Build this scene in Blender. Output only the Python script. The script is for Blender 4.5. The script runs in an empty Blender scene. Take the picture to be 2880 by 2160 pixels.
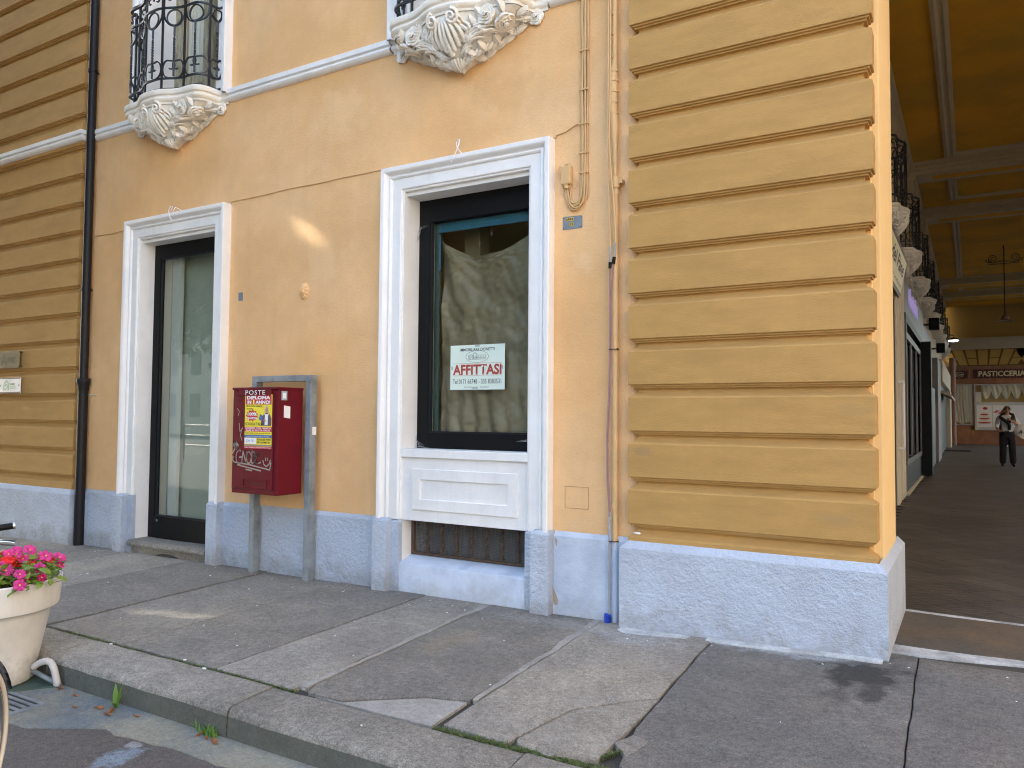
import bpy, math, random
from mathutils import Vector, Matrix, noise
random.seed(7)
scene = bpy.context.scene
COL = scene.collection
rad = math.radians

# ------------------------------------------------------------------ camera, sky, sun, exposure
cam_data = bpy.data.cameras.new("camera")
cam = bpy.data.objects.new("camera", cam_data)
COL.objects.link(cam)
cam_data.sensor_width = 36.0
cam_data.lens = 36.0 * 2180.0 / 2880.0
cam_data.clip_start = 0.05
cam_data.clip_end = 1000.0
YAW, PITCH, ROLL = -0.534751203, 0.0417105974, 0.00798795778
_f = Vector((math.sin(YAW) * math.cos(PITCH), math.cos(YAW) * math.cos(PITCH), math.sin(PITCH)))
_r = Vector((math.cos(YAW), -math.sin(YAW), 0))
_u = _r.cross(_f)
_r2 = _r * math.cos(ROLL) + _u * math.sin(ROLL)
_u2 = -_r * math.sin(ROLL) + _u * math.cos(ROLL)
cam.matrix_world = Matrix(((_r2.x, _u2.x, -_f.x, 0), (_r2.y, _u2.y, -_f.y, 0), (_r2.z, _u2.z, -_f.z, 1.45), (0, 0, 0, 1)))
scene.camera = cam

SUN_DIR = Vector((-0.80, -0.35, 0.49)).normalized()      # from the scene towards the sun
world = bpy.data.worlds.new("World")
scene.world = world
world.use_nodes = True
wn = world.node_tree
wn.nodes.clear()
wo = wn.nodes.new('ShaderNodeOutputWorld')
wb = wn.nodes.new('ShaderNodeBackground')
sky = wn.nodes.new('ShaderNodeTexSky')
sky.sky_type = 'NISHITA'
sky.sun_disc = False
sky.sun_elevation = math.asin(SUN_DIR.z)
sky.sun_rotation = math.atan2(SUN_DIR.x, SUN_DIR.y)
sky.air_density = 1.0
sky.dust_density = 1.2
sky.ozone_density = 0.6
wb.inputs['Strength'].default_value = 0.15
wn.links.new(sky.outputs[0], wb.inputs[0])
wn.links.new(wb.outputs[0], wo.inputs[0])

sun_data = bpy.data.lights.new("sun", 'SUN')
sun_data.energy = 2.4
sun_data.angle = rad(0.53)
sun_data.color = (1.0, 0.93, 0.82)
sun = bpy.data.objects.new("sun", sun_data)
COL.objects.link(sun)
sun.location = SUN_DIR * 60
sun.rotation_euler = SUN_DIR.to_track_quat('Z', 'Y').to_euler()

vs = scene.view_settings
vs.view_transform = 'Standard'
vs.look = 'None'
vs.gamma = 1.0
vs.exposure = 2.85
vs.use_curve_mapping = False
scene.cycles.filter_width = 1.1

# ------------------------------------------------------------------ helpers
ROOT = {}


class M:
    """collects geometry in world coordinates"""
    def __init__(s):
        s.v, s.f, s.mi, s.cur = [], [], [], 0

    def add(s, vs_, fs_):
        o = len(s.v)
        s.v += [tuple(p) for p in vs_]
        for f in fs_:
            s.f.append(tuple(i + o for i in f))
            s.mi.append(s.cur)
        return s

    def box(s, x0, x1, y0, y1, z0, z1):
        return s.add([(x0, y0, z0), (x1, y0, z0), (x1, y1, z0), (x0, y1, z0), (x0, y0, z1), (x1, y0, z1), (x1, y1, z1), (x0, y1, z1)],
                     [(0, 3, 2, 1), (4, 5, 6, 7), (0, 1, 5, 4), (1, 2, 6, 5), (2, 3, 7, 6), (3, 0, 4, 7)])

    def quad(s, a, b, c, d):
        return s.add([a, b, c, d], [(0, 1, 2, 3)])

    def poly(s, pts):
        return s.add(pts, [tuple(range(len(pts)))])

    def prism(s, pts, d):
        """polygon pts (3d) extruded along vector d"""
        n = len(pts)
        d = Vector(d)
        v = [Vector(p) for p in pts] + [Vector(p) + d for p in pts]
        f = [tuple(range(n)), tuple(range(2 * n - 1, n - 1, -1))]
        f += [(i, i + n, (i + 1) % n + n, (i + 1) % n) for i in range(n)]
        return s.add(v, f)

    def rings(s, rs, closed=True, cap=True):
        n = len(rs[0])
        v = [p for r in rs for p in r]
        f = []
        m = n if closed else n - 1
        for k in range(len(rs) - 1):
            for i in range(m):
                a, b = k * n + i, k * n + (i + 1) % n
                f.append((a, b, b + n, a + n))
        if cap and closed:
            f.append(tuple(range(n - 1, -1, -1)))
            f.append(tuple(range((len(rs) - 1) * n, len(rs) * n)))
        return s.add(v, f)

    def tube(s, pts, r, n=6, closed=False, flat=None):
        pts = [Vector(p) for p in pts]
        N = len(pts)
        rs = []
        up = None
        for i in range(N):
            a = pts[(i - 1) % N] if closed or i else pts[0]
            b = pts[(i + 1) % N] if closed or i < N - 1 else pts[-1]
            t = b - a
            t = t.normalized() if t.length > 1e-9 else Vector((0, 0, 1))
            if up is None:
                up = Vector((0, 0, 1)) if abs(t.z) < .9 else Vector((0, 1, 0))
            x = t.cross(up)
            x = x.normalized() if x.length > 1e-6 else t.orthogonal().normalized()
            y = x.cross(t).normalized()
            up = y
            rr = r[i] if isinstance(r, (list, tuple)) else r
            fl = flat or 1.0
            rs.append([pts[i] + x * (math.cos(2 * math.pi * k / n + math.pi / n) * rr) + y * (math.sin(2 * math.pi * k / n + math.pi / n) * rr * fl) for k in range(n)])
        if closed:
            rs.append(rs[0])
        return s.rings(rs, True, not closed)

    def lathe(s, prof, c, n=24, cap=False):
        rs = [[(c[0] + r * math.cos(2 * math.pi * k / n), c[1] + r * math.sin(2 * math.pi * k / n), c[2] + z) for k in range(n)] for r, z in prof]
        return s.rings(rs, True, cap)

    def grid(s, fn, nu, nv):
        v = [fn(i / nu, j / nv) for j in range(nv + 1) for i in range(nu + 1)]
        f = [(j * (nu + 1) + i, j * (nu + 1) + i + 1, (j + 1) * (nu + 1) + i + 1, (j + 1) * (nu + 1) + i) for j in range(nv) for i in range(nu)]
        return s.add(v, f)

    def merge(s, o, mtx=None, cur=None):
        off = len(s.v)
        s.v += [tuple((mtx @ Vector(p)) if mtx else p) for p in o.v]
        s.f += [tuple(i + off for i in f) for f in o.f]
        s.mi += [cur if cur is not None else k for k in o.mi]
        return s

    def mesh(s, name, mats, org=(0, 0, 0), smooth=None):
        me = bpy.data.meshes.new(name)
        ox, oy, oz = org
        me.from_pydata([(x - ox, y - oy, z - oz) for x, y, z in s.v], [], s.f)
        mats = mats if isinstance(mats, (list, tuple)) else [mats]
        for m in mats:
            me.materials.append(m)
        if len(mats) > 1:
            me.polygons.foreach_set('material_index', s.mi)
        if smooth is not None:
            me.shade_smooth()
            if smooth < 179:
                me.set_sharp_from_angle(angle=rad(smooth))
        me.update()
        return me


def origin(o):
    p = Vector((0, 0, 0))
    while o is not None:
        p = p + o.location
        o = o.parent
    return p


def link(name, me, parent=None, loc=None):
    o = bpy.data.objects.new(name, me)
    COL.objects.link(o)
    if parent is not None:
        o.parent = parent
    if loc is not None:
        o.location = loc
    return o


def pieces(m):
    """groups of faces of m that lie apart from each other"""
    par = list(range(len(m.v)))

    def find(i):
        while par[i] != i:
            par[i] = par[par[i]]
            i = par[i]
        return i
    for f in m.f:
        r0 = find(f[0])
        for i in f[1:]:
            par[find(i)] = r0
    isl = {}
    for k, f in enumerate(m.f):
        isl.setdefault(find(f[0]), []).append(k)
    if not 1 < len(isl) <= 70:
        return None
    L = []
    for fs in isl.values():
        vs_ = {i for k in fs for i in m.f[k]}
        lo = [min(m.v[i][c] for i in vs_) for c in range(3)]
        hi = [max(m.v[i][c] for i in vs_) for c in range(3)]
        L.append((fs, lo, hi, max(hi[c] - lo[c] for c in range(3))))
    g = list(range(len(L)))

    def gf(i):
        while g[i] != i:
            i = g[i]
        return i
    for i in range(len(L)):
        for j in range(i):
            d = math.sqrt(sum(max(0, L[i][1][c] - L[j][2][c], L[j][1][c] - L[i][2][c]) ** 2 for c in range(3)))
            if d <= max(.02, .5 * max(L[i][3], L[j][3])):
                g[gf(i)] = gf(j)
    out = {}
    for i in range(len(L)):
        out.setdefault(gf(i), []).extend(L[i][0])
    if len(out) < 2:
        return None
    res = []
    for fs in out.values():
        q = M()
        mp = {}
        for k in sorted(fs):
            f = []
            for i in m.f[k]:
                if i not in mp:
                    mp[i] = len(q.v)
                    q.v.append(m.v[i])
                f.append(mp[i])
            q.f.append(tuple(f))
            q.mi.append(m.mi[k])
        res.append(q)
    return res


def part(name, m, mats, parent, smooth=None, bevel=0, seg=2, label=None):
    ps_ = pieces(m)
    if ps_:
        return [part(name, q, mats, parent, smooth, bevel, seg, label) for q in ps_][0]
    me = m.mesh(name, mats, origin(parent), smooth)
    o = link(name, me, parent)
    if bevel:
        add_bevel(o, bevel, seg)
    if label:
        o['label'] = label
    return o


def add_bevel(o, w, seg=2):
    b = o.modifiers.new('bevel', 'BEVEL')
    b.width = w
    b.segments = seg
    b.limit_method = 'ANGLE'
    b.angle_limit = rad(35)
    return b


def thing(name, label, cat, loc=(0, 0, 0), group=None):
    o = bpy.data.objects.new(name, None)
    COL.objects.link(o)
    o.location = loc
    o.empty_display_size = .1
    o['label'] = label
    o['category'] = cat
    if group:
        o['group'] = group
    return o


def single(name, m, mats, label, cat, loc=(0, 0, 0), group=None, smooth=None, bevel=0):
    me = m.mesh(name, mats, loc, smooth)
    o = link(name, me, None, loc)
    o['label'] = label
    o['category'] = cat
    if group:
        o['group'] = group
    if bevel:
        add_bevel(o, bevel)
    return o


def struct(name, m, mats, smooth=None, bevel=0, kind='structure'):
    o = link(name, m.mesh(name, mats, (0, 0, 0), smooth))
    o['kind'] = kind
    if bevel:
        add_bevel(o, bevel)
    return o


def copy_tree(o, parent=None):
    c = o.copy()
    COL.objects.link(c)
    c.parent = parent
    for ch in list(o.children):
        copy_tree(ch, c)
    return c


def sub(a, b):
    return Vector(a) - Vector(b)


# ---- text as mesh
def text_mesh(s, bold=0.0, ext=0.0, shear=0.0, spacing=1.0):
    cu = bpy.data.curves.new('text', 'FONT')
    cu.body = s
    cu.offset = bold
    cu.extrude = ext
    cu.shear = shear
    cu.space_character = spacing
    cu.resolution_u = 3
    ob = bpy.data.objects.new('text', cu)
    COL.objects.link(ob)
    bpy.context.view_layer.update()
    dg = bpy.context.evaluated_depsgraph_get()
    me = bpy.data.meshes.new_from_object(ob.evaluated_get(dg))
    COL.objects.unlink(ob)
    bpy.data.objects.remove(ob)
    bpy.data.curves.remove(cu)
    return me


def lettering(s, mat, parent, o, right, up, w=None, h=None, bold=0.0, name='lettering', center=True, shear=0.0, spacing=1.0, lift=0.0015):
    """text laid flat: box starting (or centred) at o, with width w and cap height h"""
    me = text_mesh(s, bold, 0.0, shear, spacing)
    xs = [v.co.x for v in me.vertices]
    ys = [v.co.y for v in me.vertices]
    if not xs:
        return None
    x0, x1, y0, y1 = min(xs), max(xs), min(ys), max(ys)
    right, up = Vector(right).normalized(), Vector(up).normalized()
    nrm = right.cross(up)
    if h is None:
        h = w / (x1 - x0) * (y1 - y0)
    if w is None:
        w = h / (y1 - y0) * (x1 - x0)
    sx, sy = w / (x1 - x0), h / (y1 - y0)
    org = origin(parent)
    o = Vector(o) - org + nrm * lift
    if center:
        o = o - right * (w / 2) - up * (h / 2)
    for v in me.vertices:
        v.co = o + right * ((v.co.x - x0) * sx) + up * ((v.co.y - y0) * sy)
    me.materials.clear()
    me.materials.append(mat)
    return link(name, me, parent)


# ---- materials
def mat(name, col, rough=.8, var=.12, vscale=1.5, bump=0.0, bscale=60.0, metal=0.0, spec=.5, col2=None, c2scale=.6, c2lo=.45, c2hi=.62, tint=0.0, speck=0.0, coat=0.0, stretch=None, bdist=.01, fine=0.0, stains=(), mottle=0.0, splash=None, streak=0.0, streakcol=(.3, .25, .18)):
    m = bpy.data.materials.new(name)
    m.use_nodes = True
    nt = m.node_tree
    b = nt.nodes['Principled BSDF']
    L = nt.links.new
    geo = nt.nodes.new('ShaderNodeNewGeometry')
    pos = geo.outputs['Position']
    if stretch:
        mp = nt.nodes.new('ShaderNodeMapping')
        mp.inputs['Scale'].default_value = stretch
        L(pos, mp.inputs[0])
        pos = mp.outputs[0]
    base = nt.nodes.new('ShaderNodeRGB')
    base.outputs[0].default_value = (*col, 1)
    c = base.outputs[0]

    def tex(scale, detail=5, ro=.6):
        t = nt.nodes.new('ShaderNodeTexNoise')
        t.inputs['Scale'].default_value = scale
        t.inputs['Detail'].default_value = detail
        t.inputs['Roughness'].default_value = ro
        L(pos, t.inputs['Vector'])
        return t.outputs['Fac']

    def mixc(a, bcol, fac):
        x = nt.nodes.new('ShaderNodeMix')
        x.data_type = 'RGBA'
        L(fac, x.inputs[0])
        L(a, x.inputs[6])
        if isinstance(bcol, tuple):
            x.inputs[7].default_value = (*bcol, 1)
        else:
            L(bcol, x.inputs[7])
        return x.outputs[2]

    def ramp(src, lo, hi, vlo=0., vhi=1.):
        r = nt.nodes.new('ShaderNodeMapRange')
        r.inputs['From Min'].default_value = lo
        r.inputs['From Max'].default_value = hi
        r.inputs['To Min'].default_value = vlo
        r.inputs['To Max'].default_value = vhi
        L(src, r.inputs[0])
        return r.outputs[0]

    def mulv(a, fac):
        x = nt.nodes.new('ShaderNodeVectorMath')
        x.operation = 'SCALE'
        L(a, x.inputs[0])
        L(fac, x.inputs['Scale'])
        return x.outputs[0]

    if col2:
        c = mixc(c, tuple(col2), ramp(tex(c2scale), c2lo, c2hi))
    if var:
        c = mulv(c, ramp(tex(vscale, 6, .65), .25, .75, 1 - var, 1 + var))
    if mottle:
        c = mulv(c, ramp(tex(4.5, 6, .7), .3, .7, 1 - mottle, 1 + mottle))
    for sx, sy, sr, scol, amt, nsc in stains:
        dv = nt.nodes.new('ShaderNodeVectorMath')
        dv.operation = 'SUBTRACT'
        L(geo.outputs['Position'], dv.inputs[0])
        dv.inputs[1].default_value = (sx, sy, 0) if not isinstance(sx, tuple) else sx
        fl_ = nt.nodes.new('ShaderNodeVectorMath')
        fl_.operation = 'MULTIPLY'
        L(dv.outputs[0], fl_.inputs[0])
        k_ = sr[0] / sr[1] if isinstance(sr, tuple) else 1
        fl_.inputs[1].default_value = (1, k_, 0) if not isinstance(sx, tuple) else (1, 0, k_)
        ln_ = nt.nodes.new('ShaderNodeVectorMath')
        ln_.operation = 'LENGTH'
        L(fl_.outputs[0], ln_.inputs[0])
        R0 = sr[0] if isinstance(sr, tuple) else sr
        nn = nt.nodes.new('ShaderNodeMath')
        nn.operation = 'MULTIPLY_ADD'
        L(tex(nsc, 5, .65), nn.inputs[0])
        nn.inputs[1].default_value = R0 * 2.2
        L(ln_.outputs['Value'], nn.inputs[2])
        c = mixc(c, tuple(scol), ramp(nn.outputs[0], R0 * 1.55, R0 * 2.0, amt, 0))
    if splash:
        z0_, z1_, zc_, zam, zn = splash
        sp_ = nt.nodes.new('ShaderNodeSeparateXYZ')
        L(geo.outputs['Position'], sp_.inputs[0])
        zz_ = nt.nodes.new('ShaderNodeMath')
        zz_.operation = 'MULTIPLY_ADD'
        L(tex(zn, 5, .7), zz_.inputs[0])
        zz_.inputs[1].default_value = -(z1_ - z0_) * 2.6
        L(sp_.outputs['Z'], zz_.inputs[2])
        c = mixc(c, tuple(zc_), ramp(zz_.outputs[0], z0_ - (z1_ - z0_) * 1.3, z1_ - (z1_ - z0_) * 1.3, zam, 0))
    if streak:
        mp2 = nt.nodes.new('ShaderNodeMapping')
        mp2.inputs['Scale'].default_value = (7, 7, .55)
        L(geo.outputs['Position'], mp2.inputs[0])
        t2_ = nt.nodes.new('ShaderNodeTexNoise')
        t2_.inputs['Scale'].default_value = 1.3
        t2_.inputs['Detail'].default_value = 6
        t2_.inputs['Roughness'].default_value = .7
        L(mp2.outputs[0], t2_.inputs['Vector'])
        c = mixc(c, tuple(streakcol), ramp(t2_.outputs['Fac'], .52, .80, 0, streak))
    if speck:
        c = mulv(c, ramp(tex(130, 3, .6), .3, .7, 1 - speck, 1 + speck))
        c = mulv(c, ramp(tex(30, 5, .75), .3, .7, 1 - speck * .8, 1 + speck * .8))
    if tint:
        oi = nt.nodes.new('ShaderNodeObjectInfo')
        c = mulv(c, ramp(oi.outputs['Random'], 0, 1, 1 - tint, 1 + tint))
    L(c, b.inputs['Base Color'])
    b.inputs['Roughness'].default_value = rough
    b.inputs['Metallic'].default_value = metal
    b.inputs['Specular IOR Level'].default_value = spec
    b.inputs['Coat Weight'].default_value = coat
    if bump:
        bp = nt.nodes.new('ShaderNodeBump')
        bp.inputs['Strength'].default_value = bump
        bp.inputs['Distance'].default_value = bdist
        hgt = tex(bscale, 4, .6)
        if fine:
            t2 = tex(bscale * 5, 3, .6)
            a = nt.nodes.new('ShaderNodeMath')
            a.operation = 'MULTIPLY_ADD'
            L(t2, a.inputs[0])
            a.inputs[1].default_value = fine
            L(hgt, a.inputs[2])
            hgt = a.outputs[0]
        L(hgt, bp.inputs['Height'])
        L(bp.outputs[0], b.inputs['Normal'])
    m['c'] = 1
    return m


def glass(name, tintc=(.9, .95, .92), refl=1.0, rough=0.0):
    m = bpy.data.materials.new(name)
    m.use_nodes = True
    nt = m.node_tree
    nt.nodes.clear()
    L = nt.links.new
    out = nt.nodes.new('ShaderNodeOutputMaterial')
    mix = nt.nodes.new('ShaderNodeMixShader')
    tr = nt.nodes.new('ShaderNodeBsdfTransparent')
    tr.inputs[0].default_value = (*tintc, 1)
    gl = nt.nodes.new('ShaderNodeBsdfGlossy')
    gl.inputs['Roughness'].default_value = rough
    fr = nt.nodes.new('ShaderNodeFresnel')
    ge = nt.nodes.new('ShaderNodeNewGeometry')
    io = nt.nodes.new('ShaderNodeMapRange')
    io.inputs['To Min'].default_value = 1.5
    io.inputs['To Max'].default_value = 1 / 1.5
    L(ge.outputs['Backfacing'], io.inputs[0])
    L(io.outputs[0], fr.inputs[0])
    ma = nt.nodes.new('ShaderNodeMath')
    ma.operation = 'MULTIPLY'
    ma.inputs[1].default_value = refl
    ma.use_clamp = True
    L(fr.outputs[0], ma.inputs[0])
    L(ma.outputs[0], mix.inputs[0])
    L(tr.outputs[0], mix.inputs[1])
    L(gl.outputs[0], mix.inputs[2])
    L(mix.outputs[0], out.inputs[0])
    return m


def leafy(name, col, var=.25, rough=.55, trans=.35):
    m = bpy.data.materials.new(name)
    m.use_nodes = True
    nt = m.node_tree
    b = nt.nodes['Principled BSDF']
    L = nt.links.new
    geo = nt.nodes.new('ShaderNodeNewGeometry')
    t = nt.nodes.new('ShaderNodeTexNoise')
    t.inputs['Scale'].default_value = 2.3
    L(geo.outputs['Position'], t.inputs['Vector'])
    oi = nt.nodes.new('ShaderNodeObjectInfo')
    ad = nt.nodes.new('ShaderNodeMath')
    ad.operation = 'ADD'
    L(t.outputs['Fac'], ad.inputs[0])
    L(geo.outputs['Random Per Island'], ad.inputs[1])
    r = nt.nodes.new('ShaderNodeMapRange')
    r.inputs['From Min'].default_value = .3
    r.inputs['From Max'].default_value = 1.4
    r.inputs['To Min'].default_value = 1 - var
    r.inputs['To Max'].default_value = 1 + var
    L(ad.outputs[0], r.inputs[0])
    sc = nt.nodes.new('ShaderNodeVectorMath')
    sc.operation = 'SCALE'
    sc.inputs[0].default_value = col
    L(r.outputs[0], sc.inputs['Scale'])
    L(sc.outputs[0], b.inputs['Base Color'])
    b.inputs['Roughness'].default_value = rough
    tl = nt.nodes.new('ShaderNodeBsdfTranslucent')
    L(sc.outputs[0], tl.inputs[0])
    mx = nt.nodes.new('ShaderNodeMixShader')
    mx.inputs[0].default_value = trans
    L(b.outputs[0], mx.inputs[1])
    L(tl.outputs[0], mx.inputs[2])
    L(mx.outputs[0], nt.nodes['Material Output'].inputs[0])
    return m


def emit(name, col, s):
    m = bpy.data.materials.new(name)
    m.use_nodes = True
    b = m.node_tree.nodes['Principled BSDF']
    b.inputs['Base Color'].default_value = (*col, 1)
    b.inputs['Emission Color'].default_value = (*col, 1)
    b.inputs['Emission Strength'].default_value = s
    return m


X = {}
X['peach'] = mat('peach_plaster', (.715, .418, .178), .9, .09, 1.6, .45, 45, col2=(.765, .485, .24), c2scale=.75, c2lo=.40, c2hi=.64, bdist=.008, fine=.5, mottle=.035, streak=.22, streakcol=(.56, .33, .135), stains=(((-2.5, 0, .66), 0, (.18, .06), (.72, .47, .24), .6, 6), ((-5.9, 0, .70), 0, (.35, .10), (.55, .33, .15), .5, 4), ((-2.45, 0, 2.62), 0, (.12, .14), (.77, .52, .27), .6, 6), ((-5.1, 0, 2.85), 0, (.25, .3), (.77, .51, .27), .5, 5), ((-4.9, 0, 4.2), 0, (.4, .3), (.78, .53, .28), .5, 4), ((-3.2, 0, 4.05), 0, (.35, .2), (.60, .34, .14), .45, 4)))  # col2 mottling also carries the faint light dapples in its colour
X['ochre'] = mat('ochre_plaster', (.445, .258, .078), .88, .06, 1.2, .4, 40, col2=(.405, .232, .07), c2scale=1.6, stretch=(1, 1, 4), bdist=.005, fine=.5, mottle=.05, streak=.25, streakcol=(.36, .20, .06), stains=(((-1.97, 0, 1.215), 0, (.11, .045), (.33, .205, .085), .75, 9), ((-.70, 0, .84), 0, (.16, .05), (.36, .225, .09), .6, 8), ((-.62, 0, 1.5), 0, (.10, .06), (.37, .23, .085), .5, 8), ((-9.9, 0, 1.5), 0, (.12, .03), (.52, .36, .16), .5, 9), ((-1.2, 0, .70), 0, (.3, .02), (.52, .35, .14), .5, 9)))
X['orange'] = mat('warm_lit_plaster', (.76, .53, .245), .88, .05, 1.2, .3, 40, bdist=.004, fine=.5)  # saturated side plaster, with the warm light on it put into the colour
X['white'] = mat('white_paint', (.80, .79, .765), .6, .04, 2.5, .3, 60, col2=(.72, .715, .69), c2scale=2.2, c2lo=.48, c2hi=.75, bdist=.004, fine=.5, mottle=.02, streak=.4, streakcol=(.60, .57, .51))
X['plinth'] = mat('grey_blue_masonry_paint', (.495, .56, .655), .85, .06, 1.6, 1.0, 30, col2=(.455, .51, .595), c2scale=2.0, bdist=.028, fine=.3, mottle=.04, splash=(-.08, .18, (.25, .235, .21), .65, 7), streak=.22, streakcol=(.36, .40, .47))
X['plinth_smooth'] = mat('grey_blue_smooth_paint', (.50, .56, .645), .8, .05, 2.0, .5, 12, col2=(.42, .475, .56), c2scale=3.5, bdist=.014, fine=.35, mottle=.06, splash=(-.08, .14, (.30, .28, .25), .55, 8))
X['stucco'] = mat('cream_stucco', (.80, .765, .69), .8, .06, 4, .5, 50, col2=(.73, .69, .60), c2scale=5, bdist=.003)
X['iron'] = mat('black_iron', (.018, .019, .022), .42, .2, 9, .15, 90, bdist=.002)
X['pipe'] = mat('black_pipe_paint', (.012, .011, .012), .5, .15, 5, .08, 30, spec=.25, bdist=.003)
SLAB_MARKS = ((-.55, 4.78, (.26, .34), (.026, .025, .023), .95, 6), (-.47, 4.45, (.09, .22), (.04, .038, .035), .85, 8), (-.62, 4.38, .10, (.07, .065, .06), .7, 9), (-2.6, 4.95, (.7, .14), (.36, .35, .33), .35, 5), (-1.0, 5.0, (.6, .12), (.34, .36, .38), .6, 6), (-2.95, 4.2, (.16, .5), (.30, .25, .17), .5, 5), (-5.0, 3.6, (.3, .35), (.27, .25, .20), .4, 4), (-1.9, 4.85, (.4, .2), (.30, .31, .32), .45, 6), (-.1, 3.9, (.3, .5), (.13, .12, .115), .5, 4))  # damp and mortar stains, plus paler and warmer patches
X['slab'] = mat('pavement_stone', (.220, .203, .176), .85, .22, 1.1, .9, 50, col2=(.275, .245, .195), c2scale=.9, c2lo=.44, c2hi=.68, tint=.2, speck=.42, bdist=.012, fine=.6, stains=SLAB_MARKS, mottle=.16)
X['slabdark'] = mat('dark_pavement_stone', (.128, .123, .115), .8, .18, 1.6, .9, 50, col2=(.165, .15, .128), c2scale=1.2, c2lo=.42, c2hi=.68, tint=.06, speck=.46, bdist=.012, fine=.6, stains=SLAB_MARKS, mottle=.18)
X['kerb'] = mat('kerb_granite', (.275, .252, .212), .88, .18, 1.4, .9, 60, col2=(.20, .185, .155), c2scale=1.3, tint=.12, speck=.45, bdist=.012, fine=.6, mottle=.12)
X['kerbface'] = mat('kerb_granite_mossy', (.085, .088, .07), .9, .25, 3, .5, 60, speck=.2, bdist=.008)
X['mortar'] = mat('pale_mortar', (.285, .27, .24), .9, .16, 6, .7, 40, col2=(.235, .22, .195), c2scale=3, bdist=.010, speck=.25, mottle=.1)
X['limewash'] = mat('limewashed_mortar', (.46, .475, .47), .9, .16, 6, .7, 40, col2=(.30, .30, .29), c2scale=4, bdist=.010, speck=.2, mottle=.15)
X['road'] = mat('asphalt', (.115, .102, .09), .9, .12, 1.0, .9, 120, speck=.4, bdist=.010, fine=.4, mottle=.1, stains=((-3.48, 2.27, (.10, .17), (.24, .31, .38), .75, 14), (-3.55, 2.38, .05, (.4, .42, .42), .6, 20)))
X['gutter'] = mat('gutter_concrete', (.225, .215, .165), .85, .18, 3, .6, 70, col2=(.13, .15, .155), c2scale=2.1, c2lo=.42, c2hi=.6, speck=.25, bdist=.008)
X['dirt'] = mat('joint_dirt', (.045, .04, .032), .95, .3, 12, .6, 80)
X['black'] = mat('black_frame', (.006, .006, .006), .5, .1, 8, .05, 40, spec=.15)
X['teal'] = mat('teal_frame', (.022, .055, .052), .5, .1, 5)
X['blue'] = mat('blue_masking_tape', (.014, .095, .17), .6, .1, 6)
X['galv'] = mat('galvanised_steel', (.25, .285, .305), .5, .25, 9, .12, 30, metal=.25, col2=(.18, .205, .225), c2scale=7, bdist=.003)
X['red'] = mat('post_red_paint', (.125, .004, .011), .6, .12, 4, .06, 60, spec=.22, coat=.0, bdist=.002)
X['reddark'] = mat('post_red_seam', (.045, .003, .006), .5, .1, 4)
X['ltgreen'] = mat('pale_green_board', (.70, .79, .68), .4, .02, 3)
X['ink'] = mat('black_ink', (.02, .02, .02), .6, 0)
X['redink'] = mat('red_ink', (.42, .055, .032), .5, .05, 30)
X['paper'] = mat('white_paper', (.8, .8, .8), .5, .02, 5)
X['greyink'] = mat('grey_ink', (.22, .22, .23), .6, 0)
X['yellow'] = mat('yellow_paper', (.82, .68, .03), .5, .03, 6)
X['posterred'] = mat('poster_red', (.50, .012, .05), .5, .03, 6)
X['posterblue'] = mat('poster_blue', (.03, .11, .30), .5, .05, 9)
X['brass'] = mat('aged_brass', (.10, .078, .028), .55, .2, 6, .05, 60, metal=.1, spec=.3)
X['navy'] = mat('navy_print', (.015, .015, .05), .5, 0)
X['green'] = mat('green_print', (.25, .50, .16), .5, 0)
X['zinc'] = mat('zinc_plate', (.19, .225, .245), .55, .2, 14, .1, 40, metal=.2)
X['skin'] = mat('skin', (.42, .22, .14), .55, .05, 9)
X['hair'] = mat('light_brown_hair', (.13, .075, .04), .6, .25, 60)
X['shirt'] = mat('grey_jersey', (.62, .63, .65), .85, .06, 9, .3, 90, bdist=.004)
X['trousers'] = mat('black_cloth', (.012, .012, .014), .85, .1, 9)
X['pot'] = mat('cream_planter', (.70, .68, .63), .5, .05, 2.2, .12, 30, col2=(.60, .57, .51), c2scale=2.5, bdist=.003, splash=(-.18, .03, (.22, .20, .16), .75, 5), streak=.3, streakcol=(.48, .44, .37))
X['potdirt'] = mat('soil', (.03, .022, .015), .95, .3, 20, .8, 50)
X['mat'] = mat('green_rubber', (.05, .085, .065), .7, .2, 7, .2, 80)
X['wood'] = mat('weathered_window_wood', (.40, .37, .26), .7, .2, 6, .3, 30, col2=(.25, .21, .12), c2scale=5, stretch=(4, 4, 1))
X['rust'] = mat('rusty_iron', (.075, .045, .028), .85, .4, 14, .5, 60, bdist=.004)
X['mesh'] = mat('dark_wire_mesh', (.10, .09, .08), .7, .25, 20)
X['dark'] = mat('dark_interior', (.02, .018, .015), .9, .2, 3)
X['room'] = mat('dim_room_wall', (.16, .135, .085), .9, .1, 2)
X['doorback'] = mat('pale_screen', (.46, .48, .42), .8, .08, .8)
X['curtain'] = mat('white_curtain', (.70, .69, .68), .8, .03, 6)
X['archcream'] = mat('khaki_moulding_paint', (.42, .345, .215), .8, .08, 3, .2, 50, bdist=.004)
X['cream'] = mat('cream_stone', (.52, .46, .35), .8, .07, 3, .2, 50, bdist=.004)
X['ceil'] = mat('ochre_ceiling', (.56, .275, .006), .9, .15, .8, .2, 30, col2=(.42, .24, .012), c2scale=.7)
X['archwall'] = mat('golden_plaster', (.45, .30, .09), .9, .08, 1.2)
X['groove'] = mat('brown_groove', (.16, .09, .03), .9, .05, 2)
X['marble'] = mat('red_brown_marble', (.30, .13, .065), .35, .25, 2.5, col2=(.23, .10, .05), c2scale=2)
X['tile'] = mat('arcade_tile', (.058, .048, .038), .5, .18, 2.2, .2, 90, tint=.12, col2=(.085, .072, .058), c2scale=1.2, bdist=.003)
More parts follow.
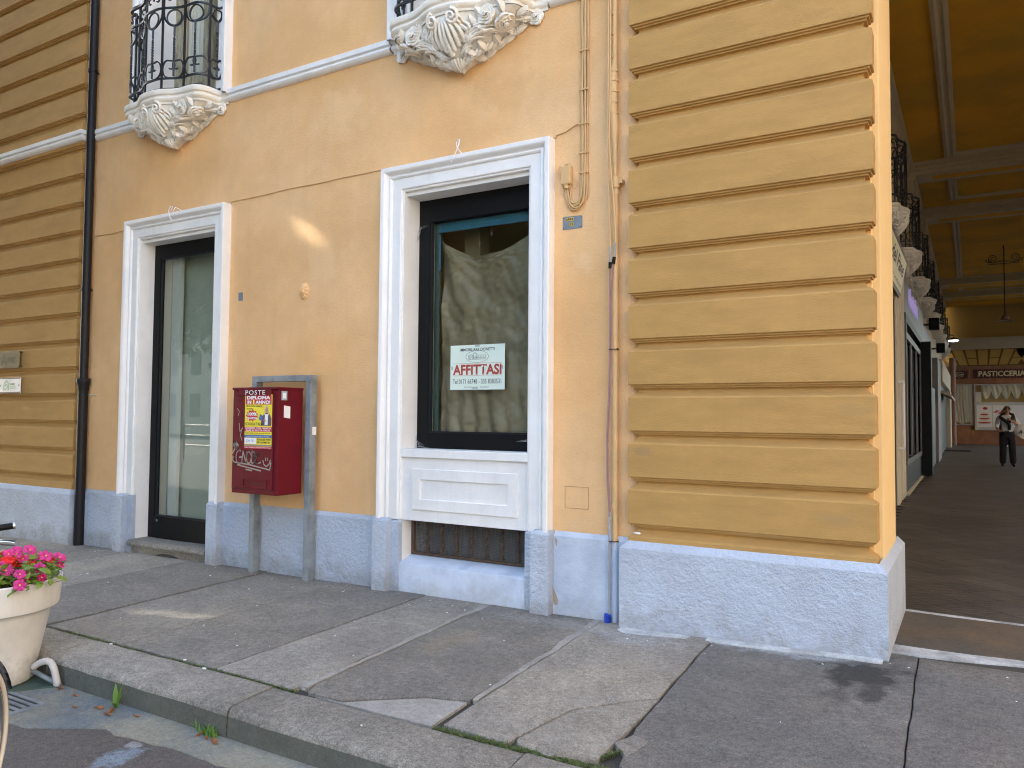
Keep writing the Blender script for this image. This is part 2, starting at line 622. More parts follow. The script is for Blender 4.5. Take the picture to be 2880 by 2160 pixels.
X['threshold'] = mat('worn_threshold_stone', (.085, .072, .055), .6, .2, 2.2, .4, 60, speck=.3, mottle=.15, col2=(.12, .085, .052), c2scale=1.6)
X['shopgrey'] = mat('grey_shop_cladding', (.085, .08, .085), .45, .05, 2)
X['shopdark'] = mat('dark_shop_frame', (.014, .015, .017), .45, .05, 2, spec=.25)
X['shopgreen'] = mat('dark_green_door', (.05, .06, .055), .5, .05, 2)
X['steel'] = mat('brushed_steel', (.45, .45, .46), .3, .05, 5, metal=.9)
X['maroon'] = mat('maroon_sign', (.075, .012, .016), .5, .1, 4)
X['signcream'] = mat('cream_sign', (.72, .68, .45), .5, .04, 4)
X['signbrown'] = mat('brown_sign_frame', (.06, .03, .015), .5, .1, 4)
X['lilac'] = emit('lilac_lit_lettering', (.42, .34, .72), .05)
X['lamplight'] = emit('lit_lamp_glass', (1, .95, .85), 1.0)
X['copper'] = mat('brown_pipe', (.22, .10, .055), .45, .1, 5)
X['tyre'] = mat('tyre_rubber', (.02, .02, .022), .75, .1, 8)
X['rim'] = mat('cream_tyre_wall', (.62, .57, .48), .5, .05, 8)
X['chrome'] = mat('chrome', (.6, .6, .6), .2, .05, 8, metal=1)
X['pink'] = leafy('pink_petals', (.62, .05, .26), .25, .5, .3)
X['redpetal'] = leafy('red_petals', (.70, .02, .02), .25, .5, .25)
X['magenta'] = leafy('magenta_petals', (.42, .008, .12), .25, .5, .3)
X['throat'] = leafy('flower_throat', (.75, .5, .15), .1)
X['leaf'] = leafy('petunia_leaf', (.17, .26, .035), .4, .5, .35)
X['weed'] = leafy('weed_leaf', (.12, .24, .03), .3, .5, .35)
X['grass'] = leafy('joint_grass', (.085, .115, .032), .5, .6, .3)
X['dryleaf'] = leafy('dry_leaf', (.26, .10, .03), .4, .6, .2)
X['treeleaf'] = leafy('tree_leaf', (.06, .115, .028), .45, .5, .3)
X['bark'] = mat('tree_bark', (.10, .085, .065), .9, .2, 6, .8, 25)
X['cable_orange'] = mat('painted_cable', (.60, .385, .175), .7, .04, 6)
X['cable_mauve'] = mat('mauve_cable', (.30, .17, .165), .5, .05, 6)
X['cable_grey'] = mat('grey_cable', (.30, .31, .34), .5, .05, 6)
X['corrblue'] = mat('blue_corrugated', (.01, .06, .45), .5, .05, 6)
X['pane'] = glass('clear_glass', (.95, .95, .90), .42)
X['doorpane'] = glass('shop_glass', (.88, .905, .87), 1.1)
X['darkpane'] = glass('dark_glass', (.55, .57, .55), 1.6)
X['graffiti'] = mat('grey_marker', (.33, .29, .25), .5, .2, 30)
X['bread'] = mat('offscreen_render', (.68, .56, .42), .9, .08, .6)
X['bluestain'] = mat('pale_blue_paint_stain', (.19, .25, .31), .85, .3, 9, .6, 90, speck=.3)
X['wetstain'] = mat('damp_stone', (.065, .062, .058), .45, .25, 6, .4, 60, speck=.2)
X['glaze'] = mat('cake_red', (.45, .015, .03), .4, .15, 30)
X['sponge'] = mat('cake_cream', (.75, .70, .60), .6, .05, 30)
X['posterbg'] = mat('poster_offwhite', (.55, .55, .52), .5, .04, 2)
X['goldint'] = mat('golden_interior', (.30, .21, .03), .8, .1, 2)


def plastic(name):
    m = bpy.data.materials.new(name)
    m.use_nodes = True
    nt = m.node_tree
    nt.nodes.clear()
    L = nt.links.new
    out = nt.nodes.new('ShaderNodeOutputMaterial')
    mix = nt.nodes.new('ShaderNodeMixShader')
    tr = nt.nodes.new('ShaderNodeBsdfTransparent')
    tr.inputs[0].default_value = (.9, .87, .8, 1)
    pb = nt.nodes.new('ShaderNodeBsdfPrincipled')
    pb.inputs['Base Color'].default_value = (.27, .235, .165, 1)
    pb.inputs['Roughness'].default_value = .38
    geo = nt.nodes.new('ShaderNodeNewGeometry')
    mp = nt.nodes.new('ShaderNodeMapping')
    mp.inputs['Scale'].default_value = (6, 6, 1.2)
    mp.inputs['Rotation'].default_value = (0, .5, 0)
    t = nt.nodes.new('ShaderNodeTexNoise')
    t.inputs['Scale'].default_value = 1.6
    t.inputs['Detail'].default_value = 6
    L(geo.outputs['Position'], mp.inputs[0])
    L(mp.outputs[0], t.inputs['Vector'])
    r = nt.nodes.new('ShaderNodeMapRange')
    r.inputs['From Min'].default_value = .35
    r.inputs['From Max'].default_value = .75
    r.inputs['To Min'].default_value = .58
    r.inputs['To Max'].default_value = .80
    L(t.outputs['Fac'], r.inputs[0])
    L(r.outputs[0], mix.inputs[0])
    L(tr.outputs[0], mix.inputs[1])
    L(pb.outputs[0], mix.inputs[2])
    L(mix.outputs[0], out.inputs[0])
    return m


X['plastic'] = plastic('plastic_dust_sheet')
# ------------------------------------------------------------------ ground, road, kerb, pavement
W = 5.2                                   # plane of the plain wall
ZR = -0.17                                # road level


def lerp(a, b, t):
    return a + (b - a) * t


def wall_z(x):
    pts = [(-14, -.09), (-9, -.05), (-2.5, -.01), (-.4, .05), (8, .05)]
    for (xa, za), (xb, zb) in zip(pts, pts[1:]):
        if x <= xb:
            return lerp(za, zb, max(0, (x - xa) / (xb - xa)))
    return .05


def zg(x, y):
    t = min(1, max(0, (y - 3.03) / (5.2 - 3.03)))
    return lerp(-.02, wall_z(x), t)


def za(y):
    return .05 + .005 * (y - 5.2)


def jag(pts, step, amp, seed, zf):
    """edge points shifted by a noise field of the place, so that facing edges of a joint run parallel"""
    out = []
    for (xa, ya), (xb, yb) in zip(pts, pts[1:] + pts[:1]):
        d = math.hypot(xb - xa, yb - ya)
        n = max(1, int(d / (step * .6)))
        for k in range(n):
            t = k / n
            x, y = lerp(xa, xb, t), lerp(ya, yb, t)
            e = amp * 2.4
            q = Vector((x * 3.1, y * 3.1, 0))
            x += e * (noise.noise(q) + .45 * noise.noise(q * 4.3))
            y += e * (noise.noise(q + Vector((0, 0, 7))) + .45 * noise.noise(q * 4.3 + Vector((0, 0, 7)))) * .8
            x += .0012 * noise.noise(Vector((x * 40, y * 40, seed)))
            out.append((x, y, zf(x, y)))
    return out


m = M()
m.box(-300, 300, -300, 300, -1.2, -.30)
struct('ground', m, mat('far_ground', (.17, .16, .14), .95, .1, .2))
m = M()
m.box(-60, 40, -40, 2.72, -.29, ZR)
struct('road', m, X['road'])
# gutter strip of concrete with a broken edge, laid over the asphalt
m = M()
edge = [(-7.5, 2.1), (-4.6, 2.18), (-4.2, 2.22), (-4.05, 2.30), (-3.84, 2.42), (-3.73, 2.39), (-3.46, 2.44), (-3.02, 2.45), (-2.6, 2.46), (-2.0, 2.44), (-1.2, 2.47), (0.5, 2.45), (4, 2.46)]
pts = []
rnd = random.Random(3)
for (a, b), (c, d) in zip(edge, edge[1:]):
    n = max(2, int((c - a) / .07))
    for k in range(n):
        t = k / n
        pts.append((lerp(a, c, t), lerp(b, d, t) + rnd.uniform(-.014, .014), ZR + .004))
m.prism(pts + [(4, 2.71, ZR + .004), (-7.5, 2.71, ZR + .004)], (0, 0, -.02))
struct('gutter', m, X['gutter'])
# sub-base below slabs, tilted like the slabs
m = M()
m.grid(lambda u, v: (lerp(-14, 4.5, u), lerp(2.98, 5.35, v), zg(lerp(-14, 4.5, u), lerp(2.98, 5.35, v)) - .022), 40, 6)
pavement = struct('pavement', m, X['dirt'])


def slab(poly, seed, dz=0., amp=.006, step=.13, name='paving_slab', matl=None, parent=None, depth=.05, bev=.006):
    r = random.Random(seed)
    tx, ty = r.uniform(-.0015, .0015), r.uniform(-.0015, .0015)
    cx = sum(p[0] for p in poly) / len(poly)
    cy = sum(p[1] for p in poly) / len(poly)
    pts = jag(poly, step, amp, seed, lambda x, y: zg(x, y) + dz + tx * (x - cx) + ty * (y - cy))
    m = M()
    m.prism(pts, (0, 0, -depth))
    m.f = [tuple(reversed(f)) for f in m.f] if poly_ccw(poly) else m.f
    o = part(name, m, matl or X['slab'], parent or pavement)
    if bev:
        add_bevel(o, bev, 2)
    return o


def poly_ccw(p):
    return sum(a[0] * b[1] - b[0] * a[1] for a, b in zip(p, p[1:] + p[:1])) > 0


K0, K1 = 3.035, 5.30


def jx(a, b):            # a joint from the kerb (x=a at K0) to the wall (x=b at K1)
    return lambda y: lerp(a, b, (y - K0) / (K1 - K0))


J = [jx(-11.2, -11.35), jx(-9.9, -10.1), jx(-8.7, -8.95), jx(-7.6, -7.85), jx(-6.56, -6.86), jx(-5.53, -5.73), jx(-4.68, -4.81), jx(-3.785, -3.865), jx(-3.115, -3.275), jx(-2.21, -2.32), jx(-1.36, -1.475), jx(-.25, -.29), jx(.95, .9), jx(2.2, 2.15), jx(3.4, 3.4)]
gap = [.0035] * 15
for q in (5, 6, 7):
    gap[q] = .0055
gap[8] = .030
gap[9] = .028
gap[10] = .004
for i in range(len(J) - 1):
    l, r = J[i], J[i + 1]
    gl, gr = gap[i], gap[i + 1]
    P = lambda f, g, y: (f(y) + g, y)
    y0, y1 = K0 + .006, 5.22
    if i == 7:          # split across by a short joint
        slab([P(l, gl, y0), P(r, -gr, y0), P(r, -gr, 3.80), P(l, gl, 3.815)], 100 + i, .002)
        slab([P(l, gl, 3.828), P(r, -gr, 3.812), P(r, -gr, y1), P(l, gl, y1)], 130 + i)
    elif i == 8:        # broken corner at the kerb, filled with cement
        slab([(-3.05, y0 + .02), (-2.83, 3.06), (-2.48, 3.335), (r(3.40) - gr, 3.40), P(r, -gr, y1), P(l, gl, y1), P(l, gl, 3.16)], 100 + i)
        slab([(-2.98, y0), (-2.81, 3.05), (-2.47, 3.325), (r(3.385) - gr, 3.385), (-2.235, y0)], 150, -.006, name='cement_patch', matl=X['mortar'])
    elif i == 9:        # cracked in two along a diagonal
        cr = [(-1.412, 3.90), (-1.56, 3.76), (-1.735, 3.548), (-1.78, 3.33), (-1.815, 3.12)]
        up = [(x - .004, y + .004) for x, y in cr]
        lo = [(x + .004, y - .004) for x, y in cr]
        slab([P(l, gl, y0 + .03), (-1.83, y0 + .012)] + up[::-1] + [P(r, -gr, y1), P(l, gl, y1)], 100 + i, .003)
        slab([(-1.78, 3.075), (-1.60, 3.04), (-1.40, 3.12)] + lo, 160, .001)
    elif i == 10:
        slab([(-1.30, 3.12), (-1.2, y0 + .02), P(r, -gr, y0), P(r, -gr, y1), P(l, gl, y1), P(l, gl, 3.5)], 100 + i, .001, amp=.006, matl=X['slabdark'])
    else:
        dz = {4: .004, 5: -.002, 6: .002, 11: -.002}.get(i, 0)
        slab([P(l, gl, y0), P(r, -gr, y0), P(r, -gr, y1), P(l, gl, y1)], 100 + i, dz, matl=X['slabdark'] if i > 10 else None)
# mortar fillings of the two wide joints, and the fillet along the base of the wall
for i in (8, 9):
    for k in range(4):
        ya, yb = lerp(3.1 if i == 8 else 3.42, 5.22, k / 4), lerp(3.1 if i == 8 else 3.42, 5.22, (k + 1) / 4)
        wa, wb_ = (.036, .016, .030, .022, .040)[k + (i == 9)], (.036, .016, .030, .022, .040)[(k + 1 + (i == 9)) % 5]
        slab([(J[i](ya) - wa, ya), (J[i](ya) + wa * .7, ya), (J[i](yb) + wb_ * .7, yb), (J[i](yb) - wb_, yb)], 300 + i * 9 + k, .0015 - .001 * (k % 2), amp=.009, step=.04, bev=.001, name='mortar_joint', matl=X['mortar'])
slab([(-1.50, 4.985), (-.46, 4.985), (-.46, 5.06), (-1.50, 5.06)], 340, .010, amp=.012, step=.07, name='mortar_fillet', matl=X['limewash'])
slab([(-2.02, 4.92), (-1.62, 4.965), (-1.60, 5.04), (-2.1, 5.06), (-2.1, 4.98)], 341, .004, amp=.010, step=.07, name='mortar_fillet', matl=X['limewash'])
slab([(-1.40, 3.30), (-1.30, 3.20), (-1.27, 3.38), (-1.36, 3.42)], 343, .002, amp=.008, step=.04, name='stone_chip', bev=.003)

# kerb stones
m = M()
m.box(-14, 4.5, 2.74, 3.03, -.30, -.10)
kerb = struct('kerb', m, X['dirt'])
kj = [-11.2, -9.5, -7.9, -6.45, -4.86, -3.245, -1.68, -.1, 1.5, 3.1, 4.5]
for k in range(len(kj) - 1):
    a, b = kj[k] + .005, kj[k + 1] - .005
    sk = -.04
    n = 22
    r = random.Random(50 + k)
    dz = r.uniform(-.003, .003)
    m = M()
    rows = []
    prof = [(2.668, -.30), (2.672, -.06), (2.680, -.038), (2.692, -.026), (2.712, -.021), (2.86, -.018), (3.0, -.02), (3.018, -.026), (3.02, -.30)]
    for i in range(n + 1):
        t = i / n
        x = lerp(a, b, t)
        ring = []
        for j, (y, z) in enumerate(prof):
            q = noise.noise(Vector((x * 6, y * 9, z * 9 + k))) * .006 + noise.noise(Vector((x * 25, y * 20, k))) * .0035
            e = 1 if 1 < j < 5 else .35
            sl = sk * (y - 2.85) / .34
            ring.append((x + (sl if True else 0), y + q * e, z + dz + (q * e if z > -.2 else 0)))
        rows.append(ring)
    m.rings(rows, True, True)
    # moss-dark street face gets the second material
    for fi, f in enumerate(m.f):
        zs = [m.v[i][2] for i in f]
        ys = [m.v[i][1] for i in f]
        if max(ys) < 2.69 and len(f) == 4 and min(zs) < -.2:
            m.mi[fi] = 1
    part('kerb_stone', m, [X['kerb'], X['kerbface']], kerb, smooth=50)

# arcade floor: threshold stones, mortar lines, relief tiles laid diagonally
m = M()
m.grid(lambda u, v: (lerp(-1.3, 4.5, u), lerp(5.2, 48, v), za(lerp(5.2, 48, v)) - .012), 2, 20)
arcade_floor = struct('arcade_floor', m, mat('tile_bedding', (.055, .047, .038), .9, .2, 5))


def floor_piece(name, poly, matl, seed, dz=0, bev=.004, amp=.004):
    pts = jag(poly, .12, amp, seed, lambda x, y: za(y) + dz)
    m = M()
    m.prism(pts, (0, 0, -.02))
    if poly_ccw(poly):
        m.f = [tuple(reversed(f)) for f in m.f]
    o = part(name, m, matl, arcade_floor)
    if bev:
        add_bevel(o, bev, 2)
    return o


xs_ = [-.46, .62, 1.75, 2.9, 4.3]
for k in range(4):
    floor_piece('threshold_stone', [(xs_[k] + .004, 5.42), (xs_[k + 1] - .004, 5.46), (xs_[k + 1] - .004, 6.32), (xs_[k] + .004, 6.37)], X['threshold'], 400 + k, .004)
floor_piece('mortar_line', [(-.47, 5.24), (-.30, 5.25), (.3, 5.36), (4.3, 5.33), (4.3, 5.45), (.3, 5.445), (-.2, 5.42), (-.47, 5.42)], X['limewash'], 411, .004, amp=.014)
floor_piece('mortar_line', [(-.46, 6.375), (.3, 6.33), (4.3, 6.33), (4.3, 6.385), (.3, 6.385), (-.46, 6.44)], X['limewash'], 412, .005, amp=.008)
S = .293
d1, d2 = Vector((.7071, .7071)), Vector((.7071, -.7071))
tile_m = {}


def tile_geo(m, c, dz, detail=True):
    h = S / 2 - .003
    def P(a, b, z):
        q = c + d1 * a + d2 * b
        return (q.x, q.y, za(q.y) + z)
    v = [P(-h, -h, 0), P(h, -h, 0), P(h, h, 0), P(-h, h, 0), P(-h, -h, -.02), P(h, -h, -.02), P(h, h, -.02), P(-h, h, -.02)]
    m.add(v, [(3, 2, 1, 0), (4, 5, 1, 0), (5, 6, 2, 1), (6, 7, 3, 2), (7, 4, 0, 3)])
    if detail:      # raised ribs pressed into the tile
        g = h - .045
        for k in range(5):
            b = lerp(-g, g, k / 4)
            w = .011
            m.add([P(-g, b - w, 0), P(g, b - w, 0), P(g, b + w, 0), P(-g, b + w, 0), P(-g + .006, b - w * .5, .002), P(g - .006, b - w * .5, .002), P(g - .006, b + w * .5, .002), P(-g + .006, b + w * .5, .002)],
                  [(7, 6, 5, 4), (0, 4, 5, 1), (1, 5, 6, 2), (2, 6, 7, 3), (3, 7, 4, 0)])


far = M()
cnt = 0
c0 = Vector((-.458, 6.91))
for i in range(-20, 170):
    for j in range(-90, 60):
        c = c0 + d1 * (S * (i + .5)) + d2 * (S * (j + .5))
        if not (-.98 < c.x < 4.1 and 6.15 < c.y < 44.8):
            continue
        if c.x < -.35 and c.y < 6.5:
            continue
        if c.y < 13.5 and -.6 < c.x < c.y * .052 + .25 and cnt < 290:
            m = M()
            tile_geo(m, c, 0, c.y < 9)
            part('floor_tile', m, X['tile'], arcade_floor)
            cnt += 1
        else:
            tile_geo(far, c, 0, c.y < 9)
o = part('floor_tile', far, X['tile'], arcade_floor)
o['kind'] = 'stuff'

# ------------------------------------------------------------------ the corner building
bld = thing('corner_building', 'apricot rendered corner building with ochre banded piers, white trim and grey-blue plinth', 'building', (-4, W, 0))
CD, CWN = -7.20, -3.536           # axes of door bay and window bay
OH = .612                         # half opening
holes = [(CD - OH, CD + OH, -.2, 3.352), (CWN - OH, CWN + OH, .20, 3.363), (CD - .57, CD + .57, 4.72, 7.2), (CWN - .57, CWN + .57, 4.72, 7.2)]


def holed_wall(x0, x1, z0, z1, y, holes, depth):
    m = M()
    xs = sorted({x0, x1} | {h[0] for h in holes} | {h[1] for h in holes} | {x0 + (x1 - x0) * k / 14 for k in range(1, 14)})
    zs = sorted({z0, z1} | {h[2] for h in holes} | {h[3] for h in holes})
    for a, b in zip(xs, xs[1:]):
        for c, d in zip(zs, zs[1:]):
            if any(h[0] <= (a + b) / 2 <= h[1] and h[2] <= (c + d) / 2 <= h[3] for h in holes):
                continue
            m.quad((a, y, c), (b, y, c), (b, y, d), (a, y, d))
    for a, b, c, d in holes:
        m.cur = 1
        m.quad((a, y, c), (a, y, d), (a, y + depth, d), (a, y + depth, c))
        m.quad((b, y, d), (b, y, c), (b, y + depth, c), (b, y + depth, d))
        m.quad((a, y, d), (b, y, d), (b, y + depth, d), (a, y + depth, d))
        m.quad((a, y, c), (a, y + depth, c), (b, y + depth, c), (b, y, c))
    return m


part('wall', holed_wall(-14, -.55, -.3, 11, W, holes, .45), [X['peach'], X['white']], bld)
m = M()
m.box(-14, 4.4, W + .02, 48, 8.4, 11)          # floors above the arcade
m.box(-.545, 4.4, W + .03, 5.95, 5.7, 8.4)     # lintel over the arcade mouth
part('upper_storey', m, X['peach'], bld)

# --- mitred courses
def mitre(m, prof, path):
    """prof: (inset, z); path(inset) -> list of (x, y)"""
    rs = [[(x, y, z) for x, y in path(p)] for p, z in prof]
    m.rings(rs, False, False)


def course(zb, zt, xL, xR, yf, yb, returns):
    g = .091
    prof = [(.0, zb - g), (.006, zb - g + .004), (.008, zb - .083), (.020, zb - .077), (.036, zb - .067), (.048, zb - .055), (.055, zb - .042), (.056, zb - .032), (.050, zb - .0250), (.030, zb - .0240), (.029, zb - .0125), (.0155, zb - .0110), (.0145, zb - .0005), (.002, zb + .002), (0, zb + .005), (0, zt)]
    def path(p):
        q = []
        if returns[0]:
            q += [(xL + p, yb)]
        q += [(xL + (p if returns[0] else 0), yf + p), (xR - p, yf + p), (xR - p, yb)]
        return q
    m = M()
    mitre(m, prof, path)
    m.f = [tuple(reversed(f)) for f in m.f]
    return m


PXL, PXR, PYF = -2.072, -.4895, 5.10
zbs = [.71 + .3222 * i for i in range(19)]
for i, zb in enumerate(zbs):
    part('rustic_block', course(zb, zbs[i + 1] - .091 if i < 18 else zb + .25, PXL, PXR, PYF, 5.235, (1, 1)), X['ochre'], bld, smooth=22)
m = M()
mitre(m, [(.0, .585), (0, .617), (.002, .6195)], lambda p: [(PXL + p, 5.235), (PXL + p, PYF + p), (PXR - p, PYF + p), (PXR - p, 5.235)])
m.f = [tuple(reversed(f)) for f in m.f]
part('rustic_block', m, X['ochre'], bld)
m = M()
m.box(PXL + .056, PXR - .056, PYF + .056, 6.19, .3, 6.6)
part('pier_core', m, X['ochre'], bld)
m = M()
m.box(PXR - .10, PXR - .030, 5.236, 5.318, .3, 8.4)
part('pier_recess', m, X['orange'], bld)
m = M()
m.box(PXR - .10, -.474, 5.3185, 6.19, .3, 8.4)
part('pier_side', m, X['orange'], bld, bevel=.006)
# left banded wall
LXR, LYF = -8.86, 5.10
lz = [.735, 1.045, 1.360, 1.675, 1.985, 2.30, 2.61, 2.925, 3.245, 3.57, 3.90, 4.235, 4.575]
for i, zb in enumerate(lz):
    zt = lz[i + 1] - .091 if i < len(lz) - 1 else 4.66
    part('rustic_block', course(zb, zt, -14, LXR, LYF, 5.215, (0, 1)), X['ochre'], bld, smooth=22)
lz2 = [4.955, 5.30, 5.645, 5.99, 6.335, 6.68, 7.0]
for i, zb in enumerate(lz2[:-1]):
    part('rustic_block', course(zb, lz2[i + 1] - .091, -14, LXR, LYF, 5.215, (0, 1)), X['ochre'], bld, smooth=22)
m = M()
mitre(m, [(0, .555), (0, .6445)], lambda p: [(-14, LYF + p), (LXR - p, LYF + p), (LXR - p, 5.215)])
mitre(m, [(.004, 4.70), (.004, 4.8645)], lambda p: [(-14, LYF + p), (LXR - p, LYF + p), (LXR - p, 5.215)])
m.f = [tuple(reversed(f)) for f in m.f]
part('rustic_block', m, X['ochre'], bld)

# --- plinths
def plinth(m, x0, x1, yf, yb, zt, ch, retL, retR, y_end=W, seed=0, zbot=-.3):
    """wall base with chamfered top; slight unevenness"""
    prof = [(0, zbot), (0, zt - ch), (ch, zt)]
    def path(p):
        q = []
        if retL:
            q.append((x0 + p, y_end))
        q.append((x0 + (p if retL else 0), yf + p))
        n = max(2, int((x1 - x0) / .3))
        for k in range(1, n):
            q.append((lerp(x0, x1, k / n), yf + p + .003 * math.sin(k * 2.3 + seed)))
        q.append((x1 - (p if retR else 0), yf + p))
        if retR:
            q.append((x1 - p, y_end))
        return q
    mitre(m, prof, path)
    m.quad((x0, yf + ch, zt - .0005), (x1, yf + ch, zt - .0005), (x1, y_end, zt - .0005), (x0, y_end, zt - .0005)) if False else None


def plinth_part(*a, **k):
    m = M()
    plinth(m, *a, **k)
    m.f = [tuple(reversed(f)) for f in m.f]
    return part('plinth', m, k.pop('matl', None) or X['plinth'], bld)


PW = W - .035
plinth_part(-8.9, -8.13, PW, W, .583, .034, 0, 0)
plinth_part(-6.385, -4.425, PW, W, .583, .034, 0, 0, seed=2)
m = M()
plinth(m, -2.69, -2.05, PW, W, .600, .034, 0, 0, seed=1)
m.f = [tuple(reversed(f)) for f in m.f]
part('plinth', m, X['plinth_smooth'], bld)
plinth_part(-2.117, -.432, 5.05, 5.1, .594, .049, 1, 1, y_end=6.40, seed=4)
plinth_part(-14, -8.80, 5.045, 5.1, .575, .052, 0, 1, y_end=5.18, seed=3)
# plinth blocks below the door and window surrounds: two steps
def jamb_block(xi, s, zt, zbot):
    """xi = opening edge, s = -1 left jamb, +1 right jamb"""
    m = M()
    for a, b, p, dz in ((-.002, .078, .052, -.006), (.078, .232, .112, 0)):
        x0, x1 = sorted((xi + s * a, xi + s * b))
        c = .03
        prof = [(0, -.3), (0, zt + dz - c), (c, zt + dz)]
        mm = M()
        mitre(mm, prof, lambda q: [(x0 + q * .6, W + .13), (x0 + q * .6, W - p + q), (x1 - q * .6, W - p + q), (x1 - q * .6, W + .0)])
        mm.f = [tuple(reversed(f)) for f in mm.f]
        m.merge(mm)
    return part('plinth_block', m, X['plinth'], bld)


jamb_block(CD - OH, -1, .585, -.3)
jamb_block(CD + OH, 1, .585, -.3)
jamb_block(CWN - OH, -1, .592, -.3)
jamb_block(CWN + OH, 1, .605, -.3)

# --- surrounds of door and window: moulded profile carried round with mitres
SPROF = [(0.0, .0), (0, .026), (.004, .030), (.018, .030), (.020, .042), (.026, .046), (.112, .046), (.116, .058), (.126, .066), (.138, .062), (.142, .050), (.150, .056), (.160, .078), (.172, .094), (.180, .098), (.206, .098), (.210, .094), (.210, 0)]


def surround(cx, oh, z0, zt, prof, parent, name='surround', k=1.0, matl=None):
    m = M()
    def path(d):
        d *= k
        return [(cx - oh - d, z0), (cx - oh - d, zt + d), (cx + oh + d, zt + d), (cx + oh + d, z0)]
    rs = [[(x, W - p * k, z) for x, z in path(d)] for d, p in prof]
    m.rings(rs, False, False)
    return part(name, m, matl or X['white'], parent, smooth=28)


surround(CD, OH, .57, 3.352, SPROF, bld, 'door_surround')
surround(CWN, OH, .58, 3.363, SPROF, bld, 'window_surround')
surround(CD, .57, 4.70, 7.2, SPROF, bld, 'balcony_door_surround')
surround(CWN, .57, 4.70, 7.2, SPROF, bld, 'balcony_door_surround')

# --- string course
STR = [(0, 4.612), (.020, 4.614), (.044, 4.626), (.054, 4.645), (.050, 4.660), (.034, 4.668), (.032, 4.678), (.058, 4.684), (.060, 4.726), (.052, 4.732), (0, 4.745)]


def string(x0, x1, y, endL=None, endR=None):
    m = M()
    rs = []
    for p, z in STR:
        q = [(x0, y - p, z)]
        if endR:
            q += [(x1 + p, y - p, z), (x1 + p, endR, z)]
        else:
            q += [(x1, y - p, z)]
        rs.append(q)
    m.rings(rs, False, False)
    return part('string_course', m, X['white'], bld, smooth=40)


string(-14, LXR, LYF, endR=W)
string(LXR, CD - .78, W)
string(CD + .78, CWN - .78, W)
string(CWN + .78, -2.0, W)

# --- the shop door: black frame, tall glass, kick rail
door = M()
yd = 5.35
xl, xr = CD - OH, CD + OH
m = M()
m.box(xl + .001, xr - .001, W + .004, yd + .1, 3.318, 3.351)
part('door_head', m, X['white'], bld)
m = M()
m.box(xl, xl + .105, yd, yd + .06, .096, 3.3175)
m.box(xr - .105, xr, yd, yd + .06, .096, 3.3175)
m.box(xl + .105, xr - .105, yd, yd + .06, 3.17, 3.317)
m.box(xl + .105, xr - .105, yd, yd + .06, .096, .33)
shop_door = part('shop_door', m, X['black'], bld, bevel=.004)
m = M()
m.box(xl + .10, xr - .10, yd + .030, yd + .036, .32, 3.18)
part('glass_pane', m, X['doorpane'], shop_door)
m = M()
m.box(xl + .105, xl + .125, yd + .012, yd + .029, .33, 3.17)
m.box(xr - .125, xr - .105, yd + .012, yd + .029, .33, 3.17)
m.box(xl + .125, xr - .125, yd + .012, yd + .029, 3.15, 3.17)
m.box(xl + .125, xr - .125, yd + .012, yd + .029, .33, .35)
part('glazing_bead', m, X['shopdark'], shop_door)
m = M()
m.tube([(xl + .17, yd - .001, .29), (xl + .17, yd - .012, .29)], .012, 10)
part('lock', m, X['steel'], shop_door)
m = M()                                         # pale room behind: back screen, side wall, pale strip for the jamb's reflection
m.box(xl - .2, xr + .2, yd + .22, yd + .25, 0, 3.4)
m.box(xl - .2, xr + .2, yd + .1, yd + .55, .02, .06)
m.box(xl - .22, xl - .2, yd + .08, yd + .58, 0, 3.4)
m.box(xr + .2, xr + .22, yd + .08, yd + .58, 0, 3.4)
m.box(xl - .2, xr + .2, yd + .08, yd + .58, 3.4, 3.43)
part('shop_interior', m, X['doorback'], bld)
m = M()
m.box(xl + .16, xl + .30, yd + .12, yd + .16, .12, 3.36)
part('jamb_reflection', m, X['curtain'], bld)  # pale strip added for the jamb's reflection in the glass
# stone step with a dark vent below its nose
m = M()
x0s, x1s = xl - .03, xr + .005
prof = [(5.50, -.25), (5.17, -.25), (5.165, .020), (5.135, .028), (5.125, .052), (5.135, .082), (5.16, .095), (5.50, .098)]
m.rings([[(x, y + .004 * math.sin(x * 9), z + .003 * math.sin(x * 7)) for y, z in prof] for x in [lerp(x0s, x1s, k / 12) for k in range(13)]], True, True)
part('doorstep', m, X['slab'], bld, smooth=40)
m = M()
m.prism([(lerp(-7.42, -6.98, k / 8), 5.158, -.06 + .052 * math.sin(math.pi * k / 8) ** .5) for k in range(9)], (0, .012, 0))
part('step_vent', m, X['dirt'], bld)

# --- the shop window
yw = 5.385
xl, xr = CWN - OH, CWN + OH
m = M()
m.box(xl + .001, xr - .001, W + .004, yw + .12, 3.330, 3.362)
part('window_head', m, X['white'], bld)
m = M()
r = random.Random(5)
for a, b, c, d in ((xl, xl + .115, 1.17, 3.329), (xr - .05, xr, 1.17, 3.329)):
    m.box(a, b, yw, yw + .07, c, d)
m.box(xl + .115, xr - .05, yw, yw + .07, 3.13, 3.329)
m.box(xl + .115, xr - .05, yw, yw + .07, 1.17, 1.305)
shop_window = part('shop_window', m, X['black'], bld, bevel=.004)
m = M()
xa, xb, zc, zd = xl + .115, xr - .05, 1.305, 3.13
m.box(xa, xa + .012, yw + .012, yw + .05, zc, zd)
m.box(xb - .012, xb, yw + .012, yw + .05, zc, zd)
m.box(xa + .012, xb - .012, yw + .012, yw + .05, zc, zc + .014)
part('sash_bead', m, X['shopdark'], shop_window)
m = M()
m.box(xa + .012, xa + .055, yw + .062, yw + .09, zc, zd)
part('inner_sash', m, X['teal'], shop_window)
m = M()
m.box(xa + .012, xb - .012, yw + .052, yw + .057, zc + .014, zd)
part('glass_pane', m, X['pane'], shop_window)
m = M()
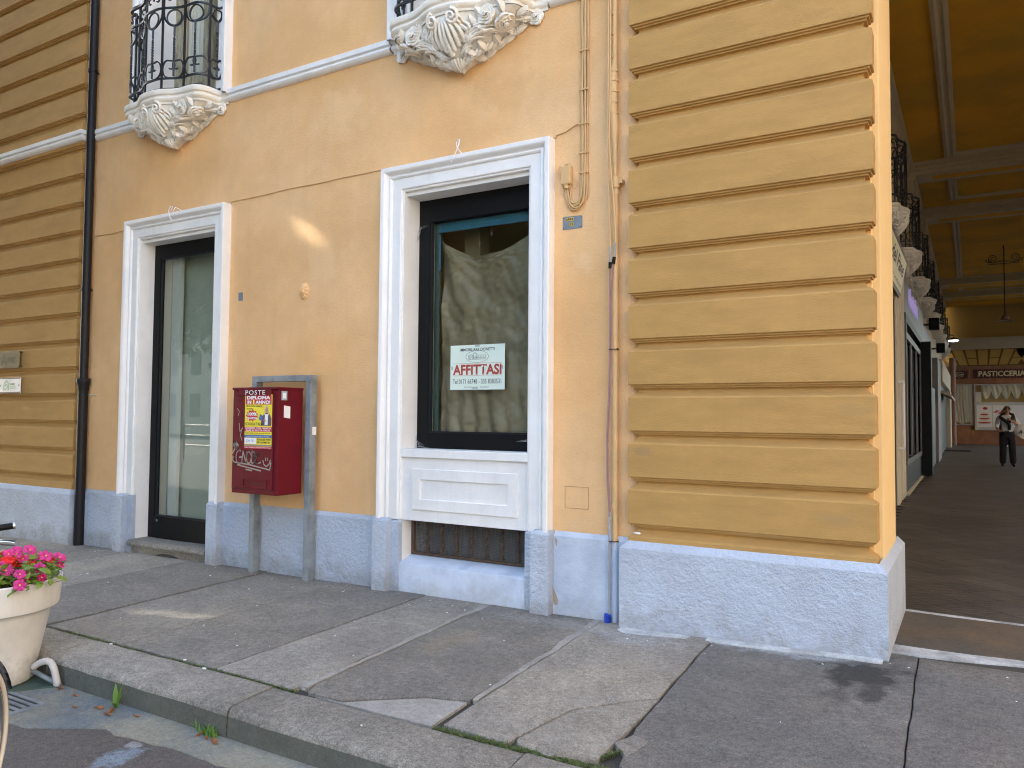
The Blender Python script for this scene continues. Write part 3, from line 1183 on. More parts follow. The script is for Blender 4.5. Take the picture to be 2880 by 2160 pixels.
m.box(xa + .055, xb - .012, yw + .060, yw + .063, zd - .085, zd - .005)
m.box(xa + .057, xa + .078, yw + .060, yw + .0625, zd - .42, zd - .10)
part('masking_tape', m, X['blue'], shop_window)
# dust sheet hung behind the glass, slack folds at the top, gathers at the foot
def sheet(u, v):
    x = lerp(xa + .06, xb - .005, u)
    sag = .30 * (1 - (2 * u - .75) ** 2) if v > .98 else 0
    z = lerp(zc + .0, zd - .10, v)
    if v > .75:
        z -= .22 * max(0, 1 - (2 * u - .9) ** 2) * ((v - .75) / .25) ** 2
    w = (1 - v) ** 2
    y = yw + .115 + .022 * math.sin(u * 40 + math.sin(v * 5) * 2) * w
    y += .04 * math.sin((u * 1.3 + v * 1.1) * 9 + 2 * math.sin(u * 4)) * v * v
    y += .02 * noise.noise(Vector((u * 5 + v * 4, v * 7 - u * 3, 2))) + .018 * noise.noise(Vector((u * 14 + v * 9, v * 12, 5))) + .008 * noise.noise(Vector((u * 22 - v * 9, v * 40, 8)))
    return (x, y, z)


part('dust_sheet', M().grid(sheet, 70, 130), X['plastic'], shop_window, smooth=180)
m = M()
m.box(xl - .3, xr + .3, yw + .75, yw + .78, .9, 3.5)
m.box(xl - .32, xl - .3, yw + .1, yw + .78, .9, 3.5)
m.box(xr + .3, xr + .32, yw + .1, yw + .78, .9, 3.5)
m.box(xl - .3, xr + .3, yw + .1, yw + .75, 3.5, 3.53)
m.box(xl - .3, xr + .3, yw + .1, yw + .75, .87, .9)
part('shop_interior', m, X['room'], bld)
m = M()
m.box(xl + .28, xl + .44, yw + .3, yw + .46, .9, 3.5)
part('interior_column', m, X['room'], bld)
m = M()
def drape(u, v):
    a = lerp(.58, 1.0, u)
    wid = lerp(1.0, .35, v)
    return (lerp(xa + .50 + .08 * v, xb - .12 - .16 * v, u), yw + .30 + .02 * math.sin(u * 26), lerp(.95, 2.02 - .1 * abs(u - .4), v))
part('hanging_cloth', M().grid(drape, 40, 6), X['cream'], bld, smooth=180)
# cobwebs in the corners
m = M()
r = random.Random(9)
def web(x, y, z, dx, dz, n):
    for k in range(n):
        a = r.uniform(0, 1)
        p0 = (x + dx * a * .9, y + r.uniform(-.03, .0), z)
        p1 = (x, y + r.uniform(-.03, .0), z + dz * (1 - a) * .9)
        mid = tuple((p0[i] + p1[i]) / 2 + r.uniform(-.012, .012) for i in range(3))
        m.tube([p0, mid, p1], .0013, 3)
web(xl + .005, yw - .005, 1.175, .20, .14, 7)
web(xr - .005, yw - .005, 1.25, -.24, .12, 9)
web(xl + .005, yw - .01, 3.1, .14, -.16, 6)
o = part('cobweb', m, mat('cobweb_grey', (.35, .35, .35), .9, 0), shop_window)
o['kind'] = 'stuff'

# sill and panel under the window
m = M()
m.box(xl - .0, xr + .0, W - .030, yw + .06, 1.100, 1.169)
part('window_sill', m, X['white'], bld, bevel=.005)
m = M()
m.box(xl, xr, W - .006, W + .1, .575, 1.0995)
part('apron_panel', m, X['white'], bld)
ap = bld.children[-1]
m = M()
def frame(m, x0, x1, z0, z1, X0, X1, Z0, Z1, y0, y1):
    o_ = [(x0, z0), (x1, z0), (x1, z1), (x0, z1)]
    i_ = [(X0, Z0), (X1, Z0), (X1, Z1), (X0, Z1)]
    for k in range(4):
        l = (k + 1) % 4
        m.add([(o_[k][0], y1, o_[k][1]), (o_[l][0], y1, o_[l][1]), (o_[l][0], y0, o_[l][1]), (o_[k][0], y0, o_[k][1]),
               (i_[k][0], y0, i_[k][1]), (i_[l][0], y0, i_[l][1]), (i_[l][0], y1 - .001, i_[l][1]), (i_[k][0], y1 - .001, i_[k][1])],
              [(0, 1, 2, 3), (3, 2, 5, 4), (4, 5, 6, 7)])
frame(m, -4.035, -3.015, .668, 1.006, -3.95, -3.105, .757, .918, W - .020, W - .004)
part('raised_moulding', m, X['white'], ap, bevel=.003)

# cellar grille below
m = M()
prof = [(5.165, -.3), (5.165, .205), (5.175, .222), (5.34, .266), (5.5, .266), (5.5, -.3)]
m.rings([[(x, y + .004 * noise.noise(Vector((x * 4, z * 4, 1))), z + .004 * noise.noise(Vector((x * 5, y * 9, 2)))) for y, z in prof] for x in [lerp(xl, xr, k / 14) for k in range(15)]], True, True)
part('cellar_ledge', m, X['plinth_smooth'], bld, smooth=45)
yg = 5.325
gz0, gz1 = .268, .574
m = M()
m.box(xl, xl + .03, yg, yg + .03, gz0, gz1)
m.box(xr - .03, xr, yg, yg + .03, gz0, gz1)
m.box(xl + .03, xr - .03, yg, yg + .03, gz1 - .03, gz1)
m.box(xl + .03, xr - .03, yg, yg + .03, gz0, gz0 + .022)
grille = part('cellar_grille', m, X['rust'], bld, bevel=.003)
for k in range(1, 8):
    x = lerp(xl + .02, xr - .02, k / 8)
    m = M()
    m.rings([[(x + .013 * math.cos(a * math.pi / 2 + z * 22), yg + .012 + .013 * math.sin(a * math.pi / 2 + z * 22), z) for a in range(4)] for z in [lerp(gz0 + .02, gz1 - .02, q / 12) for q in range(13)]])
    part('bar', m, X['rust'], grille)
m = M()
nx, nz = 84, 22
for i in range(nx + 1):
    x = lerp(xl + .03, xr - .03, i / nx)
    m.box(x - .0022, x + .0022, yg + .040, yg + .043, gz0, gz1)
for j in range(nz + 1):
    z = lerp(gz0 + .02, gz1 - .02, j / nz)
    m.box(xl + .03, xr - .03, yg + .0385, yg + .0395, z - .0022, z + .0022)
o = part('wire_mesh', m, X['mesh'], grille)
o['kind'] = 'stuff'
m = M()
m.box(xl - .1, xr + .1, yg + .25, yg + .3, .1, .7)
part('cellar_back', m, X['galv'], bld)

# French windows behind the balconies
for cx in (CD, CWN):
    m = M()
    yf_ = W + .30
    m.box(cx - .57, cx - .47, yf_, yf_ + .07, 4.72, 7.1)
    m.box(cx + .47, cx + .57, yf_, yf_ + .07, 4.72, 7.1)
    m.box(cx - .065, cx + .065, yf_ - .01, yf_ + .07, 4.72, 7.1)
    m.box(cx - .02, cx + .02, yf_ - .025, yf_ - .01, 4.74, 7.1)
    for s in (-1, 1):
        a, b = sorted((cx + s * .066, cx + s * .469))
        m.box(a, b, yf_ + .004, yf_ + .066, 4.72, 4.80)
        m.box(a, b, yf_ + .004, yf_ + .066, 5.13, 5.25)
        m.box(a, b, yf_ + .03, yf_ + .05, 4.80, 5.13)
        m.box(a + .05, b - .05, yf_ + .012, yf_ + .03, 4.85, 5.08)
    bd = part('balcony_door', m, X['wood'], bld, bevel=.004)
    m = M()
    for s in (-1, 1):
        a, b = sorted((cx + s * .060, cx + s * .475))
        m.box(a, b, yf_ + .036, yf_ + .042, 5.24, 7.1)
    part('glass_pane', m, X['pane'], bd)
    m = M()
    m.box(cx - .57, cx + .57, yf_ + .3, yf_ + .32, 4.7, 7.2)
    part('dark_room', m, X['dark'], bld)
    m = M()
    m.grid(lambda u, v: (lerp(cx - .55, cx - .12, u), yf_ + .14 + .02 * math.sin(u * 40), lerp(4.8, 7.1, v)), 36, 2)
    part('net_curtain', m, X['curtain'], bld, smooth=180)

# small hatch outlined on the plaster, flaked paint, filled sockets
m = M()
for a, b, c, d in ((-2.613, -2.419, .932, .935), (-2.613, -2.419, .772, .775), (-2.613, -2.610, .7752, .9318), (-2.422, -2.419, .7752, .9318)):
    m.box(a, b, W - .0025, W + .01, c, d)
part('hatch_outline', m, mat('hatch_shadow_gap', (.40, .23, .10), .9, .1), bld)
m = M()
m.poly([(x, PW - .0035, z) for x, z in [(-2.70, .235), (-2.69, .19), (-2.672, .15), (-2.655, .12), (-2.645, .085), (-2.652, .06), (-2.675, .06), (-2.69, .085), (-2.70, .12), (-2.715, .10), (-2.712, .14), (-2.695, .165), (-2.705, .2)]])
m.poly([(x, PW - .0035, z) for x, z in [(-2.672, .555), (-2.655, .535), (-2.66, .49), (-2.668, .5), (-2.676, .53)]])
part('flaked_patch', m, mat('bare_render', (.36, .29, .21), .95, .2, 20, .5, 60), bld)
m = M()
m.poly([(x, PYF - .0015, z) for x, z in [(-2.035, .648), (-2.02, .655), (-1.99, .657), (-1.972, .650), (-1.985, .641), (-2.01, .643)]])
part('plaster_splash', m, X['white'], bld)
# ------------------------------------------------------------------ balconies (built once at the origin: wall = y 0, street = -y)
def catmull(pts, n):
    out = []
    P = [pts[0]] + pts + [pts[-1]]
    for i in range(1, len(P) - 2):
        p0, p1, p2, p3 = (Vector(q) for q in P[i - 1:i + 3])
        for k in range(n):
            t = k / n
            out.append(.5 * ((2 * p1) + (p2 - p0) * t + (2 * p0 - 5 * p1 + 4 * p2 - p3) * t * t + (3 * p1 - p0 - 3 * p2 + p3) * t ** 3))
    out.append(Vector(pts[-1]))
    return out


half = [(0, .405), (.10, .40), (.20, .368), (.29, .325), (.38, .305), (.48, .302), (.575, .285), (.64, .22), (.662, .13), (.668, .055)]
full = [(-x, d) for x, d in half[::-1]] + half[1:]
curve = catmull(full, 4)
ends = [Vector((-.79, 0)), Vector((-.78, .052))], [Vector((.78, .052)), Vector((.79, 0))]
outline = ends[0] + curve + ends[1]


def offset(line, o):
    out = []
    for i, p in enumerate(line):
        a = line[max(0, i - 1)]
        b = line[min(len(line) - 1, i + 1)]
        t = (b - a).normalized()
        nrm = Vector((-t.y, t.x))
        q = p + nrm * o
        out.append(Vector((q.x, max(q.y, 0))))
    return out


ZT, ZB = 4.745, 4.60


def build_slab():
    m = M()
    prof = [(-.13, ZT), (-.02, ZT), (-.006, ZT - .004), (0, ZT - .012), (0, ZT - .046), (-.006, ZT - .056), (-.026, ZT - .062), (-.028, ZT - .072), (-.014, ZT - .080), (-.010, ZT - .094), (-.016, ZT - .110), (-.030, ZT - .120), (-.040, ZT - .126), (-.046, ZB)]
    rs = []
    for o, z in prof:
        rs.append([(p.x, -p.y, z) for p in offset(outline, o)])
    m.rings(rs, False, False)
    top = [(p.x, -p.y, ZT) for p in offset(outline, -.02)]
    m.poly(top)
    return m


topline = offset(outline, -.055)
Ls = [0]
for a, b in zip(topline, topline[1:]):
    Ls.append(Ls[-1] + (b - a).length)


def along(line, Ls, s):
    s = min(max(s, 0), Ls[-1])
    for i in range(len(Ls) - 1):
        if s <= Ls[i + 1]:
            d = Ls[i + 1] - Ls[i]
            return line[i].lerp(line[i + 1], (s - Ls[i]) / d if d else 0)
    return line[-1]


def cons(u, t):
    """console surface: u -1..1 along the top edge, t 0..1 down to the tip"""
    p = along(topline, Ls, (u + 1) / 2 * Ls[-1])
    k = 1 - t
    x = p.x * (k ** .95)
    d = p.y * (k ** .72) + .05 * math.sin(math.pi * min(1, t * 1.05)) * min(1, p.y * 4) + .045 * t * (1 - abs(u))
    z = ZB - (.30 + .055 * (1 - abs(u)) ** .5) * t ** (1.0 + .25 * (1 - abs(u)))
    return Vector((x, -d, z))


def cframe(u, t):
    e = .01
    du = cons(min(1, u + e), t) - cons(max(-1, u - e), t)
    dt = cons(u, min(1, t + e)) - cons(u, max(0, t - e))
    n = du.cross(-dt).normalized()
    if n.y > 0:
        n = -n
    tx = du.normalized()
    ty = n.cross(tx).normalized()
    if ty.z < 0:
        ty = -ty
    return cons(u, t), tx, ty, n


def build_console():
    m = M()
    def fn(a, t):
        u = a * 2 - 1
        p = cons(u, t)
        rag = .012 * math.sin(a * 60) * (1 if abs(u) > .9 else 0)
        return p + Vector((0, 0, 0))
    m.grid(fn, 60, 16)
    return m


def rose(m, u, t, R, turns=2.6):
    c, tx, ty, n = cframe(u, t)
    N = 15
    for lay in range(3):                 # three rings of overlapping petals round a rolled heart
        k = (5, 4, 3)[lay]
        r1 = R * (1, .70, .42)[lay]
        for q in range(k):
            a0 = 2 * math.pi * (q + lay * .4) / k
            v, f = [], []
            for i in range(6):
                a = a0 + 2 * math.pi / k * (i / 5 - .5) * 1.35
                bulge = 1 - .25 * (abs(i / 5 - .5) * 2) ** 2
                for rr, h in ((.25, .25 + lay * .12), (.72, .42 + lay * .10), (.98, .46 + lay * .14), (1.04, .30 + lay * .12), (.98, .05)):
                    p = c + (tx * math.cos(a) + ty * math.sin(a)) * (r1 * rr * bulge) + n * (R * h * .75 + (i / 5) * R * .10)
                    v.append(p)
            for i in range(5):
                for j in range(4):
                    a_ = i * 5 + j
                    f.append((a_, a_ + 1, a_ + 6, a_ + 5))
            m.add(v, f)
    sp = []
    for i in range(14):
        a = i / 13 * 3.4 * math.pi
        r = R * (.26 - .2 * i / 13)
        sp.append(c + (tx * math.cos(a) + ty * math.sin(a)) * r + n * (R * (.62 + .12 * i / 13)))
    m.tube(sp, R * .085, 5)


def leaf_on(m, u, t, ang, L, wd):
    c, tx, ty, n = cframe(u, t)
    d = tx * math.cos(ang) + ty * math.sin(ang)
    s = n.cross(d)
    v = []
    for k in range(6):
        q = k / 5
        w = (wd * .30 if k == 0 else wd * .38 if k == 5 else wd * math.sin(math.pi * (q ** .9)) ** .7)
        h = .012 + .024 * math.sin(math.pi * q)
        base = c + d * (L * (q - .3))
        v += [base + s * w + n * (h * .25), base + n * (h + .006), base - s * w + n * (h * .25)]
    f = []
    for k in range(5):
        a = k * 3
        f += [(a, a + 1, a + 4, a + 3), (a + 1, a + 2, a + 5, a + 4)]
    m.add(v, f)
    for k in range(1, 5):
        q = k / 5.5
        p = c + d * (L * (q - .3)) + n * .046
        for sg in (-1, 1):
            e = p + d * L * .13 + s * sg * wd * .75 - n * .012
            m.tube([p, e], [.0032, .0015], 4)


def on(u, t, h):
    c, tx, ty, n = cframe(u, t)
    return c + n * h


def volute(m, u, t, R, sgn):
    c, tx, ty, n = cframe(u, t)
    pts, rr = [], []
    for i in range(26):
        q = i / 25
        a = math.pi * .5 + sgn * q * 2 * math.pi * 1.6
        r = R * (1 - .86 * q)
        pts.append(c + (tx * math.cos(a) + ty * math.sin(a)) * r + n * (.022 + .022 * q))
        rr.append(R * (.26 - .10 * q))
    m.tube(pts, rr, 6)


def build_shell():
    m = M()
    for k in range(7):                                      # fluted shell fanning down from between the volutes
        a = (k - 3) / 3
        pts, rr = [], []
        for i in range(9):
            q = i / 8
            u = lerp(a * .03, a * .30, q ** .8)
            t = lerp(.14, .76 - .20 * abs(a), q)
            pts.append(on(u, t, .012 + .016 * math.sin(q * math.pi)))
            rr.append(lerp(.010, .022, q))
        m.tube(pts, rr, 6)
        for i in range(3, 14):
            q = i / 14
            u0, u1 = lerp(a * .03, a * .30, q ** .8), lerp((a + .3333) * .03, (a + .3333) * .30, q ** .8)
            if a < 1:
                t0, t1 = lerp(.14, .76 - .20 * abs(a), q), lerp(.14, .76 - .20 * abs(a + .3333), q)
                m.tube([on(u0, t0, .014), on(u1, t1, .014)], .006, 4)
    for s in (-1, 1):                                       # ruffled side lobes
        for j in range(2):
            pts = []
            for i in range(22):
                q = i / 21
                pts.append(on(s * (lerp(.13, .40 - .03 * j, math.sin(q * 2.2)) + .018 * math.sin(q * 26)), lerp(.10 + .1 * j, .80, q), .02 + .012 * math.sin(q * 24 + j)))
            m.tube(pts, [.020 - .008 * abs(2 * i / 21 - 1) for i in range(22)], 5)
    for k in range(7):                                      # palmette at the tip
        a = (k - 3) / 3
        m.tube([on(a * .10, .97, .012), on(a * .22, .88, .03), on(a * .30, .80, .022)], [.008, .015, .011], 5)
    return m


def build_stems():
    m = M()
    for s in (-1, 1):
        for (u0, t0, u1, t1) in ((.30, .55, .52, .26), (.30, .58, .64, .34), (.32, .62, .72, .40), (.26, .70, .62, .52), (.28, .66, .84, .30), (.75, .16, .95, .05), (.22, .76, .50, .64)):
            pts = [on(s * lerp(u0, u1, q), lerp(t0, t1, q) - .05 * math.sin(q * math.pi), .016 + .012 * math.sin(q * math.pi)) for q in (0, .2, .4, .6, .8, 1)]
            m.tube(pts, [.008, .012, .013, .012, .010, .006], 5)
        for k in range(11):                                 # leafy fringe along the lower edge
            u = s * lerp(.55, .98, k / 10)
            t = lerp(.78, .25, k / 10)
            m.tube([on(u, t, .006), on(u * .99, t + .07, .026), on(u * .985, min(.99, t + .15), .006)], [.012, .022, .006], 5)
    return m


roses = [(s * u, t, R) for s in (-1, 1) for u, t, R in ((.46, .17, .080), (.68, .25, .088), (.965, .12, .066))]
leaves = [(s * u, t, (a if s > 0 else math.pi - a), L, wd) for s in (-1, 1) for u, t, a, L, wd in ((.38, .13, 2.2, .13, .036), (.56, .07, 1.9, .12, .034), (.73, .06, 1.4, .11, .032), (.82, .12, .5, .10, .03), (.83, .32, .1, .12, .034), (.74, .46, -.3, .13, .036), (.62, .62, -.5, .12, .034), (.46, .72, -.7, .11, .03))]
leaves += [(s * u, t, (a if s > 0 else math.pi - a), L, wd) for s in (-1, 1) for u, t, a, L, wd in ((.93, .26, -2.7, .13, .034), (.92, .38, -2.6, .14, .036), (.91, .50, -2.7, .14, .036), (.90, .62, -2.6, .13, .034), (.87, .74, -2.7, .12, .032), (.84, .85, -2.6, .10, .028), (.55, .42, 2.6, .12, .036), (.36, .30, 2.0, .11, .032), (.80, .56, -2.2, .12, .036), (.70, .70, -2.4, .11, .034), (.56, .80, -2.4, .10, .03), (.38, .86, -2.2, .09, .028))]

# ---- railing
rail_line = offset(outline, -.045)
rail_line = [p for p in rail_line if p.y > .03 or abs(p.x) > .7]
core = [p for p in offset(curve, -.045)]
RL = [Vector((-.715, 0.0)), Vector((-.70, .05))] + [p for p in core if abs(p.x) < .7] + [Vector((.70, .05)), Vector((.715, 0.0))]
RLs = [0]
for a, b in zip(RL, RL[1:]):
    RLs.append(RLs[-1] + (b - a).length)
RT = RLs[-1]


def rp(s, z):
    p = along(RL, RLs, s)
    return Vector((p.x, -p.y, z))


def s_of_x(x):
    best = min(range(len(RL)), key=lambda i: abs(RL[i].x - x) + (0 if .05 < RL[i].y else 1))
    return RLs[best]


mains = [-.615, -.385, -.135, .135, .385, .615]
ms = [s_of_x(x) for x in mains]
ms = [RLs[1]] + ms + [RLs[-2]]
Z0, Z1, Z2, Z3 = 4.752, 4.865, 5.60, 5.80
HB = .0095


def fl(m, pts, r=HB, flat=1.0, n=4):
    m.tube(pts, r, n, flat=flat)


def railing_parts():
    out = []
    m = M()
    for z, r in ((Z0, .015), (Z1, .0125), (Z2, .0125), (Z3, .019)):
        N = 60
        m = M()
        fl(m, [rp(RT * k / N, z) for k in range(N + 1)], r)
        out.append(('rail', m, None))
    for s in ms:
        m = M()
        m.tube([rp(s, Z0), rp(s, Z3)], .0125, 4)
        for z in (Z1 + .11,):
            m.tube([rp(s, z - .012), rp(s, z + .012)], .014, 6)
        out.append(('baluster', m, None))
    for a, b in zip(ms, ms[1:]):
        w = b - a
        mid = (a + b) / 2
        if w < .11:
            m = M()
            m.tube([rp(mid + math.cos(q) * w * .42, Z1 + .11 + math.sin(q) * .095) for q in [2 * math.pi * k / 16 for k in range(16)]], .006, 4, closed=True)
            out.append(('ring', m, None))
            continue
        # ring hanging under the mid rail, in a U-shaped loop
        m = M()
        R = min(w * .33, .082)
        zc = Z2 - .022 - R
        m.tube([rp(mid + math.cos(q) * R, zc + math.sin(q) * R) for q in [2 * math.pi * k / 20 for k in range(20)]], .0095, 4, closed=True)
        out.append(('ring', m, None))
        m = M()
        wu = w * .46
        U = [(-wu, Z3 - .03), (-wu, Z2 + .05)]
        for k in range(13):
            q = math.pi + math.pi * k / 12
            U.append((math.cos(q) * wu, Z2 - .05 + math.sin(q) * (R * 2 - .02)))
        U += [(wu, Z2 + .05), (wu, Z3 - .03)]
        fl(m, [rp(mid + x, z) for x, z in U], .009)
        for sg in (-1, 1):                # small curls in the top band
            pts = []
            for k in range(16):
                q = k / 15
                ang = math.pi * (1.0 - 1.7 * q)
                r = lerp(w * .20, w * .06, q)
                pts.append(rp(mid + sg * (w * .20 + math.cos(ang) * r), Z2 + .10 + math.sin(ang) * r * .9))
            fl(m, pts, .0085)
            pts = []                      # heart-shaped pair of scrolls at the foot
            for k in range(24):
                q = k / 23
                if q < .55:
                    a_ = -math.pi / 2 + (math.pi * 1.15) * (q / .55)
                    x = w * .25 + math.cos(a_) * w * .215
                    z = Z1 + .098 + math.sin(a_) * .088
                else:
                    q2 = (q - .55) / .45
                    a_ = math.pi * (.65 + .95 * q2)
                    rr = lerp(.065, .022, q2)
                    x = w * .115 + math.cos(a_) * rr * (w / .25) + .012
                    z = Z1 + .125 + math.sin(a_) * rr + .0
                pts.append(rp(mid + sg * x, z))
            fl(m, pts, .009)
        out.append(('scroll', m, None))
        m = M()                            # twisted bar with a drop below the scrolls
        rs = []
        zt, zb = zc - R, Z1 + .035
        for k in range(31):
            z = lerp(zb, zt, k / 30)
            tw = z * 55 if .25 < k / 30 < .8 else 0
            c = rp(mid, z)
            rs.append([(c.x + .013 * math.cos(i * math.pi / 2 + tw), c.y + .013 * math.sin(i * math.pi / 2 + tw), z) for i in range(4)])
        m.rings(rs)
        c = rp(mid, Z1 + .03)
        m.lathe([(0, -.012), (.009, -.008), (.012, 0), (.009, .008), (0, .012)], tuple(c), 8)
        c = rp(mid, Z1 + .115)
        m.lathe([(.0, -.012), (.016, -.012), (.016, .012), (0, .012)], tuple(c), 8)
        out.append(('twisted_bar', m, None))
    return out


RP = railing_parts()
SLAB_M, CONS_M, SHELL_M, STEM_M = build_slab(), build_console(), build_shell(), build_stems()


def make_balcony(label, loc, group):
    t = thing('balcony', label, 'balcony', (0, 0, 0), group)
    part('balcony_slab', SLAB_M, X['stucco'], t, smooth=35)
    cons_o = part('console', CONS_M, X['stucco'], t, smooth=180)
    for u, tt, R in roses:
        m = M()
        rose(m, u, tt, R)
        part('carved_rose', m, X['stucco'], cons_o, smooth=40)
    for a in leaves:
        m = M()
        leaf_on(m, *a)
        part('carved_leaf', m, X['stucco'], cons_o, smooth=25)
    m = M()
    volute(m, -.10, .13, .062, 1)
    volute(m, .10, .13, .062, -1)
    part('volute', m, X['stucco'], cons_o, smooth=60)
    part('carved_shell', SHELL_M, X['stucco'], cons_o, smooth=60)
    part('carved_stem', STEM_M, X['stucco'], cons_o, smooth=60)
    ro = None
    for nm, m, _ in RP:
        o = part('railing' if ro is None else nm, m, X['iron'], t if ro is None else ro, smooth=30)
        ro = ro or o
    t.location = loc
    return t


G1 = 'wrought iron balconies on carved consoles along the street front'
balc = make_balcony('curved wrought iron balcony on a carved rose console above the tall black glass door', (CD, W, 0), G1)
b2 = copy_tree(balc)
b2.location = (CWN, W, 0)
b2['label'] = 'carved rose and shell console balcony above the shop window with the pale rent board'

# ------------------------------------------------------------------ the arcade on the right
AX = -1.20                  # upper wall of the shops
arc = thing('arcade', 'tall vaulted-height arcade with ochre coffered ceiling, cream beams and a row of shops', 'arcade', (0, 20, 0))
YE = 44.9
m = M()
m.quad((AX, 6.2, 0), (AX, YE, 0.3), (AX, YE, 9), (AX, 6.2, 9))
m.quad((-.5, 6.19, 0), (AX, 6.19, 0), (AX, 6.19, 9), (-.5, 6.19, 9))
m.f = [tuple(reversed(f)) for f in m.f]
part('arcade_wall', m, X['cream'], arc)
ZC = 6.95
m = M()
m.grid(lambda u, v: (lerp(AX, 4.4, u), lerp(5.9, YE, v), ZC + .005 * lerp(5.9, YE, v) - .03), 2, 4)
part('arcade_ceiling', m, X['ceil'], arc)


def cz(y):
    return ZC + .005 * y - .03


# long cornice on the shop wall and ceiling mouldings
m = M()
m.rings([[(AX, y, cz(y) - .42), (AX + .05, y, cz(y) - .42), (AX + .06, y, cz(y) - .25), (AX + .12, y, cz(y) - .2), (AX + .14, y, cz(y) - .06), (AX + .20, y, cz(y) - .03), (AX + .20, y, cz(y) + .02), (AX, y, cz(y) + .02)] for y in (6.2, YE)])
part('cornice', m, X['archcream'], arc)


def mould_rect(x0, x1, y0, y1, w=.22):
    m = M()
    prof = [(0, 0), (0, -.045), (w * .25, -.06), (w * .42, -.03), (w * .58, -.03), (w * .72, -.055), (w, -.04), (w, 0)]
    rs = []
    for d, h in prof:
        rs.append([(x, y, cz(y) + h) for x, y in ((x0 + d, y0 + d), (x1 - d, y0 + d), (x1 - d, y1 - d), (x0 + d, y1 - d), (x0 + d, y0 + d))])
    m.rings(rs, False, False)
    return m


part('ceiling_moulding', mould_rect(-.405, 3.6, 6.8, 18.55), X['archcream'], arc)
part('ceiling_moulding', mould_rect(-.405, 3.6, 18.9, 22.3, .2), X['archcream'], arc)
part('ceiling_moulding', mould_rect(-.405, 3.6, 23.6, 35.2, .2), X['archcream'], arc)
part('ceiling_moulding', mould_rect(-.405, 3.6, 36.4, 39.0, .2), X['archcream'], arc)
for y0, y1 in ((17.9, 18.75), (22.2, 23.1), (34.4, 35.6), (38.3, 39.6)):
    y0 += .9
    y1 += .75
    zb = cz(y0) - .26
    m = M()
    m.box(AX + .1, 4.4, y0, y1, zb, cz(y0) + .1)
    m.box(AX + .1, 4.4, y0 - .07, y0 - .001, zb + .10, cz(y0) - .0)
    m.box(AX + .1, 4.4, y0 - .12, y0 - .0705, zb + .17, cz(y0))
    m.box(AX + .1, 4.4, y1 + .001, y1 + .07, zb + .10, cz(y0))
    part('ceiling_beam', m, X['archcream'], arc)
    m = M()
    m.box(AX + .55, 4.0, y0 + .2, y1 - .2, zb - .004, zb + .01)
    part('beam_panel', m, X['ceil'], arc)
    # pilaster and scroll bracket below
    m = M()
    m.box(AX, AX + .13, y0 + .05, y1 - .05, 4.9, zb - .32)
    pil = part('pilaster', m, X['archcream'], arc)
    m = M()
    m.box(AX, AX + .24, y0, y1, zb - .10, zb - .001)
    m.box(AX, AX + .20, y0 + .02, y1 - .02, zb - .32, zb - .10)
    for q in range(2):
        cy = y0 + .22 + q * (y1 - y0 - .44)
        cc = (AX + .19, cy, zb - .47)
        pts = [(cc[0] + .04 * k / 20, cc[1] + math.cos(k * .55) * (.15 - .006 * k), cc[2] + math.sin(k * .55) * (.15 - .006 * k)) for k in range(21)]
        m.tube(pts, .03, 5)
    m.box(AX, AX + .19, y0 + .06, y1 - .06, zb - .62, zb - .32)
    part('scroll_capital', m, X['archcream'], pil)

# outer row of square pillars of the arcade (outside the picture on the right) and the beam they carry
for y in (8.5, 13.5, 18.5, 23.5, 28.5, 33.5, 38.5, 43.5):
    m = M()
    m.box(3.75, 4.35, y - .35, y + .35, -.2, 5.6)
    m.box(3.70, 4.40, y - .4, y + .4, -.2, .6)
    part('pillar', m, X['ochre'], arc, bevel=.02)
m = M()
m.box(3.75, 4.38, 6.0, YE, 5.6, 8.4)
part('outer_beam', m, X['ochre'], arc)

# balconies of the arcade: same pattern, turned to face +x
G2 = 'identical balconies receding along the arcade wall'
labs = ['nearest black iron balcony in the arcade, above the slanted bakery sign', 'second balcony along the arcade, its pale console just beyond the bakery sign', 'third balcony along the arcade, above the lilac shop lettering', 'fourth balcony along the arcade, past the end of the grey shop fascia', 'fifth balcony along the arcade, above the dark box on the wall', 'sixth balcony along the arcade, above the grey shop pier', 'seventh balcony along the arcade, beside the lit lamp', 'eighth balcony along the arcade, small and dim before the last', 'farthest balcony of the arcade, next to the pastry shop wall']
joined = {'s': M(), 'i': M()}
joined['s'].merge(SLAB_M).merge(CONS_M).merge(SHELL_M)
for u, tt, R in roses:
    rose(joined['s'], u, tt, R)
for nm, m, _ in RP:
    joined['i'].merge(m)
me_s = joined['s'].mesh('console', X['stucco'], (0, 0, 0), 40)
me_i = joined['i'].mesh('railing', X['iron'], (0, 0, 0), 30)
for k, lab in enumerate(labs):
    y = 13.8 + 3.72 * k
    if k < 3:
        o = copy_tree(balc)
        o['label'] = lab
        o['group'] = G2
    else:
        o = thing('balcony', lab, 'balcony', (0, 0, 0), G2)
        link('console', me_s, o)
        link('railing', me_i, o)
    o.location = (AX, y, za(y) - .03)
    o.rotation_euler = (0, 0, math.pi / 2)
    # tall window with cream architrave behind each balcony
    m = M()
    z0 = 4.74 + za(y) - .03
    m.box(AX, AX + .05, y - .78, y - .58, z0, z0 + 1.75)
    m.box(AX, AX + .05, y + .58, y + .78, z0, z0 + 1.75)
    m.box(AX, AX + .07, y - .82, y + .82, z0 + 1.75, z0 + 1.95)
    wn_ = part('arcade_window', m, X['cream'], arc)
    m = M()
    m.box(AX - .005, AX + .012, y - .58, y + .58, z0, z0 + 1.75)
    part('window_pane', m, X['darkpane'] if False else X['steel'], wn_)

# --- shop fronts along the wall
def shop(m, matl, label):
    return part('shop_front', m, matl, arc, label=label)


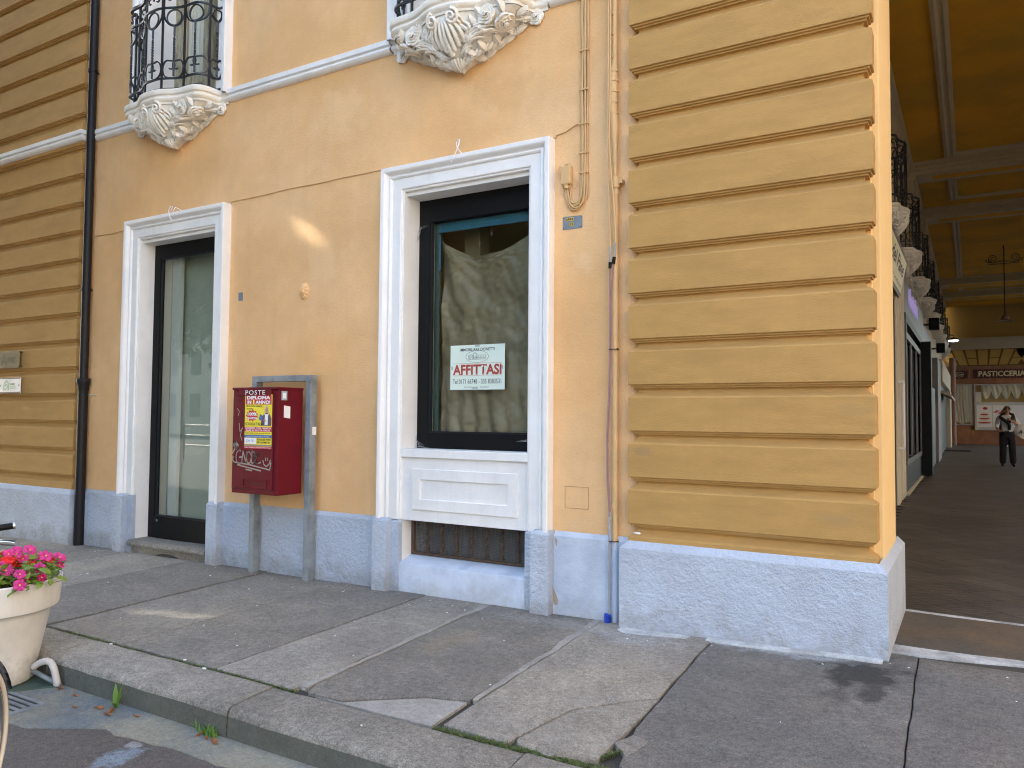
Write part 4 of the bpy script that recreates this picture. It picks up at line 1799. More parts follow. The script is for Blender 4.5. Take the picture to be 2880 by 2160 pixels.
m = M()
m.box(AX, -1.03, 10.4, 13.7, .05, 3.36)
sf = shop(m, X['dark'], 'dark bakery doorway with cream stone jambs')
m = M()
m.box(AX, -1.0, 13.72, 14.35, .05, 3.9)
part('door_jamb', m, X['cream'], sf, bevel=.02)
m = M()
m.box(AX, -1.03, 14.36, 14.75, .05, 3.9)
part('door_jamb', m, X['marble'], sf, bevel=.02)
m = M()
m.box(AX, -1.01, 14.76, 15.55, .05, 4.2)
part('door_jamb', m, X['cream'], sf, bevel=.02)
m = M()
m.tube([(-1.0, 13.9, 2.05), (-.93, 13.9, 2.06), (-.93, 13.9, 2.0), (-.93, 13.9, 1.02), (-.93, 13.9, .98), (-1.0, 13.9, .98)], .022, 8)
part('door_handle', m, X['white'], sf, smooth=60)

m = M()
m.box(AX, -1.02, 15.6, 22.0, 3.40, 4.12)
sf = shop(m, X['shopgrey'], 'dark grey shop front with glazed display window')
m = M()
m.box(AX, -1.02, 15.6, 15.72, .1, 3.40)
m.box(AX, -1.02, 21.3, 22.0, .1, 3.40)
m.box(AX, -1.00, 15.72, 21.3, 3.25, 3.40)
m.box(AX, -1.02, 15.72, 21.3, .1, .62)
part('shop_frame', m, X['shopdark'], sf)
fr = sf
m = M()
m.box(AX, -.985, 15.6, 15.72, .7, 3.3)
m.box(-1.03, -1.0, 15.72, 20.6, 2.95, 3.07)
m.box(-1.03, -1.0, 15.72, 20.6, .62, .72)
for y in (15.75, 17.2, 18.9, 20.5):
    m.box(-1.03, -1.0, y, y + .09, .72, 2.95)
part('window_frame', m, X['shopgrey'], fr)
m = M()
m.box(-1.06, -1.05, 15.8, 20.6, .7, 3.0)
part('glass_pane', m, X['darkpane'], fr)
m = M()
m.box(AX + .01, AX + .02, 15.8, 20.6, .6, 3.1)
part('display_back', m, X['wood'], fr)
m = M()
r = random.Random(4)
for k in range(6):
    for y in (16.3, 16.6, 18.0, 19.4):
        z = .85 + .3 * k
        m.box(-1.12, -1.09, y, y + .22, z, z + r.uniform(.06, .2))
part('display_card', m, X['paper'], fr)
m = M()
m.box(AX, -.97, 15.6, 22.0, .06, .13)
part('marble_base', m, X['cream'], sf)
m = M()
m.box(-1.02, -.80, 20.75, 21.25, .15, 3.3)
part('open_door', m, X['black'], sf)

m = M()
m.box(AX, -1.03, 22.05, 26.9, 3.2, 3.9)
sf = shop(m, mat('blue_grey_fascia', (.14, .17, .24), .5, .05), 'narrow shop front with bluish fascia')
m = M()
m.box(AX, -1.08, 22.05, 26.9, .1, 3.2)
part('shop_frame', m, X['shopdark'], sf)
m = M()
m.box(AX, -.92, 23.2, 26.4, .14, 2.35)
part('shutter', m, X['shopgreen'], sf)
m = M()
m.box(-.915, -.91, 23.6, 24.0, 1.2, 1.6)
part('window_poster', m, mat('blue_poster', (.06, .16, .35), .5, .1), sf)
m = M()
m.box(-.915, -.91, 23.6, 24.2, .8, 1.15)
part('window_poster', m, X['paper'], sf)

m = M()
m.box(AX, -.86, 27.0, 29.6, .12, 3.35)
sf = shop(m, mat('grey_cladding', (.20, .19, .20), .6, .05), 'grey and cream shop surround with canopy')
m = M()
m.box(AX, -.80, 29.7, 41.5, 2.75, 3.5)
m.box(AX, -.78, 39.5, 41.5, .2, 2.75)
part('cream_surround', m, X['cream'], sf, bevel=.02)
m = M()
m.prism([(AX, 30, 2.55), (-.55, 30, 2.2), (-.55, 30, 2.28), (AX, 30, 2.68)], (0, 6, 0))
part('canopy', m, X['cream'], sf)
m = M()
m.box(AX, -.95, 29.7, 39.5, .18, 2.74)
part('shop_frame', m, X['shopgreen'], sf)
m = M()
m.tube([(-.74, 42.6, .2), (-.74, 42.6, 4.4)], .14, 12)
single('drainpipe', m, X['copper'], 'brown round downpipe at the far end of the arcade beside the pastry shop', 'drainpipe', (-.74, 42.6, .2), smooth=60)

# dark boxes (speakers) on the wall
for y, z, lab in ((24.3, 3.95, 'black loudspeaker box on the arcade wall below the fourth balcony'), (29.6, 3.70, 'black loudspeaker box on the arcade wall above the grey pier')):
    t = thing('loudspeaker', lab, 'loudspeaker', (AX, y, z))
    m = M()
    m.box(-.98, -.72, y, y + .3, z, z + .32)
    part('cabinet', m, X['black'], t, bevel=.02)
    m = M()
    m.box(AX, -.98, y + .12, y + .18, z + .12, z + .18)
    part('bracket', m, X['iron'], t)

# signs
t = thing('shop_sign', 'large cream bakery sign in a brown frame, tilted out from the wall, lettered del Pane', 'sign', (-1.0, 12.5, 3.5))
A0, A1 = Vector((-1.02, 8.6, 3.43)), Vector((-.90, 8.6, 4.02))
d = (A1 - A0)
nrm = Vector((d.z, 0, -d.x)).normalized()
m = M()
m.prism([A0, A0 + nrm * .05, A1 + nrm * .05, A1], (0, 5.35, 0))
part('sign_frame', m, X['signbrown'], t)
b_ = nrm * .052
m = M()
m.prism([A0 + d * .10 + b_, A0 + d * .10 + b_ + nrm * .004, A0 + d * .90 + b_ + nrm * .004, A0 + d * .90 + b_], (0, 5.28, 0))
part('sign_face', m, X['signcream'], t)
up = d.normalized()
lettering("L'angolo del Pane", X['ink'], t, A0 + d * .58 + b_ + nrm * .006 + Vector((0, 2.95, 0)), (0, 1, 0), up, w=4.2, h=.27, bold=.01)
lettering('pane  focacce  dolci  tradizioni', X['ink'], t, A0 + d * .22 + b_ + nrm * .006 + Vector((0, 3.2, 0)), (0, 1, 0), up, w=3.7, h=.07)

t = thing('shop_lettering', 'lilac illuminated script lettering on the grey shop fascia', 'sign', (-1.0, 18, 3.8))
m = M()
r = random.Random(11)
for k in range(9):
    y = 16.9 + k * .28
    h = (.30, .16, .16, .26, .16, .16, .30, .16, .24)[k]
    m.tube([(-1.005, y + .10 * math.sin(q * 2 * math.pi / 8), 3.68 + h * (.5 - .5 * math.cos(q * math.pi / 4)) ) for q in range(9)], .030, 5)
    m.tube([(-1.005, y + .05, 3.68), (-1.005, y + .2, 3.72), (-1.005, y + .28, 3.70)], .022, 5)
part('script', m, X['lilac'], t, smooth=60)

# hanging lamp
t = thing('pendant_lamp', 'dark iron pendant lamp with flat shade and scrolled ceiling bracket in the arcade', 'lamp', (.98, 29.5, 6))
ly = 29.3
s_ = ly / 22
lx, lz0, lz1 = .733 * s_, 1.45 + 3.81 * s_, 1.45 + 2.40 * s_
m = M()
m.tube([(lx, ly, cz(ly) + .02), (lx, ly, lz1 + .05)], .018, 6)
part('rod', m, X['iron'], t)
m = M()
m.lathe([(.03, .22), (.05, .16), (.10, .13), (.11, .05), (.24, .0), (.23, -.015), (.0, -.01)], (lx, ly, lz1), 20)
part('lamp_shade', m, mat('pewter', (.16, .13, .10), .45, .1, 5, metal=.5), t, smooth=50)
m = M()
for sg in (-1, 1):
    pts = []
    for k in range(26):
        q = k / 25
        a = -.5 * math.pi + q * 3.3 * math.pi
        rr = lerp(.14, .03, q)
        pts.append((lx + sg * (.30 + math.cos(a) * rr), ly, lz0 + .14 + math.sin(a) * rr))
    m.tube(pts, .012, 5)
    m.tube([(lx, ly, lz0 + .05), (lx + sg * .12, ly, lz0 + .03), (lx + sg * .30, ly, lz0), (lx + sg * .46, ly, lz0 + .04), (lx + sg * .50, ly, lz0 + .12)], .014, 5)
m.tube([(lx - .42, ly, lz0 - .04), (lx + .42, ly, lz0 - .04)], .012, 5)
part('scroll_bracket', m, X['iron'], t)

t = thing('wall_lamp', 'small lit lamp on a bracket near the far end of the arcade', 'lamp', (-.75, 39, 4))
ywl = 37.5
p = Vector((-.62, ywl, 1.45 + (1.45 - 1.45)))
zl = 4.85
m = M()
m.tube([(AX, ywl, zl + .1), (-.9, ywl, zl + .22), (-.60, ywl, zl + .16), (-.60, ywl, zl + .06)], .02, 6)
part('bracket', m, X['iron'], t)
m = M()
m.lathe([(.03, .08), (.10, .05), (.26, -.03), (.25, -.05), (.0, -.04)], (-.60, ywl, zl), 16)
part('lamp_shade', m, X['iron'], t, smooth=50)
m = M()
m.lathe([(.20, -.045), (.17, -.09), (.0, -.12)], (-.60, ywl, zl), 14)
part('lamp_glass', m, X['lamplight'], t, smooth=80)

# --- the pastry shop closing the arcade
ps = thing('pastry_shop', 'pastry shop front closing the arcade, red-brown marble below golden voussoirs', 'shop', (0, YE, .25))
zf = za(YE)
m = M()
m.box(-2, 5, YE + .25, YE + .5, zf, 8.4)
part('upper_wall', m, X['archwall'], ps)
m = M()
m.box(AX - .2, 5, YE - .05, YE + .24, 4.98, 5.55)
m.box(AX - .2, 5, YE - .10, YE - .051, 5.40, 5.55)
part('stone_band', m, X['cream'], ps)
# voussoirs and blocks, joints recessed
def block(x0, z0, x1, z1, sl0=0, sl1=0):
    m = M()
    g = .025
    m.prism([(x0 + g, YE + .20, z0 + g), (x1 - g, YE + .20, z0 + g), (x1 + sl1 - g, YE + .20, z1 - g), (x0 + sl0 + g, YE + .20, z1 - g)], (0, .06, 0))
    m.f = [tuple(reversed(f)) for f in m.f]
    part('stone_block', m, X['archwall'], ps)
m = M()
m.box(AX - .2, 5, YE + .235, YE + .245, 4.1, 5.0)
part('joint_ground', m, X['groove'], ps)
def vouss(x, sp, ta, tb):
    e = lambda t, s: x + s * (.20 + .05 * t) + sp * t
    z = lambda t: lerp(4.18, 4.98, t)
    m = M()
    g = .02
    m.prism([(e(ta, -1) + g, YE + .20, z(ta) + g), (e(ta, 1) - g, YE + .20, z(ta) + g), (e(tb, 1) - g, YE + .20, z(tb) - g), (e(tb, -1) + g, YE + .20, z(tb) - g)], (0, .06, 0))
    m.f = [tuple(reversed(f)) for f in m.f]
    part('stone_block', m, X['archwall'], ps)


for cx in (.55, 3.75):
    for i in range(-3, 4):
        x, sp = cx + i * .42, i * .13
        if x > 4.6:
            continue
        for ta, tb in (((0, 1),) if i % 2 == 0 else ((0, .45), (.45, 1))):
            vouss(x, sp, ta, tb)
# marble cladding
def clad(x0, x1, z0, z1, y=YE):
    m = M()
    m.box(x0, x1, y, y + .24, z0, z1)
    part('marble_panel', m, X['marble'], ps, bevel=.01)
clad(AX - .1, -.03, zf, 1.18)
clad(-.01, 2.6, zf, .93)
clad(2.62, 5, zf, .93)
clad(AX - .1, -.03, 3.26, 4.12)
clad(-.01, 2.6, 3.26, 4.12)
clad(2.62, 5, 3.26, 4.12)
clad(AX - .1, -.98, 1.20, 3.24)
clad(.06, .14, 1.2, 3.24)
# window 1 with gathered curtain
def shop_win(x0, x1, z0, z1):
    m = M()
    frame(m, x0, x1, z0, z1, x0 + .05, x1 - .05, z0 + .05, z1 - .05, YE - .04, YE + .05)
    f = part('display_window', m, X['steel'], ps)
    m = M()
    m.box(x0 + .04, x1 - .04, YE + .02, YE + .03, z0 + .04, z1 - .04)
    part('glass_pane', m, X['pane'], f)
    m = M()
    m.box(x0, x1, YE + .7, YE + .75, z0 - .1, z1)
    m.box(x0, x1, YE + .05, YE + .7, z0 - .1, z0 - .02)
    part('window_back', m, X['goldint'], f)
    return f


f1 = shop_win(-.97, .05, 1.19, 3.23)
m = M()
m.grid(lambda u, v: (lerp(-.90, .0, u) + .12 * (1 - v) ** 3 * (1 - u), YE + .085 + .04 * math.sin(u * 42 + 3 * math.sin(v * 2)) * (1 - .3 * v), lerp(1.30 + .05 * math.sin(u * 9), 3.2, v)), 60, 10)
part('curtain', m, X['curtain'], f1, smooth=180)
f2 = shop_win(.15, 2.6, .95, 3.23)
m = M()
def sw(u, v):
    k = 5
    ph = (u * k) % 1
    drop = .28 + .42 * math.sin(math.pi * ph) ** .8 if True else 0
    return (lerp(.45, 2.55, u), YE + .16 + .03 * math.sin(u * 60 + v * 4) * (.4 + v * .6) , lerp(3.2 - drop, 3.2, v))
m.grid(sw, 100, 8)
part('swag_curtain', m, X['curtain'], f2, smooth=180)
m = M()
m.box(.20, .45, YE + .12, YE + .13, 2.35, 2.85)
part('notice', m, X['paper'], f2)
m = M()
m.box(2.61, 2.75, YE - .05, YE + .2, zf, 3.25)
part('door_post', m, X['marble'], ps)

t = thing('cake_poster', 'off-white window poster with a layered berry cake and red sweets behind the walker', 'poster', (1.3, YE, 1.3))
m = M()
m.box(.17, 2.55, YE - .055, YE - .045, .97, 2.33)
part('poster_sheet', m, X['posterbg'], t)
def panel(x0, x1):
    m = M()
    m.box(x0, x1, YE - .062, YE - .056, 1.10, 2.18)
    part('picture', m, X['paper'], t)
panel(.24, .88); panel(.92, 1.58); panel(1.62, 2.2); panel(2.26, 2.5)
def disc(name, cx, cz_, rx, rz, mt, y):
    m = M()
    m.prism([(cx + math.cos(a) * rx, y, cz_ + math.sin(a) * rz) for a in [2 * math.pi * k / 18 for k in range(18)]], (0, .002, 0))
    m.f = [tuple(reversed(f)) for f in m.f]
    part(name, m, mt, t)
for k in range(3):
    w = (.30, .24, .18)[k]
    z = 1.32 + k * .20
    disc('cake_layer', .56, z + .03, w, .10, X['sponge'], YE - .066 - k * .003)
    disc('berry_layer', .56, z + .0, w * .98, .035, X['glaze'], YE - .0675 - k * .003)
disc('berry', .60, 2.03, .10, .07, X['glaze'], YE - .078)
for k in range(7):
    disc('sweet', 1.02 + .09 * k, 1.85 + .06 * math.sin(k * 2.1), .09, .03, X['glaze'], YE - .066 - k * .001)
for k in range(4):
    disc('sweet', 2.36 + .03 * k, 1.5 + .14 * k, .09, .03, X['glaze'], YE - .066 - k * .001)

t = thing('shop_sign', 'dark maroon fascia sign with cream lettering PASTICCERIA', 'sign', (1.3, YE, 3.7))
m = M()
m.box(.10, 4.2, YE - .07, YE - .001, 3.52, 3.96)
part('sign_board', m, X['maroon'], t, bevel=.01)
lettering('PASTICCERIA', X['signcream'], t, (1.32, YE - .074, 3.74), (1, 0, 0), (0, 0, 1), w=1.95, h=.27, bold=.03)
lettering('S', X['signcream'], t, (2.62, YE - .074, 3.74), (1, 0, 0), (0, 0, 1), w=.2, h=.27, bold=.03)
t = thing('emblem_sign', 'short maroon sign with a cream oval emblem left of the pastry shop lettering', 'sign', (-.5, YE, 3.7))
m = M()
m.box(-.86, -.12, YE - .07, YE - .001, 3.52, 3.92)
part('sign_board', m, X['maroon'], t, bevel=.01)
m = M()
m.tube([(-.49 + .19 * math.cos(a), YE - .075, 3.72 + .125 * math.sin(a)) for a in [2 * math.pi * k / 24 for k in range(24)]], .012, 5, closed=True)
m.tube([(-.66, YE - .075, 3.70), (-.56, YE - .075, 3.76), (-.46, YE - .075, 3.74), (-.32, YE - .075, 3.70)], .014, 5)
m.tube([(-.62, YE - .075, 3.69), (-.36, YE - .075, 3.69)], .010, 5)
part('emblem', m, X['signcream'], t)
m = M()
r = random.Random(8)
for x0, x1 in ((-1.05, -.10), (.02, 4.2)):
    n = int((x1 - x0) / .09)
    m.tube([(lerp(x0, x1, k / n), YE - .12, 4.12 + .015 * math.sin(k * 1.7)) for k in range(n + 1)], .006, 3)
    for k in range(n + 1):
        x = lerp(x0, x1, k / n)
        L = r.uniform(.15, .6) if k % 3 else .65
        m.tube([(x, YE - .12, 4.12), (x + r.uniform(-.02, .02), YE - .125, 4.12 - L * .5), (x, YE - .12, 4.12 - L)], .0055, 3)
single('icicle_lights', m, mat('string_light_cable', (.32, .28, .22), .6, .1), 'unlit icicle string lights hanging across the pastry shop signs', 'string lights', (0, YE - .1, 4.1))

m = M()
for k in range(7):
    m.box(-.97, -.05, 35.5 + k * .24, 35.62 + k * .24, za(36) - .005, za(36) + .006)
m.box(-1.0, -.97, 35.4, 37.2, za(36) - .006, za(36) + .008)
m.box(-.05, -.02, 35.4, 37.2, za(36) - .006, za(36) + .008)
m.box(-.969, -.051, 35.42, 37.2, za(36) - .01, za(36) + .003)
single('floor_grate', m, X['black'], 'dark rectangular floor grate set in the arcade paving before the pastry shop', 'grate', (-.5, 36.3, za(36)))
# ------------------------------------------------------------------ things on the wall
# downpipe beside the left pier
px, py, pr = -8.735, 5.125, .047
t = thing('downpipe', 'black painted downpipe with a flared collar between the banded pier and the plain wall', 'drainpipe', (px, py, -.05))
m = M()
m.tube([(px, py, 1.80), (px, py, 11)], pr, 16)
part('upper_pipe', m, X['pipe'], t, smooth=60)
m = M()
m.tube([(px, py, -.06), (px, py, 1.80)], pr + .006, 16)
part('lower_pipe', m, X['pipe'], t, smooth=60)
m = M()
m.lathe([(pr + .004, 1.70), (pr + .010, 1.715), (pr + .012, 1.76), (pr + .022, 1.785), (pr + .026, 1.81), (pr + .026, 1.84), (pr + .018, 1.845), (pr, 1.845)], (px, py, 0), 20)
part('collar', m, X['pipe'], t, smooth=50)
for z in (2.87, 5.42, 1.66):
    m = M()
    m.lathe([(pr, z - .018), (pr + .008, z - .018), (pr + .008, z + .018), (pr, z + .018)], (px, py, 0), 18)
    m.tube([(px + pr, py, z), (px + pr + .03, py + .005, z)], .010, 6)
    m.tube([(px, py + pr, z), (px, W + .02, z)], .008, 6)
    part('pipe_clip', m, X['pipe'], t, smooth=50)
m = M()
m.tube([(px + .05, py + .02, 1.655), (px + .13, py + .045, 1.655), (px + .16, W + .01, 1.652)], .006, 6)
part('wall_pin', m, X['cream'], t)

# painted telephone wire following the tops of the frames
m = M()
wire = [(-8.70, 3.500), (-8.35, 3.488), (-8.10, 3.508)]
m.tube([(x, W - .006, z) for x, z in wire], .005, 5)
wire = [(-6.385, 3.585), (-5.9, 3.588), (-5.55, 3.601), (-5.2, 3.596), (-4.9, 3.604), (-4.6, 3.602), (-4.43, 3.606)]
m.tube([(x, W - .006, z) for x, z in wire], .005, 5)
m.tube([(x, W - .006, 3.568 + .006 * math.sin(x * 5)) for x in [lerp(-8.06, -6.36, k / 12) for k in range(13)]], .005, 5)
m.tube([(x, W - .006, 3.580 + .005 * math.sin(x * 4)) for x in [lerp(-4.39, -2.70, k / 12) for k in range(13)]], .005, 5)
m.tube([(-2.70, W - .006, 3.60), (-2.62, W - .008, 3.612), (-2.53, W - .010, 3.652), (-2.485, W - .012, 3.650)], .005, 5)
single('telephone_wire', m, X['cable_orange'], 'thin plaster-coloured wire running along the wall above the door and window frames', 'cable', (-5, W, 3.6), smooth=80)

# bundle of painted cables dropping to the junction box
t = thing('cable_bundle', 'plaster-coloured bundle of cables hanging in a U-loop below the junction box', 'cables', (-2.46, W, 3.0))
r = random.Random(21)
for k, (x, rr) in enumerate(((-2.480, .013), (-2.462, .006), (-2.450, .007), (-2.440, .006), (-2.431, .005), (-2.470, .005))):
    m = M()
    y = W - .012 - .006 * (k % 3)
    pts = [(x + r.uniform(-.004, .004), y + r.uniform(-.003, .003), z) for z in [lerp(6.0, 3.30, i / 14) for i in range(15)]]
    bot = 2.985 + .012 * k if k else 3.03
    xe = -2.605 + (.012 * k if k < 4 else .004 * k)
    cxm, rx = (x + xe) / 2, (x - xe) / 2
    for i in range(9):
        a = math.pi * i / 8
        pts.append((cxm + rx * math.cos(a), y - .008, bot + .095 - .095 * math.sin(a)))
    if k == 0:
        pts.append((xe, y, 3.185))
    else:
        pts += [(xe - .012, y, 3.14 + .01 * k), (xe + .01, y + .005, 3.20)]
    m.tube(pts, rr, 6)
    part('cable', m, X['cable_orange'], t, smooth=80)
m = M()
for z in (5.2, 4.6, 4.2, 3.9, 3.64, 3.42, 3.27):
    m.box(-2.498, -2.424, W - .034, W - .001, z - .006, z + .006)
part('cable_clip', m, X['cable_orange'], t, bevel=.003)
t = thing('junction_box', 'small plaster-coloured junction box with loose wires, between window frame and cable bundle', 'junction box', (-2.60, W, 3.27))
m = M()
m.box(-2.637, -2.558, W - .055, W, 3.195, 3.335)
part('box', m, X['cable_orange'], t, bevel=.006)
m = M()
m.box(-2.620, -2.602, W - .03, W - .015, 3.336, 3.350)
m.box(-2.592, -2.574, W - .03, W - .015, 3.336, 3.350)
m.box(-2.620, -2.574, W - .03, W - .015, 3.3505, 3.356)
part('lug', m, X['cable_orange'], t)
m = M()
m.tube([(-2.600, W - .03, 3.194), (-2.600, W - .03, 3.165)], .022, 8)
part('gland', m, X['cable_orange'], t, smooth=50)
m = M()
for (cx, cz_, R) in ((-2.655, 3.315, .022), (-2.545, 3.20, .03)):
    m.tube([(cx + R * math.cos(a), W - .02, cz_ + R * 1.3 * math.sin(a)) for a in [2 * math.pi * k / 14 for k in range(14)]], .003, 4, closed=True)
m.tube([(-2.65, W - .02, 3.29), (-2.655, W - .02, 3.25), (-2.635, W - .015, 3.18), (-2.63, W - .015, 3.12)], .003, 4)
part('loose_wire', m, X['cable_orange'], t)

# zinc plate with stamped numbers
t = thing('number_plate', 'blue-grey metal plate with yellow numerals riveted under the cable loop', 'plate', (-2.56, W, 2.91))
m = M()
m.prism([(-2.642, W, 2.862), (-2.642, W, 2.955), (-2.633, W, 2.962), (-2.488, W, 2.957), (-2.480, W, 2.948), (-2.480, W, 2.868), (-2.486, W, 2.862)], (0, -.004, 0))
part('plate', m, X['zinc'], t)
for (x0, x1, z0, z1) in ((-2.615, -2.550, 2.925, 2.950), (-2.584, -2.550, 2.884, 2.910)):
    m = M()
    m.box(x0, x1, W - .0060, W - .0042, z0, z1)
    part('number_tag', m, mat('yellow_tag', (.62, .42, .06), .5, .05), t)
lettering('6984', X['ink'], t, (-2.5825, W - .0065, 2.9375), (1, 0, 0), (0, 0, 1), w=.058, h=.017, bold=.02, lift=.001)
lettering('39', X['ink'], t, (-2.567, W - .0065, 2.897), (1, 0, 0), (0, 0, 1), w=.028, h=.018, bold=.02, lift=.001)
m = M()
for x in (-2.634, -2.488):
    for z in (2.871, 2.949):
        m.tube([(x, W - .004, z), (x, W - .007, z)], .004, 6)
part('rivet', m, X['rust'], t)

# vertical conduit beside the pier, with taped joint, clamps and free cables
t = thing('conduit', 'painted vertical conduit with taped joint running down beside the ochre banded pier', 'conduit', (-2.19, W, 0))
cy = W - .045
m = M()
m.tube([(-2.200, cy, 6.2), (-2.203, cy, 4.05)], .018, 10)
m.tube([(-2.203, cy, 4.05), (-2.21, cy, 3.98), (-2.213, cy, 3.70), (-2.206, cy, 3.58), (-2.200, cy, 3.44), (-2.197, cy, 3.16)], [.020, .030, .031, .031, .020, .010], 12)
part('taped_joint', m, X['cable_orange'], t, smooth=60)
m = M()
for z in (4.4, 4.25, 4.08, 3.97, 3.90, 3.82, 3.74, 3.66):
    m.tube([(-2.208, cy, z - .006), (-2.208, cy, z + .006)], .033 if z < 4.0 else .021, 12)
part('binding', m, X['cable_orange'], t, smooth=50)
m = M()
m.tube([(-2.195, cy, 3.16), (-2.192, cy, .565)], .0215, 12)
part('tube', m, X['cable_orange'], t, smooth=60)
m = M()
m.tube([(-2.192, cy, .565), (-2.190, cy, -.02)], .0225, 12)
part('painted_foot', m, X['plinth_smooth'], t, smooth=60)
m = M()
for z0, z1, rr in ((3.11, 3.19, .030), (3.06, 3.09, .026), (.80, .84, .027)):
    m.tube([(-2.195, cy, z0), (-2.195, cy, z1)], rr, 14)
m.box(-2.17, -2.14, cy - .006, W, 3.14, 3.165)
part('clamp', m, X['cable_orange'], t, smooth=50)
t = thing('hanging_cables', 'pair of mauve cables with black connectors strapped to the conduit beside the pier', 'cables', (-2.23, W, 2))
y = W - .075
up1 = [(-2.235, y, 6.0), (-2.240, y, 4.3), (-2.243, y, 3.5), (-2.240, y, 3.15), (-2.228, y, 2.9), (-2.222, y, 2.68)]
up2 = [(-2.225, y, 6.0), (-2.225, y, 3.9), (-2.232, y, 3.45), (-2.212, y - .01, 3.2), (-2.190, y - .012, 3.0), (-2.178, y - .01, 2.8), (-2.182, y, 2.70)]
m = M()
m.tube(up1, .0062, 6)
m.tube(up2, .0062, 6)
part('painted_cable', m, X['cable_orange'], t, smooth=80)
m = M()
m.tube([up1[-1], (-2.222, y, 2.565)], .0065, 6)
m.tube([up2[-1], (-2.188, y, 2.60)], .0065, 6)
part('grey_end', m, X['cable_grey'], t, smooth=80)
m = M()
m.tube([(-2.222, y, 2.565), (-2.224, y, 2.52)], .0115, 8)
m.tube([(-2.190, y, 2.60), (-2.198, y, 2.55)], .0125, 8)
part('connector', m, X['black'], t, smooth=50)
lo1 = [(-2.224, y, 2.52), (-2.222, y, 2.1), (-2.226, y, 1.7), (-2.244, y, 1.3), (-2.240, y, 1.0), (-2.225, y, .80), (-2.222, y, .66)]
lo2 = [(-2.198, y, 2.55), (-2.214, y, 2.3), (-2.212, y, 2.0), (-2.220, y, 1.6), (-2.236, y, 1.25), (-2.228, y, .95), (-2.216, y, .78), (-2.212, y, .70)]
m = M()
m.tube(lo1, .0052, 6)
m.tube(lo2, .0052, 6)
part('mauve_cable', m, X['cable_mauve'], t, smooth=80)
m = M()
m.tube([(-2.222, y, .74), (-2.222, y, .66)], .009, 8)
m.tube([(-2.212, y, .78), (-2.212, y, .72)], .009, 8)
part('metal_connector', m, X['steel'], t, smooth=50)
m = M()
m.tube([(-2.222, y, .66), (-2.224, y, .3), (-2.226, y, .06)], .0075, 6)
m.tube([(-2.212, y, .72), (-2.215, y, .3), (-2.218, y, .06)], .0065, 6)
part('lower_cable', m, X['cable_grey'], t, smooth=80)
m = M()
for z in (1.935, .57):
    m.tube([(-2.193 + .034 * math.cos(a) - .008, W - .052 + .036 * math.sin(a), z) for a in [2 * math.pi * k / 16 for k in range(16)]], .004, 4, closed=True)
m.box(-2.165, -2.155, W - .085, W - .075, 1.93, 1.942)
part('cable_tie', m, X['black'], t)
m = M()
for k in range(6):
    z = .055 - k * .013
    m.tube([(-2.232, y - .002, z), (-2.234, y - .002, z - .008)], .026, 10)
part('corrugated_sleeve', m, X['corrblue'], t, smooth=40)

# plaster rosette (old wire anchor)
t = thing('wall_rosette', 'small oval plaster rosette on the plain wall between door and window', 'ornament', (-5.335, W, 2.6))
m = M()
def dome(a, b):
    an = a * 2 * math.pi
    rr = b
    bump = .010 * math.sin(an * 11) * (1 if .55 < b < .95 else 0) * math.sin((b - .55) / .4 * math.pi)
    return (-5.335 + .060 * rr * math.cos(an), W - .001 - .034 * (1 - b ** 3) - bump, 2.600 + .082 * rr * math.sin(an))
m.grid(dome, 66, 12)
part('disc', m, X['peach'], t, smooth=60)
m = M()
m.lathe([(0, .0)], (0, 0, 0), 3) if False else None
for cx, cz_, rx, rz in ((-5.336, 2.605, .022, .028), (-5.345, 2.585, .016, .014), (-5.325, 2.622, .015, .012), (-5.322, 2.59, .012, .016)):
    m.grid(lambda a, b: (cx + rx * math.sin(b * math.pi) * math.cos(a * 2 * math.pi), W - .034 - .016 * math.sin(b * math.pi) * math.sin(a * 2 * math.pi), cz_ + rz * math.cos(b * math.pi)), 10, 6)
part('relief', m, X['peach'], t, smooth=60)
m = M()
m.prism([(-6.243, W, 2.572), (-6.243, W, 2.655), (-6.180, W, 2.655), (-6.180, W, 2.572)], (0, -.003, 0))
t = thing('metal_tag', 'small blank metal tag on the plain wall right of the door frame', 'plate', (-6.21, W, 2.61))
part('plate', m, X['zinc'], t)
m = M()
m.tube([(-6.235, W - .003, 2.61), (-6.235, W - .0045, 2.61)], .004, 8)
part('screw', m, X['rust'], t)

# loose wire loops over the frames
for (x, z, kind, lab) in ((CD + .02, 3.565, 0, 'bent loose end of white wire hanging over the door frame'), (CWN + .0, 3.575, 1, 'looped white wire sticking up over the window frame')):
    y = W - .110
    m = M()
    if kind:
        pts = [(x - .075, y - .004, z - .08), (x - .04, y - .010, z - .03), (x - .01, y - .012, z + .02), (x + .012, y - .010, z + .07), (x + .012, y - .005, z + .105), (x - .004, y, z + .115), (x - .018, y, z + .09), (x - .016, y, z + .05), (x + .004, y + .03, z + .01), (x + .012, W, z + .0)]
    else:
        pts = [(x + .02, y - .004, z - .10), (x - .01, y - .01, z - .06), (x - .02, y - .012, z - .02), (x - .03, y - .01, z + .02), (x - .005, y - .005, z + .055), (x + .022, y, z + .05), (x - .012, y, z + .004), (x + .03, y, z - .0), (x + .036, y + .02, z + .045), (x + .03, W, z + .03)]
    m.tube([Vector(p) for p in catmull3(pts)] if False else pts, .0042, 6)
    single('wire_loop', m, X['paper'], lab, 'wire', (x, y, z), smooth=90)

